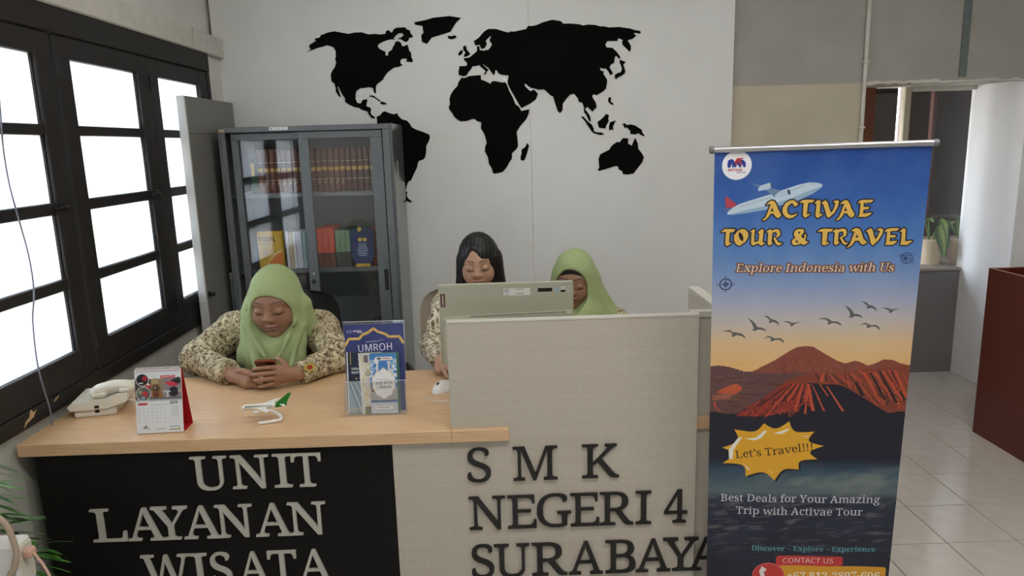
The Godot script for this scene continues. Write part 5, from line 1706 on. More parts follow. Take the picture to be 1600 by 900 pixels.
func build_brochures() -> void:
	var Y := TABLE_Y
	var h := thing("brochure_holder", "clear acrylic brochure stand holding travel leaflets on the counter", "brochure stand", Vector3(-0.448, Y, -2.39))
	var lean := Basis(Vector3.RIGHT, -0.13)
	part(h, "back_plate", rbox(Vector3(0.212, 0.315, 0.0025), Vector3(0, 0.1575, 0), 0.0005), M.acrylic, Vector3(0, 0.001, -0.005), lean)
	part(h, "front_pocket", rbox(Vector3(0.212, 0.118, 0.0025), Vector3(0, 0.059, 0), 0.0005), M.acrylic, Vector3(0, 0.001, 0.032), lean)
	for s: float in [-1.0, 1.0]:
		part(h, "pocket_side", rbox(Vector3(0.0025, 0.118, 0.036), Vector3(s * 0.105, 0.059, 0.0), 0.0005), M.acrylic, Vector3(0, 0.001, 0.0135), lean)
	part(h, "base_plate", rbox(Vector3(0.212, 0.0025, 0.075), Vector3(0, 0.00125, 0.0), 0.0005), M.acrylic)
	var edge := glass(Color(0.9, 0.95, 1.0, 0.45))
	part(h, "polished_edge", rbox(Vector3(0.213, 0.002, 0.003), Vector3(0, 0.316, 0), 0.0), edge, Vector3(0, 0.001, -0.005), lean)
	part(h, "polished_edge", rbox(Vector3(0.213, 0.002, 0.003), Vector3(0, 0.119, 0), 0.0), edge, Vector3(0, 0.001, 0.032), lean)
	# leaflets: [name, label, size, offset, image]
	var specs := [
		["leaflet", "large navy pilgrimage poster with gold arch in the brochure stand", Vector2(0.204, 0.305), Vector3(0.001, 0.004, 0.0), umroh_image(), 0.0],
		["leaflet", "dark navy leaflet with pale lines of text at the end of the stand", Vector2(0.088, 0.213), Vector3(-0.052, 0.004, 0.0145), contact_image(), -0.01],
		["leaflet", "yellow and white leaflet half hidden behind another leaflet", Vector2(0.08, 0.211), Vector3(-0.006, 0.004, 0.0185), yellow_image(), 0.035],
		["leaflet", "green backed leaflet behind the sky blue one", Vector2(0.094, 0.21), Vector3(0.038, 0.004, 0.0185), Image.create(8, 8, false, Image.FORMAT_RGB8), 0.0],
		["leaflet", "sky blue leaflet with a white arch and dark title", Vector2(0.092, 0.208), Vector3(0.031, 0.004, 0.0225), haji_image(), 0.0],
	]
	for s: Array in specs:
		var l := thing(s[0], s[1], "leaflet", h.position + (s[3] as Vector3), "leaflets in the brochure stand")
		var sz: Vector2 = s[2]
		var im: Image = s[4]
		if im.get_width() == 8:
			im.fill(rgb(36, 100, 66))
		var bs := lean * Basis(Vector3.BACK, float(s[5]))
		part(l, "sheet", rbox(Vector3(sz.x, sz.y, 0.0016), Vector3(0, sz.y / 2, 0), 0.0), M.paper, Vector3.ZERO, bs)
		part(l, "printed_face", face_quad(sz.x, sz.y), tex_mat(im, 0.3), bs * Vector3(0, sz.y / 2, 0.0010), bs)

func umroh_image() -> Image:
	var ink := Ink.new(204, 305, 4, rgb(38, 48, 112))
	var rg := RandomNumberGenerator.new()
	rg.seed = 3
	for k in 90:
		var c := Vector2(rg.randf() * 204, rg.randf() * 60)
		ink.ring(c, 6, 0.5, rgb(46, 60, 132))
	var arch := [Vector2(2, 72), Vector2(14, 50), Vector2(50, 50), Vector2(60, 38), Vector2(84, 28), Vector2(100, 16), Vector2(116, 28), Vector2(140, 36), Vector2(152, 46), Vector2(188, 46), Vector2(202, 70)]
	for k in arch.size() - 1:
		ink.line(arch[k], arch[k + 1], 9, rgb(204, 160, 70))
		ink.line(arch[k] + Vector2(0, -1), arch[k + 1] + Vector2(0, -1), 4, rgb(232, 196, 110))
		ink.disc(arch[k], 4.5, rgb(204, 160, 70))
	ink.ring(Vector2(16, 25), 6, 1.6, rgb(214, 214, 226), 1.3, 0.7)
	ink.rect(29, 21, 30, 4.5, rgb(214, 190, 200))
	ink.rect(44, 27, 20, 3, rgb(190, 190, 214))
	ink.line(Vector2(72, 62), Vector2(110, 60), 3, rgb(156, 160, 196))
	ink.line(Vector2(110, 61), Vector2(132, 55), 1.4, rgb(200, 200, 220))
	write(ink, "UMROH", "a", Vector2(46, 96), Vector2(162, 92), 25, rgb(236, 236, 240))
	return ink.done(2)

func contact_image() -> Image:
	var ink := Ink.new(88, 213, 5, rgb(20, 32, 58))
	ink.rect(0, 0, 4, 213, rgb(226, 226, 222))
	ink.rect(12, 2, 2.5, 42, rgb(196, 168, 60))
	for k in 5:
		ink.rect(38 + (k % 2) * 3, 6 + k * 9, 26, 4.5, rgb(150, 160, 176))
	write(ink, "Hubungi", "A", Vector2(16, 62), Vector2(54, 61), 9, rgb(230, 232, 234))
	write(ink, "Kami", "A", Vector2(16, 75), Vector2(40, 74), 9, rgb(230, 232, 234))
	ink.disc(Vector2(31, 92), 3, rgb(200, 180, 70))
	ink.rect(38, 91, 30, 1.2, rgb(180, 186, 190))
	ink.rect(4, 106, 84, 107, rgb(150, 174, 184))
	for k in 7:
		ink.line(Vector2(6 + k * 5, 108), Vector2(40 + k * 9, 213), 2.4, [rgb(64, 88, 104), rgb(196, 212, 218), rgb(100, 126, 140)][k % 3])
	ink.rect(4, 196, 84, 3, rgb(200, 190, 120))
	return ink.done(2)

func yellow_image() -> Image:
	var ink := Ink.new(80, 211, 4, rgb(214, 212, 204))
	var rg := RandomNumberGenerator.new()
	rg.seed = 17
	for k in 160:
		ink.disc(Vector2(rg.randf() * 60, rg.randf() * 211), rg.randf_range(2, 8), [rgb(208, 194, 132), rgb(222, 220, 210), rgb(214, 206, 174), rgb(206, 206, 204)][k % 4])
	ink.rect(18, 8, 14, 26, rgb(104, 102, 120))
	ink.ring(Vector2(28, 72), 6, 2.4, rgb(84, 84, 88))
	ink.rect(10, 186, 50, 25, rgb(110, 116, 80))
	ink.rect(0, 0, 6, 211, rgb(222, 222, 216))
	return ink.done(2)

func haji_image() -> Image:
	var ink := Ink.new(92, 208, 5, rgb(60, 128, 200))
	var rg := RandomNumberGenerator.new()
	rg.seed = 9
	for k in 40:
		ink.disc(Vector2([8.0, 84.0][k % 2] + rg.randf_range(-14, 14), rg.randf_range(20, 110)), rg.randf_range(4, 11), [rgb(200, 212, 226), rgb(226, 230, 236), rgb(150, 184, 218)][k % 3], 0.7)
	ink.rect(0, 118, 92, 44, rgb(172, 170, 168))
	for x: float in [22.0, 62.0]:
		ink.rect(x, 28, 7, 92, rgb(222, 222, 214))
		ink.rect(x - 3, 28, 13, 4, rgb(232, 232, 226))
	ink.rect(4, 110, 9, 22, rgb(110, 84, 66))
	ink.poly(PackedVector2Array([Vector2(22, 12), Vector2(76, 12), Vector2(80, 18), Vector2(76, 24), Vector2(22, 24), Vector2(18, 18)]), rgb(238, 238, 236))
	ink.rect(26, 15, 14, 6, rgb(60, 60, 90))
	ink.rect(44, 16, 28, 4, rgb(190, 120, 110))
	var card := [Vector2(46, 50), Vector2(60, 62), Vector2(72, 66), Vector2(76, 76), Vector2(84, 84), Vector2(84, 120), Vector2(76, 130), Vector2(72, 142), Vector2(60, 148), Vector2(46, 158), Vector2(32, 148), Vector2(20, 142), Vector2(16, 130), Vector2(8, 120), Vector2(8, 84), Vector2(16, 76), Vector2(20, 66), Vector2(32, 62)]
	ink.grown(PackedVector2Array(card), rgb(206, 184, 130), 1.6)
	ink.poly(PackedVector2Array(card), rgb(238, 238, 236))
	ink.rect(22, 90, 46, 2, rgb(190, 190, 190))
	write(ink, "HAJI PLUS", "S", Vector2(18, 108), Vector2(74, 107), 10, rgb(64, 60, 60))
	write(ink, "/ UMROH", "S", Vector2(20, 122), Vector2(72, 121), 9.5, rgb(64, 60, 60))
	for k in 60:
		ink.disc(Vector2(4 + k * 1.45, 166 + rg.randf_range(-4, 3)), rg.randf_range(0.8, 2), rgb(58, 54, 56))
	ink.rect(0, 170, 92, 38, rgb(196, 204, 212))
	ink.rect(14, 182, 60, 11, rgb(238, 238, 238))
	ink.rect(20, 186, 44, 2.5, rgb(130, 130, 136))
	return ink.done(2)

func calendar_image() -> Image:
	var ink := Ink.new(147, 208, 5, rgb(226, 229, 231))
	var rg := RandomNumberGenerator.new()
	rg.seed = 23
	# row of wire holes
	for k in 26:
		ink.rect(4 + k * 5.4, 4, 2.6, 2.6, rgb(120, 60, 62))
	# photo collage of workshop scenes
	ink.rect(0, 30, 147, 66, rgb(60, 56, 62))
	ink.rect(50, 30, 40, 64, rgb(150, 132, 104))
	ink.disc(Vector2(64, 38), 11, rgb(176, 158, 112))
	ink.disc(Vector2(66, 62), 15, rgb(110, 86, 50))
	ink.disc(Vector2(66, 62), 8, rgb(60, 48, 40))
	ink.disc(Vector2(64, 60), 2.5, rgb(226, 210, 180))
	ink.rect(52, 72, 34, 20, rgb(150, 96, 46))
	ink.disc(Vector2(66, 82), 10, rgb(104, 56, 26))
	ink.disc(Vector2(40, 52), 10, rgb(190, 36, 52))
	ink.disc(Vector2(43, 48), 4, rgb(230, 210, 200))
	ink.rect(90, 28, 57, 66, rgb(140, 132, 134))
	ink.poly(PackedVector2Array([Vector2(94, 44), Vector2(120, 38), Vector2(140, 44), Vector2(132, 56), Vector2(112, 56)]), rgb(206, 52, 72))
	ink.disc(Vector2(122, 74), 16, rgb(28, 26, 36))
	ink.poly(PackedVector2Array([Vector2(112, 38), Vector2(140, 26), Vector2(147, 40), Vector2(140, 50)]), rgb(34, 32, 42))
	ink.rect(88, 70, 24, 6, rgb(190, 196, 204))
	ink.rect(100, 74, 5, 18, rgb(206, 210, 216))
	ink.disc(Vector2(140, 72), 5, rgb(196, 170, 150))
	for k in 12:
		ink.rect(0, 92 + k, 147, 1.2, rgb(70, 70, 76).lerp(rgb(226, 229, 231), k / 12.0))
	for e: Array in [[Vector2(24, 32), 19.0, rgb(26, 22, 30)], [Vector2(26, 78), 22.0, rgb(96, 96, 92)]]:
		ink.disc(e[0], e[1] + 2.0, rgb(230, 228, 222))
		ink.disc(e[0], e[1], e[2])
	ink.disc(Vector2(32, 28), 8, rgb(176, 40, 50))
	ink.rect(12, 40, 14, 5, rgb(196, 196, 200))
	ink.disc(Vector2(31, 78), 9, rgb(186, 44, 52))
	ink.disc(Vector2(16, 72), 7, rgb(150, 150, 120))
	ink.disc(Vector2(24, 92), 6, rgb(130, 160, 170))
	ink.rect(82, 20, 46, 9, rgb(196, 40, 50))
	write(ink, "NEWSLETTER", "A", Vector2(86, 27), Vector2(124, 26.5), 5, rgb(240, 226, 226))
	# month page
	ink.poly(PackedVector2Array([Vector2(6, 108), Vector2(38, 108), Vector2(35, 115), Vector2(9, 115)]), rgb(190, 42, 52))
	write(ink, "2026", "A", Vector2(108, 115), Vector2(134, 114), 9.5, rgb(52, 52, 58))
	for q in 7:
		ink.rect(50 + q * 8, 115, 4, 1.6, rgb(130, 132, 138))
	for r in 5:
		for q in 7:
			ink.rect(8 + q * 13.5, 126 + r * 11, 5, 2.4, rgb(196, 200, 204))
	for r in 6:
		ink.rect(112, 124 + r * 6, 22, 1.5, rgb(170, 174, 178))
	ink.poly(PackedVector2Array([Vector2(20, 190), Vector2(30, 180), Vector2(34, 190)]), rgb(120, 124, 130))
	ink.rect(18, 191, 24, 2, rgb(110, 112, 118))
	ink.rect(62, 194, 30, 1.6, rgb(130, 134, 138))
	ink.rect(104, 188, 32, 2, rgb(130, 134, 138))
	ink.rect(104, 196, 24, 5, rgb(170, 168, 140))
	ink.disc(Vector2(134, 198), 4, rgb(176, 160, 70))
	return ink.done(2)

func build_computer() -> void:
	var Y := TABLE_Y
	# all-in-one computer seen from behind
	var c := thing("desktop_computer", "pale sage all-in-one computer seen from behind, above the pale screen", "computer", Vector3(0.012, Y, -2.56))
	var sage := mat(rgb(176, 178, 158), 0.4)
	var tilt := Basis(Vector3.RIGHT, 0.07)
	part(c, "back_shell", prism(round_rect(0.486, 0.30, 0.006), 0.022, Transform3D(tilt, Vector3(0.0, 0.262, -0.02))), sage)
	part(c, "screen_glass", rbox(Vector3(0.478, 0.286, 0.003), Vector3.ZERO, 0.001, tilt), M.plastic_black, Vector3(0.0, 0.262, -0.022))
	var hump := PackedVector2Array([Vector2(-0.228, -0.16), Vector2(0.236, -0.16), Vector2(0.236, 0.022), Vector2(-0.228, 0.012)])
	part(c, "rear_housing", prism(hump, 0.045, Transform3D(Basis(Vector3.RIGHT, 0.07), Vector3(0.0, 0.284, 0.002))), sage)
	var slot := mat(rgb(92, 94, 84), 0.6)
	for k in 46:
		part(c, "vent_slot", rbox(Vector3(0.0035, 0.0022, 0.012), Vector3(-0.125 + k * 0.0075, 0.2985 + k * 0.00016, 0.036), 0.0), slot)
	part(c, "stand", cbox(Vector3(-0.06, 0.006, -0.03), Vector3(0.06, 0.12, -0.018), 0.004), M.alu)
	part(c, "stand_foot", cbox(Vector3(-0.11, 0.0, -0.11), Vector3(0.11, 0.006, 0.05), 0.002), M.alu)
	# brand tag at the left edge, stickers at the right
	var z0 := 0.0035
	var face := func(x: float, y: float) -> Vector3: return Vector3(0.0, 0.262, -0.02) + tilt * Vector3(x, y, 0.0221)
	var tag := Ink.new(49, 17, 8, rgb(70, 34, 26))
	write(tag, "Lenovo", "A", Vector2(5, 12), Vector2(44, 12), 8, rgb(226, 220, 214))
	var q := MB.new()
	q.quad(Vector3(-0.0085, -0.0245, 0), Vector3(0.0085, -0.0245, 0), Vector3(0.0085, 0.0245, 0), Vector3(-0.0085, 0.0245, 0), Vector3.BACK, Vector2(0, 0), Vector2(0, 1), Vector2(1, 1), Vector2(1, 0))
	part(c, "maker_tag", q.mesh(), tex_mat(tag.done(2), 0.5), face.call(-0.234 + 0.006, 0.094), tilt)
	var st := Ink.new(95, 26, 6, rgb(226, 226, 220))
	st.rect(20, 0, 0.8, 26, rgb(120, 122, 124))
	st.disc(Vector2(10, 9), 7, rgb(90, 112, 128))
	st.disc(Vector2(10, 9), 5, rgb(190, 204, 208))
	st.rect(3, 21, 14, 1.6, rgb(90, 90, 92))
	st.rect(40, 3, 32, 2, rgb(110, 110, 112))
	st.rect(20, 9, 75, 0.6, rgb(150, 150, 150))
	st.rect(20, 16, 75, 0.6, rgb(150, 150, 150))
	st.rect(44, 19.5, 28, 2.2, rgb(80, 80, 84))
	part(c, "inventory_sticker", face_quad(0.095, 0.026), tex_mat(st.done(2), 0.5), face.call(0.04, 0.119) + Vector3(0, 0, 0.0002), tilt)
	part(c, "serial_sticker", face_quad(0.052, 0.014), mat(rgb(26, 24, 22), 0.5), face.call(0.141, 0.123) + Vector3(0, 0, 0.0002), tilt)
	part(c, "energy_sticker", face_quad(0.017, 0.017), mat(rgb(150, 178, 186), 0.5), face.call(0.184, 0.123) + Vector3(0, 0, 0.0002), tilt)
	part(c, "port_sticker", face_quad(0.016, 0.008), mat(rgb(30, 30, 32), 0.5), face.call(0.206, 0.117) + Vector3(0, 0, 0.0002), tilt)
	part(c, "port_sticker", face_quad(0.016, 0.012), mat(rgb(206, 206, 198), 0.5), face.call(0.206, 0.128) + Vector3(0, 0, 0.0002), tilt)
	part(c, "code_sticker", face_quad(0.014, 0.024), mat(rgb(186, 186, 178), 0.5), face.call(0.226, 0.123) + Vector3(0, 0, 0.0002), tilt)

	# mouse
	var m := thing("computer_mouse", "white computer mouse on the oak top beside the pale screen", "mouse", Vector3(-0.235, Y, -2.60))
	m.rotation.y = -0.5
	var f := Sdf.new(Vector3(-0.045, -0.004, -0.07), Vector3(0.045, 0.05, 0.07), 0.003)
	f.ell(Vector3(0, 0.004, 0.004), Vector3(0.031, 0.034, 0.056), 0.004)
	f.ell(Vector3(0, -0.06, 0), Vector3(0.2, 0.06, 0.2), 0.003, 1)
	part(m, "shell", net_mesh([f], Vector3.ZERO), M.plastic_white)
	part(m, "wheel", tube([Vector3(-0.003, 0.0325, 0.030), Vector3(0.003, 0.0325, 0.030)], 0.0068, 12), M.plastic_black)
	part(m, "button_groove", tube([Vector3(0, 0.0295, 0.042), Vector3(0, 0.0358, 0.02), Vector3(0, 0.0378, 0.006)], 0.0006, 6), mat(rgb(120, 120, 118), 0.6))
	var mc := thing("mouse_cable", "thin white cable lying on the oak top by the mouse", "cable", Vector3(-0.26, Y, -2.5))
	part(mc, "cord", tube(smooth_path([Vector3(-0.03, 0.002, 0.0), Vector3(0.0, 0.002, 0.015), Vector3(0.045, 0.002, 0.03), Vector3(0.08, 0.002, 0.05)], 5), 0.0017, 7), M.plastic_white)

# ------------------------------------------------------------------ left corner: hanging cord, socket, palm
func build_left_corner() -> void:
	var cd := thing("hanging_cord", "grey cord hanging down over the frosted window to the counter", "cord", Vector3(-1.55, TABLE_Y, -2.36))
	var pts := []
	for p: Vector3 in [Vector3(-1.556, 2.212, -2.42), Vector3(-1.55, 2.0, -2.375), Vector3(-1.55, 1.843, -2.356), Vector3(-1.55, 1.715, -2.339), Vector3(-1.55, 1.596, -2.34), Vector3(-1.55, 1.482, -2.359), Vector3(-1.55, 1.364, -2.378), Vector3(-1.55, 1.247, -2.376), Vector3(-1.55, 1.156, -2.347), Vector3(-1.55, 1.028, -2.335), Vector3(-1.55, 0.937, -2.343), Vector3(-1.55, 0.839, -2.361), Vector3(-1.552, 0.782, -2.362)]:
		pts.append(p - cd.position)
	part(cd, "cord", tube(smooth_path(pts, 4), 0.0028, 8), mat(rgb(122, 124, 132), 0.5))

	# white power pedestal with a beige hose and a pink plug
	var s := thing("power_pedestal", "slim white power pedestal with pink plug and beige hose in front of the palm", "pedestal", Vector3(-1.34, 0, -1.73))
	var o := -s.position
	part(s, "post", cbox(Vector3(-1.42, 0.0, -1.765), Vector3(-1.262, 0.712, -1.70), 0.006), M.plastic_white, o)
	part(s, "socket_plate", cbox(Vector3(-1.262, 0.60, -1.76), Vector3(-1.2585, 0.70, -1.705), 0.001), M.ivory, o)
	var pink := mat(rgb(206, 164, 148), 0.5)
	part(s, "plug", cbox(Vector3(-1.2585, 0.665, -1.745), Vector3(-1.235, 0.692, -1.715), 0.006), pink, o)
	part(s, "plug_cord", tube(smooth_path([Vector3(-1.24, 0.68, -1.73), Vector3(-1.222, 0.668, -1.72), Vector3(-1.20, 0.645, -1.71), Vector3(-1.18, 0.60, -1.70), Vector3(-1.165, 0.45, -1.70), Vector3(-1.16, 0.01, -1.71)], 6), 0.0036, 8), pink, o)
	part(s, "hose", tube(smooth_path([Vector3(-1.40, 0.70, -1.72), Vector3(-1.38, 0.80, -1.71), Vector3(-1.33, 0.825, -1.70), Vector3(-1.282, 0.80, -1.69), Vector3(-1.264, 0.776, -1.69), Vector3(-1.254, 0.74, -1.69), Vector3(-1.251, 0.70, -1.69), Vector3(-1.264, 0.657, -1.69), Vector3(-1.285, 0.60, -1.69), Vector3(-1.30, 0.3, -1.69), Vector3(-1.30, 0.012, -1.685)], 6), 0.0075, 10), mat(rgb(178, 158, 138), 0.55), o)

	var p := thing("artificial_palm", "leafy green palm in a pot beside the black counter front", "plant", Vector3(-1.46, 0, -1.93))
	var pot := MB.new()
	pot.lathe([Vector2(0, 0), Vector2(0.08, 0), Vector2(0.10, 0.2), Vector2(0.106, 0.21), Vector2(0.106, 0.225), Vector2(0.096, 0.226), Vector2(0.092, 0.2), Vector2(0, 0.19)], 24)
	part(p, "pot", pot.mesh(), mat(rgb(210, 206, 196), 0.5))
	var green := [mat(rgb(70, 128, 46), 0.42), mat(rgb(52, 106, 40), 0.42), mat(rgb(86, 144, 56), 0.42)]
	var stem_m := mat(rgb(96, 104, 58), 0.6)
	var rg := RandomNumberGenerator.new()
	rg.seed = 71
	for e: Vector3 in [Vector3(0.0, 0.81, 0.05), Vector3(0.035, 0.71, 0.07), Vector3(0.02, 0.62, 0.02), Vector3(-0.04, 0.84, -0.02), Vector3(0.05, 0.55, -0.06)]:
		var st := smooth_path([Vector3(e.x * 0.1, 0.19, e.z * 0.1), Vector3(e.x * 0.3, 0.19 + (e.y - 0.19) * 0.5, e.z * 0.3), Vector3(e.x * 0.7, 0.19 + (e.y - 0.19) * 0.8, e.z * 0.7), e], 5)
		var fr := part(p, "frond", tube(st, [0.005, 0.005, 0.005, 0.004, 0.004, 0.004, 0.004, 0.003, 0.003, 0.003, 0.003, 0.002], 7), stem_m)
		for k in range(6, st.size()):
			var at: Vector3 = st[k]
			for sg: float in [-1.0, 1.0]:
				var ld := Vector3(sg, rg.randf_range(-0.12, 0.28), rg.randf_range(-0.35, 0.35)).normalized()
				var ln := rg.randf_range(0.095, 0.13) if sg > 0 else rg.randf_range(0.05, 0.075)
				var wd := ld.cross(Vector3.UP).normalized().rotated(ld, rg.randf_range(-0.7, -0.2))
				var rows := []
				for r in 7:
					var u := r / 6.0
					var c := at + ld * ln * u - Vector3(0, u * u * 0.022, 0)
					var w := 0.0115 * sin(PI * clampf(u * 0.9 + 0.08, 0, 1)) + 0.0004
					rows.append([c - wd * w, c + Vector3(0, 0.0016, 0), c + wd * w])
				var lf := MB.new()
				lf.grid(rows)
				var m: StandardMaterial3D = green[rg.randi() % 3]
				part(fr, "leaflet", lf.mesh(), m)

# ------------------------------------------------------------------ dark red cabinet at the right
func build_right_cabinet() -> void:
	var c := thing("mahogany_cabinet", "dark red mahogany open topped desk cabinet standing on the tiles", "cabinet", Vector3(2.95, 0, -3.3))
	var o := -c.position
	var t := 0.018
	part(c, "side_panel", cbox(Vector3(2.655, 0, -3.84), Vector3(2.655 + t, 0.945, -2.7), 0.0015), M.mahogany, o)
	part(c, "side_panel", cbox(Vector3(3.25, 0, -3.84), Vector3(3.25 + t, 0.945, -2.7), 0.0015), M.mahogany, o)
	part(c, "back_panel", cbox(Vector3(2.655 + t, 0, -3.84), Vector3(3.25, 0.945, -3.84 + t), 0.0015), M.mahogany, o)
	part(c, "front_panel", cbox(Vector3(2.655 + t, 0, -2.7 - t), Vector3(3.25, 0.945, -2.7), 0.0015), M.mahogany, o)
	part(c, "inner_shelf", cbox(Vector3(2.655 + t, 0.76, -3.84 + t), Vector3(3.25, 0.78, -2.7 - t), 0.001), M.mahogany, o)
	var rim := mat(rgb(150, 104, 88), 0.45)
	part(c, "edge_band", cbox(Vector3(2.655, 0.945, -3.84), Vector3(2.655 + t, 0.947, -2.7), 0.0), rim, o)
	part(c, "edge_band", cbox(Vector3(2.655 + t, 0.945, -3.84), Vector3(3.25, 0.947, -3.84 + t), 0.0), rim, o)

# ------------------------------------------------------------------ people
# Positions are in the room's axes; each mesh is stored relative to the person's base on the floor.

func skin_mat() -> StandardMaterial3D:
	var m := mat(Color.WHITE, 0.5)
	m.vertex_color_use_as_albedo = true
	m.subsurf_scatter_enabled = true
	m.subsurf_scatter_strength = 0.03
	return m

# batik: cream cotton with curling brown leaves
func batik_mat(cream: Color, brown: Color, sc: float) -> StandardMaterial3D:
	var n1 := FastNoiseLite.new()
	n1.seed = 81
	n1.frequency = 0.022
	n1.fractal_octaves = 2
	n1.domain_warp_enabled = true
	n1.domain_warp_amplitude = 26.0
	n1.domain_warp_frequency = 0.03
	var n2 := FastNoiseLite.new()
	n2.seed = 82
	n2.frequency = 0.04
	n2.noise_type = FastNoiseLite.TYPE_CELLULAR
	n2.cellular_return_type = FastNoiseLite.RETURN_DISTANCE2_SUB
	var a := n1.get_seamless_image(320, 320)
	var b := n2.get_seamless_image(320, 320)
	var img := Image.create(320, 320, false, Image.FORMAT_RGB8)
	for y in 320:
		for x in 320:
			var u := a.get_pixel(x, y).r
			var band := absf(fposmod(u * 4.0, 1.0) - 0.5) * 2.0
			var cell := b.get_pixel(x, y).r
			var k := smoothstep(0.50, 0.62, band) * smoothstep(0.06, 0.16, cell)
			var c := cream.lerp(brown, k)
			if u > 0.62:
				c = c.lerp(brown.lightened(0.25), 0.25 * smoothstep(0.62, 0.7, u))
			img.set_pixel(x, y, c)
	var m := tex_mat(img, 0.8)
	m.uv1_triplanar = true
	m.uv1_scale = Vector3(sc, sc, sc)
	return m

# head in its own axes: face towards +z, crown up, origin at the middle of the skull
func head_field(H: Transform3D, w: float, nk: Vector3, g := 1.0) -> Sdf:
	var f := Sdf.new(H.origin - Vector3(0.155, 0.205, 0.155) * g, H.origin + Vector3(0.155, 0.16, 0.165) * g, 0.0032)
	var B := H.basis
	var P := func(x: float, y: float, z: float) -> Vector3: return H * (Vector3(x * w, y, z) * g)
	f.ell(P.call(0, 0.022, -0.012), Vector3(0.077 * w, 0.092, 0.094) * g, 0.02, 0, B)
	f.ell(P.call(0, -0.034, 0.020), Vector3(0.064 * w, 0.076, 0.066) * g, 0.03, 0, B)
	for s: float in [-1.0, 1.0]:
		f.ell(P.call(s * 0.036, -0.036, 0.042), Vector3(0.033 * w, 0.036, 0.034) * g, 0.03, 0, B)
		f.ell(P.call(s * 0.072, -0.012, -0.008), Vector3(0.01, 0.03, 0.018) * g, 0.008, 0, B)
	f.ell(P.call(0, -0.094, 0.050), Vector3(0.026 * w, 0.020, 0.024) * g, 0.03, 0, B)
	f.ell(P.call(0, 0.026, 0.062), Vector3(0.05 * w, 0.012, 0.018) * g, 0.025, 0, B)
	# sockets, lids
	for s: float in [-1.0, 1.0]:
		f.ell(P.call(s * 0.0345, 0.004, 0.097), Vector3(0.021, 0.013, 0.014) * g, 0.014, 1, B)
		f.ell(P.call(s * 0.0345, 0.001, 0.0735), Vector3(0.0165, 0.0125, 0.0145) * g, 0.006, 0, B)
	# nose
	f.cap(P.call(0, 0.012, 0.080), P.call(0, -0.026, 0.097), 0.0085 * g, 0.0125 * g, 0.014)
	for s: float in [-1.0, 1.0]:
		f.ell(P.call(s * 0.0135, -0.030, 0.089), Vector3(0.0095, 0.0085, 0.0105) * g, 0.008, 0, B)
		f.ell(P.call(s * 0.0075, -0.0385, 0.097), Vector3(0.0038, 0.003, 0.004) * g, 0.003, 1, B)
	# lips
	f.ell(P.call(0, -0.0565, 0.083), Vector3(0.0235, 0.0065, 0.0095) * g, 0.007, 0, B)
	f.ell(P.call(0, -0.0675, 0.081), Vector3(0.0195, 0.0075, 0.0095) * g, 0.006, 0, B)
	f.cap(P.call(-0.021, -0.062, 0.088), P.call(0.021, -0.062, 0.088), 0.0016, 0.0016, 0.003, 1)
	f.ell(P.call(0, -0.082, 0.083), Vector3(0.02, 0.005, 0.008) * g, 0.01, 1, B)
	# neck
	f.cap(P.call(0, -0.07, -0.022), nk, 0.052 * w * g, 0.055 * w * g, 0.03)
	return f

func face_paint(H: Transform3D, w: float, skin: Color, lip: Color, hair: Color, g := 1.0) -> Callable:
	var inv := H.affine_inverse()
	return func(p: Vector3) -> Color:
		var q := inv * p / g
		q.x /= w
		var c := skin
		if q.z > 0.03:
			var ax := absf(q.x)
			# lips
			var l := Vector2(q.x / 0.0245, (q.y + 0.062) / (0.0115 - 0.002 * cos(q.x * 130.0)))
			c = c.lerp(lip, smoothstep(1.08, 0.85, l.length()))
			if absf(q.y + 0.062) < 0.0022 and ax < 0.021:
				c = c.lerp(lip.darkened(0.5), 0.8)
			# lowered lash line and crease
			var ly := -0.0075 - 0.004 * (1.0 - pow((ax - 0.0345) / 0.018, 2.0))
			if absf(ax - 0.0345) < 0.0175:
				c = c.lerp(hair, 0.92 * smoothstep(0.0034, 0.0018, absf(q.y - ly)))
				var cy := 0.0095 - 18.0 * pow(ax - 0.0345, 2.0)
				c = c.lerp(skin.darkened(0.4), 0.5 * smoothstep(0.002, 0.0008, absf(q.y - cy)))
			# brows
			var by := 0.0285 + 0.005 * sin((ax - 0.012) / 0.04 * PI * 0.8) - 0.10 * maxf(ax - 0.042, 0.0)
			if ax > 0.012 and ax < 0.054:
				c = c.lerp(hair, 0.72 * smoothstep(0.0046, 0.002, absf(q.y - by)) * smoothstep(0.054, 0.044, ax))
		return c

# one finger: chain of points inside the hand's field
func finger(f: Sdf, pts: Array, r0: float, r1: float) -> void:
	for k in pts.size() - 1:
		var a := lerpf(r0, r1, float(k) / (pts.size() - 1))
		var b := lerpf(r0, r1, float(k + 1) / (pts.size() - 1))
		f.cap(pts[k], pts[k + 1], a, b, 0.0035)

func hand_field(wrist: Vector3, knuckles: Array, fingers: Array, thumb: Array, r := 0.0088) -> Sdf:
	var lo := wrist
	var hi := wrist
	for ch: Array in fingers + [thumb, knuckles]:
		for p: Vector3 in ch:
			lo = lo.min(p)
			hi = hi.max(p)
	var f := Sdf.new(lo - Vector3(0.05, 0.045, 0.05), hi + Vector3(0.05, 0.045, 0.05), 0.0027)
	for k in knuckles.size():
		f.cap(wrist, knuckles[k], 0.021, 0.0115, 0.014)
	for k in knuckles.size() - 1:
		f.cap(knuckles[k], knuckles[k + 1], 0.0112, 0.0112, 0.008)
	for k in fingers.size():
		var pts: Array = [knuckles[k]]
		pts.append_array(fingers[k])
		finger(f, pts, r + (0.0008 if k < 3 else -0.0004), r - (0.0012 if k < 3 else 0.002))
	finger(f, thumb, 0.0125, 0.0088)
	return f

func person_base(label: String, at: Vector3) -> Node3D:
	return thing("person", label, "person", at)

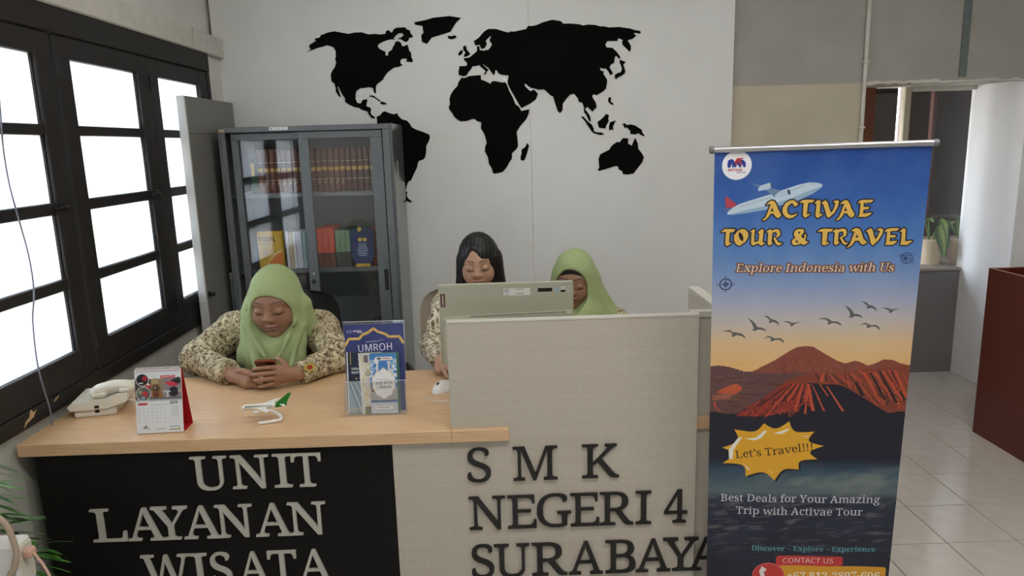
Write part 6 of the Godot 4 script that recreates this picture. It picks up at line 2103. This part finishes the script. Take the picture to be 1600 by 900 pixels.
func build_people() -> void:
	M.skin = skin_mat()
	M.hijab = mat(rgb(158, 174, 122), 0.8)
	M.hijab.rim_enabled = true
	M.hijab.rim = 0.25
	M.batik = batik_mat(rgb(216, 204, 168), rgb(64, 46, 22), 1.85)
	M.batik_pale = batik_mat(rgb(226, 220, 200), rgb(92, 72, 42), 1.85)
	M.trousers = mat(rgb(58, 52, 48), 0.8)
	M.hair = mat(rgb(13, 11, 12), 0.45)
	person_with_phone()
	person_long_hair()
	person_behind_monitor()

func legs(n: Node3D, base: Vector3, hip: Vector3, knee_z: float, foot_z: float) -> void:
	var f := Sdf.new(base + Vector3(-0.3, 0.0, -0.35), base + Vector3(0.3, 0.72, 0.6), 0.014)
	for s: float in [-1.0, 1.0]:
		var h := hip + Vector3(s * 0.09, 0, 0)
		var k := Vector3(hip.x + s * 0.11, 0.49, knee_z)
		var a := Vector3(hip.x + s * 0.10, 0.09, foot_z)
		f.cap(h, k, 0.095, 0.068, 0.03)
		f.cap(k, a, 0.066, 0.05, 0.02)
	f.ell(hip + Vector3(0, 0.03, -0.01), Vector3(0.19, 0.12, 0.15), 0.04)
	part(n, "trousers", net_mesh([f], base), M.trousers)
	for s: float in [-1.0, 1.0]:
		var g := Sdf.new(base + Vector3(s * 0.1 - 0.08, -0.01, foot_z - base.z - 0.12), base + Vector3(s * 0.1 + 0.08, 0.13, foot_z - base.z + 0.24), 0.01)
		g.cap(Vector3(hip.x + s * 0.10, 0.05, foot_z - 0.03), Vector3(hip.x + s * 0.105, 0.038, foot_z + 0.14), 0.048, 0.036, 0.02, 0, Vector3.ONE, Vector3.DOWN, -0.002)
		part(n, "shoe", net_mesh([g], base), M.plastic_black)

# chair on castors
func office_chair(called_label: String, at: Vector3, turn: float, shell: Material, back_y: float, arms := true) -> void:
	var c := thing("office_chair", called_label, "chair", at)
	c.rotation.y = turn
	var seat := MB.new()
	seat.prism(round_rect(0.46, 0.44, 0.09), 0.06, Transform3D(Basis(Vector3.RIGHT, -PI / 2), Vector3(0, 0.375, 0)))
	part(c, "seat", seat.mesh(), M.plastic_black)
	var back := MB.new()
	var rows := []
	for e in 2:
		rows = []
		for r in 21:
			var ln := []
			var v := 0.5 - 0.5 * cos(PI * r / 20.0)
			for q in 11:
				var u := q / 5.0 - 1.0
				var w := 0.20 * pow(maxf(0.0, 1.0 - pow(absf(v * 2 - 1), 4.0)), 0.33) + 0.001
				ln.append(Vector3(u * w, back_y + 0.21 - v * 0.40, -0.235 + 0.045 * u * u - 0.03 * (1 - v) + (0.014 if e == 0 else -0.014) * sqrt(maxf(0.0, 1 - u * u * 0.98)) * sqrt(maxf(0.02, 1 - pow(v * 2 - 1, 6)))))
			rows.append(ln)
		back.grid(rows, e == 1)
	part(c, "backrest", back.mesh(), shell)
	part(c, "back_bar", tube(smooth_path([Vector3(0, 0.36, -0.1), Vector3(0, 0.37, -0.24), Vector3(0, 0.46, -0.29), Vector3(0, back_y, -0.27)], 5), 0.018, 10), M.plastic_black)
	for s: float in ([-1.0, 1.0] if arms else []):
		part(c, "armrest", tube(smooth_path([Vector3(s * 0.2, 0.37, -0.02), Vector3(s * 0.27, 0.42, -0.03), Vector3(s * 0.285, 0.58, -0.06), Vector3(s * 0.285, 0.64, -0.12), Vector3(s * 0.28, 0.655, 0.02), Vector3(s * 0.28, 0.63, 0.13)], 5), [0.014, 0.015, 0.018, 0.022], 10), M.plastic_black)
	part(c, "gas_lift", tube([Vector3(0, 0.09, 0), Vector3(0, 0.37, 0)], 0.027, 14), M.chrome)
	for k in 5:
		var d := Vector3(cos(TAU * k / 5 + 0.3), 0, sin(TAU * k / 5 + 0.3))
		var lg := part(c, "leg", tube([Vector3(0, 0.1, 0), d * 0.15 + Vector3(0, 0.095, 0), d * 0.27 + Vector3(0, 0.07, 0)], [0.026, 0.02, 0.014], 8), M.plastic_black)
		part(lg, "castor", tube([d * 0.27 + d.cross(Vector3.UP) * 0.02 + Vector3(0, 0.03, 0), d * 0.27 - d.cross(Vector3.UP) * 0.02 + Vector3(0, 0.03, 0)], 0.029, 14), M.plastic_black)

# ---- person with the phone, elbows on the counter
func person_with_phone() -> void:
	var base := Vector3(-1.0, 0, -3.2)
	var n := person_base("person in pale green hijab and batik blouse looking down at a phone", base)
	var skin := Color(0.315, 0.165, 0.10)
	var H := Transform3D(Basis.from_euler(Vector3(deg_to_rad(10), deg_to_rad(-3), deg_to_rad(1.5))), Vector3(-0.947, 1.057, -2.965))
	var g := 1.12
	var neck := Vector3(-0.99, 0.885, -3.06)
	var w := 1.05
	# body: torso and arms in one field, head and hands in finer ones
	var b := Sdf.new(Vector3(-1.42, 0.42, -3.42), Vector3(-0.55, 1.02, -2.62), 0.012)
	var shL := Vector3(-1.185, 0.90, -3.13)
	var shR := Vector3(-0.815, 0.90, -3.11)
	var elL := Vector3(-1.275, 0.835, -2.93)
	var elR := Vector3(-0.695, 0.835, -2.885)
	var wrL := Vector3(-1.062, 0.822, -2.735)
	var wrR := Vector3(-0.808, 0.826, -2.712)
	b.ell(Vector3(-1.0, 0.72, -3.2), Vector3(0.16, 0.24, 0.12), 0.03)
	b.cap(Vector3(-1.0, 0.5, -3.28), Vector3(-1.0, 0.62, -3.25), 0.14, 0.13, 0.04)
	b.cap(shL, shR, 0.055, 0.055, 0.03)
	b.cap(shL, elL, 0.05, 0.04, 0.02)
	b.cap(elL, wrL, 0.04, 0.027, 0.01)
	b.cap(shR, elR, 0.05, 0.04, 0.02)
	b.cap(elR, wrR, 0.04, 0.025, 0.01)
	b.cap(neck, neck + Vector3(0, -0.08, -0.03), 0.055, 0.07, 0.03)
	# fine wrists
	var hr := hand_field(wrR, [Vector3(-0.868, 0.868, -2.672), Vector3(-0.864, 0.849, -2.664), Vector3(-0.866, 0.829, -2.662), Vector3(-0.872, 0.811, -2.667)], [
		[Vector3(-0.905, 0.873, -2.655), Vector3(-0.935, 0.870, -2.655), Vector3(-0.958, 0.865, -2.668)],
		[Vector3(-0.905, 0.853, -2.645), Vector3(-0.938, 0.850, -2.645), Vector3(-0.962, 0.846, -2.659)],
		[Vector3(-0.903, 0.831, -2.643), Vector3(-0.932, 0.828, -2.643), Vector3(-0.953, 0.825, -2.655)],
		[Vector3(-0.902, 0.808, -2.649), Vector3(-0.925, 0.801, -2.649), Vector3(-0.942, 0.797, -2.656)]],
		[Vector3(-0.835, 0.845, -2.70), Vector3(-0.850, 0.872, -2.698), Vector3(-0.866, 0.887, -2.706), Vector3(-0.884, 0.889, -2.722)])
	hr.cap(wrR, Vector3(-0.76, 0.83, -2.79), 0.024, 0.03, 0.01)
	var hl := hand_field(wrL, [Vector3(-0.988, 0.842, -2.695), Vector3(-0.982, 0.823, -2.680), Vector3(-0.990, 0.806, -2.678), Vector3(-1.002, 0.796, -2.684)], [
		[Vector3(-0.958, 0.848, -2.700), Vector3(-0.935, 0.842, -2.712), Vector3(-0.912, 0.838, -2.716)],
		[Vector3(-0.950, 0.818, -2.680), Vector3(-0.932, 0.812, -2.690), Vector3(-0.918, 0.810, -2.702)],
		[Vector3(-0.960, 0.798, -2.674), Vector3(-0.938, 0.794, -2.682), Vector3(-0.92, 0.794, -2.694)],
		[Vector3(-0.975, 0.791, -2.682), Vector3(-0.955, 0.789, -2.690), Vector3(-0.938, 0.789, -2.70)]],
		[Vector3(-1.035, 0.843, -2.712), Vector3(-1.005, 0.852, -2.690), Vector3(-0.978, 0.848, -2.672), Vector3(-0.955, 0.839, -2.662)])
	hl.cap(wrL, Vector3(-1.12, 0.826, -2.79), 0.027, 0.032, 0.01)
	var hd := head_field(H, w, neck, g)
	var fp := face_paint(H, w, skin, Color(0.31, 0.145, 0.11), Color(0.03, 0.02, 0.016), g)
	part(n, "body", net_mesh([b, hd, hr, hl], base, fp), M.skin)
	# blouse
	var s := Sdf.new(Vector3(-1.46, 0.44, -3.46), Vector3(-0.52, 1.0, -2.60), 0.0085)
	s.ell(Vector3(-1.0, 0.72, -3.2), Vector3(0.205, 0.27, 0.165), 0.03)
	s.cap(Vector3(-1.0, 0.5, -3.28), Vector3(-1.0, 0.64, -3.25), 0.19, 0.18, 0.05)
	s.cap(shL, shR, 0.085, 0.085, 0.04)
	s.cap(shL, elL + Vector3(-0.01, 0.008, 0), 0.086, 0.066, 0.03)
	s.cap(shR, elR + Vector3(0.01, 0.008, 0), 0.084, 0.062, 0.03)
	var dL := (wrL - elL).normalized()
	var dR := (wrR - elR).normalized()
	s.cap(elL, wrL + dL * 0.06, 0.057, 0.047, 0.03, 0, Vector3.ONE, dL, (wrL - dL * 0.025).dot(dL))
	s.cap(elR, wrR + dR * 0.06, 0.055, 0.042, 0.03, 0, Vector3.ONE, dR, (wrR - dR * 0.012).dot(dR))
	# keep the sleeves on the counter top
	s.ripple(func(p: Vector3) -> float: return 0.0022 * sin(p.x * 95.0 + p.y * 60.0 + sin(p.z * 70.0)) + 0.0016 * sin(p.z * 130.0 - p.y * 90.0))
	s.cap(Vector3(-1.6, 0.70, -2.75), Vector3(-0.4, 0.70, -2.75), 0.0805, 0.0805, 0.004, 1)
	part(n, "blouse", net_mesh([s], base), M.batik)
	part(n, "sleeve_badge", sleeve_badge(), mat(rgb(176, 160, 60), 0.6), Vector3(-0.758, 0.852, -2.712) - base, Basis.from_euler(Vector3(-0.35, 0.62, 0)))
	part(n, "badge_emblem", sleeve_badge(0.55), mat(rgb(150, 40, 34), 0.6), Vector3(-0.7575, 0.8525, -2.7105) - base, Basis.from_euler(Vector3(-0.35, 0.62, 0)))
	# hijab
	var j := Sdf.new(Vector3(-1.24, 0.79, -3.28), Vector3(-0.70, 1.26, -2.74), 0.0056)
	var B := H.basis
	j.ell(H * (Vector3(0, 0.028, -0.020) * g), Vector3(0.093, 0.114, 0.110) * g, 0.03, 0, B)
	j.ell(H * (Vector3(0, -0.030, -0.004) * g), Vector3(0.100, 0.115, 0.088) * g, 0.04, 0, B)
	var flat := Vector3(1, 1, 1.5)
	j.cap(Vector3(-0.968, 0.985, -2.99), Vector3(-0.972, 0.85, -2.955), 0.118, 0.140, 0.05, 0, flat)
	j.cap(Vector3(-0.98, 0.99, -3.04), Vector3(-1.0, 0.93, -3.09), 0.125, 0.150, 0.05, 0, Vector3(1, 1.2, 1.3))
	# side falls from the temples: outer edges of the cloth
	j.cap(H * (Vector3(-0.096, 0.0, -0.01) * g), Vector3(-1.092, 0.83, -2.945), 0.016, 0.022, 0.035)
	j.cap(H * (Vector3(0.098, 0.0, -0.02) * g), Vector3(-0.862, 0.83, -2.93), 0.014, 0.020, 0.035)
	j.cap(H * (Vector3(0.100, -0.02, -0.03) * g), Vector3(-0.83, 0.93, -3.03), 0.022, 0.04, 0.03)
	# soft diagonal folds under the chin
	for e: Array in [[Vector3(-1.045, 0.99, -2.905), Vector3(-0.975, 0.865, -2.845), 0.007], [Vector3(-1.075, 0.975, -2.925), Vector3(-1.02, 0.82, -2.848), 0.008], [Vector3(-0.858, 0.99, -2.905), Vector3(-0.915, 0.86, -2.842), 0.007], [Vector3(-0.84, 0.96, -2.935), Vector3(-0.875, 0.82, -2.86), 0.008]]:
		j.cap(e[0], e[1], e[2], float(e[2]) * 1.3, 0.016)
	# opening for the face, peaked over the brow
	j.ell(H * (Vector3(0.0, -0.026, 0.100) * g), Vector3(0.086, 0.088, 0.092) * g, 0.012, 1, B)
	j.cap(H * (Vector3(-0.012, 0.02, 0.125) * g), H * (Vector3(-0.018, 0.055, 0.115) * g), 0.050, 0.022, 0.016, 1)
	# layered edges beside the face
	for e: Array in [[Vector3(-0.070, 0.085, 0.062), Vector3(-0.094, 0.02, 0.040)], [Vector3(-0.094, 0.02, 0.040), Vector3(-0.099, -0.06, 0.034)], [Vector3(0.066, 0.088, 0.066), Vector3(0.093, 0.02, 0.044)], [Vector3(0.093, 0.02, 0.044), Vector3(0.098, -0.07, 0.030)]]:
		j.cap(H * ((e[0] as Vector3) * g), H * ((e[1] as Vector3) * g), 0.0035, 0.0035, 0.007, 1)
	# meeting edges of the cloth below the chin
	j.cap(Vector3(-0.948, 0.93, -2.868), Vector3(-0.945, 0.79, -2.852), 0.0035, 0.0045, 0.008, 1)
	j.ripple(func(p: Vector3) -> float: return 0.0030 * sin(p.x * 96.0 + 1.0 + p.y * 14.0) * smoothstep(0.98, 0.88, p.y) + 0.0010 * sin((p.y + p.x * 0.5) * 75.0))
	part(n, "hijab", net_mesh([j], base), M.hijab)
	legs(n, base, Vector3(-1.0, 0.53, -3.28), -2.9, -2.92)
	office_chair("black office chair behind the person holding a phone", Vector3(-0.985, 0, -3.3), 0.12, M.plastic_black, 0.79)
	# the phone
	var ph := thing("mobile_phone", "copper coloured mobile phone held in both hands", "phone", Vector3(-0.916, 0.852, -2.712))
	var pb := Basis.from_euler(Vector3(deg_to_rad(49), 0.05, deg_to_rad(-1)))
	part(ph, "case", prism(round_rect(0.077, 0.156, 0.011), 0.0085, Transform3D(pb, pb * Vector3(0, 0, -0.00425))), mat(rgb(134, 74, 48), 0.28, 0.3))
	part(ph, "screen", prism(round_rect(0.071, 0.148, 0.008), 0.0006, Transform3D(pb, pb * Vector3(0, 0, -0.0049))), mat(rgb(24, 26, 30), 0.1))
	part(ph, "camera_bump", prism(round_rect(0.03, 0.034, 0.007), 0.0016, Transform3D(pb, pb * Vector3(0.018, 0.052, 0.0042))), mat(rgb(96, 48, 34), 0.25, 0.3))
	for q: Vector2 in [Vector2(0.011, 0.059), Vector2(0.025, 0.059), Vector2(0.018, 0.045)]:
		var ln := MB.new()
		ln.lathe([Vector2(0, 0.001), Vector2(0.004, 0.001), Vector2(0.0048, 0)], 14, pb * Vector3(q.x, q.y, 0.0059), pb * Basis(Vector3.RIGHT, PI / 2))
		part(ph, "lens", ln.mesh(), mat(rgb(14, 14, 18), 0.08))

func sleeve_badge(k := 1.0) -> ArrayMesh:
	var p := PackedVector2Array()
	for a in 20:
		var r := (0.020 if a % 2 == 0 else 0.0185) * k
		p.append(Vector2(cos(TAU * a / 20.0) * r * 1.1, sin(TAU * a / 20.0) * r * 0.85))
	return prism(p, 0.0012)

# ---- person with long black hair, behind the computer
func person_long_hair() -> void:
	var base := Vector3(-0.09, 0, -3.22)
	var n := person_base("person with long black hair and white brown batik blouse behind the computer", base)
	var skin := Color(0.50, 0.30, 0.20)
	var H := Transform3D(Basis.from_euler(Vector3(deg_to_rad(9), deg_to_rad(-3), deg_to_rad(2))), Vector3(-0.102, 1.168, -3.175))
	var neck := Vector3(-0.10, 1.03, -3.22)
	var w := 0.94
	var b := Sdf.new(Vector3(-0.45, 0.44, -3.42), Vector3(0.28, 1.08, -2.76), 0.012)
	var shL := Vector3(-0.255, 0.965, -3.2)
	var shR := Vector3(0.065, 0.965, -3.2)
	var elL := Vector3(-0.305, 0.83, -3.02)
	var elR := Vector3(0.115, 0.83, -3.02)
	var wrL := Vector3(-0.262, 0.812, -2.862)
	var wrR := Vector3(0.05, 0.812, -2.85)
	b.ell(Vector3(-0.095, 0.78, -3.22), Vector3(0.13, 0.24, 0.095), 0.03)
	b.cap(Vector3(-0.09, 0.52, -3.25), Vector3(-0.09, 0.66, -3.24), 0.13, 0.115, 0.04)
	b.cap(shL, shR, 0.042, 0.042, 0.03)
	b.cap(shL, elL, 0.04, 0.034, 0.02)
	b.cap(elL, wrL, 0.034, 0.023, 0.01)
	b.cap(shR, elR, 0.04, 0.034, 0.02)
	b.cap(elR, wrR, 0.034, 0.023, 0.01)
	b.cap(neck, neck + Vector3(0, -0.08, -0.02), 0.045, 0.06, 0.03)
	var hl := typing_hand(wrL, Vector3(0.04, -0.002, 0.075).normalized(), 1.0)
	var hr := typing_hand(wrR, Vector3(-0.02, -0.002, 0.085).normalized(), -1.0)
	var hd := head_field(H, w, neck)
	part(n, "body", net_mesh([b, hd, hl, hr], base, face_paint(H, w, skin, Color(0.44, 0.19, 0.155), Color(0.025, 0.018, 0.016))), M.skin)
	var s := Sdf.new(Vector3(-0.5, 0.46, -3.46), Vector3(0.32, 1.06, -2.72), 0.0095)
	s.ell(Vector3(-0.095, 0.78, -3.22), Vector3(0.165, 0.26, 0.13), 0.03)
	s.cap(Vector3(-0.09, 0.52, -3.25), Vector3(-0.09, 0.68, -3.24), 0.165, 0.15, 0.05)
	s.cap(shL, shR, 0.068, 0.068, 0.04)
	s.cap(shL, elL, 0.068, 0.056, 0.03)
	s.cap(shR, elR, 0.066, 0.056, 0.03)
	for e: Array in [[elL, wrL], [elR, wrR]]:
		var d: Vector3 = ((e[1] as Vector3) - (e[0] as Vector3)).normalized()
		s.cap(e[0], (e[1] as Vector3) + d * 0.06, 0.052, 0.04, 0.03, 0, Vector3.ONE, d, ((e[1] as Vector3) - d * 0.02).dot(d))
	s.ripple(func(p: Vector3) -> float: return 0.0025 * sin(p.y * 85.0 + p.x * 50.0 + sin(p.z * 60.0)))
	s.cap(neck + Vector3(0, 0.08, 0.03), neck + Vector3(0, 0.02, 0.02), 0.065, 0.055, 0.012, 1)
	part(n, "blouse", net_mesh([s], base), M.batik_pale)
	# hair: cap over the skull, long falls at both sides and behind
	var j := Sdf.new(Vector3(-0.27, 0.86, -3.36), Vector3(0.07, 1.33, -3.03), 0.0048)
	var B := H.basis
	j.ell(H * Vector3(0, 0.030, -0.020), Vector3(0.088, 0.104, 0.104), 0.02, 0, B)
	j.ell(H * Vector3(0, -0.02, -0.045), Vector3(0.093, 0.12, 0.08), 0.03, 0, B)
	j.cap(H * Vector3(-0.068, 0.0, -0.01), Vector3(-0.185, 0.96, -3.20), 0.030, 0.034, 0.03)
	j.cap(H * Vector3(0.072, 0.02, 0.005), Vector3(-0.012, 0.95, -3.19), 0.036, 0.042, 0.03)
	j.cap(H * Vector3(0, -0.02, -0.07), Vector3(-0.10, 0.93, -3.30), 0.07, 0.06, 0.04)
	j.ell(H * Vector3(-0.008, -0.065, 0.108), Vector3(0.067, 0.092, 0.094), 0.008, 1, B)
	j.cap(H * Vector3(-0.010, -0.01, 0.104), H * Vector3(-0.024, 0.098, 0.074), 0.060, 0.010, 0.008, 1)
	j.ripple(func(p: Vector3) -> float:
		var q := H.affine_inverse() * p
		return 0.0009 * sin(q.x * 420.0 + sin(q.y * 30.0) * 0.8) + 0.0005 * sin(q.x * 950.0 + q.z * 300.0))
	part(n, "hair", net_mesh([j], base), M.hair)
	legs(n, base, Vector3(-0.09, 0.53, -3.25), -2.9, -2.9)
	office_chair("beige backed office chair with black arms behind the long haired person", Vector3(-0.17, 0, -3.3), 0.2, mat(rgb(186, 174, 154), 0.5), 0.79)

func typing_hand(wr: Vector3, d: Vector3, thumb_side: float) -> Sdf:
	var sd := Vector3.UP.cross(d).normalized() * -thumb_side
	var kn := []
	var fg := []
	for k in 4:
		var off := (k - 1.5) * 0.019
		var a := wr + d * (0.085 - 0.006 * absf(k - 1.0)) - sd * off + Vector3(0, -0.006, 0)
		kn.append(a)
		var l := [0.070, 0.078, 0.072, 0.056][k] as float
		fg.append([a + d * l * 0.5 - sd * off * 0.2 + Vector3(0, 0.002, 0), a + d * l * 0.8 - sd * off * 0.3 + Vector3(0, -0.005, 0), a + d * l - sd * off * 0.35 + Vector3(0, -0.012, 0)])
	return hand_field(wr, kn, fg, [wr + d * 0.025 + sd * 0.02, wr + d * 0.055 + sd * 0.042, wr + d * 0.085 + sd * 0.048 + Vector3(0, -0.008, 0)], 0.0082)

# ---- person half hidden by the computer
func person_behind_monitor() -> void:
	var base := Vector3(0.37, 0, -3.2)
	var n := person_base("person in pale green hijab with black underscarf half hidden by the computer", base)
	var skin := Color(0.30, 0.165, 0.105)
	var H := Transform3D(Basis.from_euler(Vector3(deg_to_rad(7), deg_to_rad(-14), deg_to_rad(-2))), Vector3(0.316, 1.082, -3.13))
	var neck := Vector3(0.345, 0.935, -3.18)
	var w := 0.96
	var b := Sdf.new(Vector3(0.03, 0.44, -3.4), Vector3(0.68, 1.0, -2.72), 0.012)
	var shL := Vector3(0.215, 0.885, -3.17)
	var shR := Vector3(0.505, 0.87, -3.19)
	var elL := Vector3(0.155, 0.82, -3.0)
	var elR := Vector3(0.575, 0.82, -3.0)
	var wrL := Vector3(0.21, 0.812, -2.83)
	var wrR := Vector3(0.46, 0.812, -2.83)
	b.ell(Vector3(0.37, 0.74, -3.2), Vector3(0.13, 0.22, 0.1), 0.03)
	b.cap(Vector3(0.37, 0.52, -3.24), Vector3(0.37, 0.64, -3.22), 0.13, 0.115, 0.04)
	b.cap(shL, shR, 0.042, 0.042, 0.03)
	b.cap(shL, elL, 0.04, 0.034, 0.02)
	b.cap(elL, wrL, 0.034, 0.023, 0.01)
	b.cap(shR, elR, 0.04, 0.034, 0.02)
	b.cap(elR, wrR, 0.034, 0.023, 0.01)
	b.cap(neck, neck + Vector3(0, -0.08, -0.02), 0.045, 0.06, 0.03)
	var hl := typing_hand(wrL, Vector3(0.01, -0.002, 0.085).normalized(), 1.0)
	var hr := typing_hand(wrR, Vector3(-0.02, -0.002, 0.085).normalized(), -1.0)
	var hd := head_field(H, w, neck)
	part(n, "body", net_mesh([b, hd, hl, hr], base, face_paint(H, w, skin, Color(0.27, 0.10, 0.085), Color(0.025, 0.018, 0.016))), M.skin)
	var s := Sdf.new(Vector3(-0.02, 0.46, -3.42), Vector3(0.73, 1.0, -2.72), 0.0095)
	s.ell(Vector3(0.37, 0.74, -3.2), Vector3(0.165, 0.24, 0.13), 0.03)
	s.cap(Vector3(0.37, 0.52, -3.24), Vector3(0.37, 0.66, -3.22), 0.165, 0.15, 0.05)
	s.cap(shL, shR, 0.066, 0.066, 0.04)
	s.cap(shL, elL, 0.066, 0.056, 0.03)
	s.cap(shR, elR, 0.068, 0.056, 0.03)
	for e: Array in [[elL, wrL], [elR, wrR]]:
		var d: Vector3 = ((e[1] as Vector3) - (e[0] as Vector3)).normalized()
		s.cap(e[0], (e[1] as Vector3) + d * 0.06, 0.052, 0.04, 0.03, 0, Vector3.ONE, d, ((e[1] as Vector3) - d * 0.02).dot(d))
	s.ripple(func(p: Vector3) -> float: return 0.0025 * sin(p.y * 85.0 + p.x * 50.0 + sin(p.z * 60.0)))
	part(n, "blouse", net_mesh([s], base), M.batik)
	var B := H.basis
	# underscarf: snug black cap showing at the brow
	var u := Sdf.new(H.origin - Vector3(0.13, 0.02, 0.14), H.origin + Vector3(0.13, 0.15, 0.14), 0.005)
	u.ell(H * Vector3(0, 0.026, -0.012), Vector3(0.080, 0.094, 0.096), 0.01, 0, B)
	u.ell(H * Vector3(0, -0.06, 0.11), Vector3(0.11, 0.118, 0.10), 0.008, 1, B)
	part(n, "underscarf", net_mesh([u], base), mat(rgb(24, 20, 20), 0.8))
	var j := Sdf.new(Vector3(0.15, 0.78, -3.34), Vector3(0.60, 1.25, -2.93), 0.0058)
	j.ell(H * Vector3(0, 0.026, -0.018), Vector3(0.094, 0.114, 0.112), 0.03, 0, B)
	j.ell(H * Vector3(0.0, -0.035, -0.012), Vector3(0.098, 0.115, 0.095), 0.04, 0, B)
	j.cap(H * Vector3(0.0, -0.05, -0.02), Vector3(0.34, 0.86, -3.10), 0.09, 0.115, 0.05)
	j.cap(H * Vector3(0.03, -0.03, -0.05), Vector3(0.45, 0.91, -3.17), 0.075, 0.075, 0.05)
	j.cap(Vector3(0.33, 0.93, -3.09), Vector3(0.32, 0.83, -3.03), 0.085, 0.085, 0.05)
	for e: Array in [[H * Vector3(0.09, -0.02, 0.0), Vector3(0.472, 0.89, -3.12), 0.010], [H * Vector3(0.07, -0.1, 0.06), Vector3(0.42, 0.84, -3.01), 0.013]]:
		j.cap(e[0], e[1], e[2], float(e[2]) * 1.2, 0.028)
	j.ell(H * Vector3(-0.004, -0.022, 0.100), Vector3(0.078, 0.098, 0.092), 0.010, 1, B)
	j.ripple(func(p: Vector3) -> float: return 0.0025 * sin(p.x * 62.0 + p.y * 22.0) * smoothstep(1.06, 0.94, p.y) + 0.0012 * sin((p.y + p.x * 0.5) * 80.0))
	part(n, "hijab", net_mesh([j], base), M.hijab)
	legs(n, base, Vector3(0.37, 0.53, -3.24), -2.9, -2.9)
	office_chair("low black office chair under the person half hidden by the computer", Vector3(0.37, 0, -3.27), 0.0, M.plastic_black, 0.62, false)
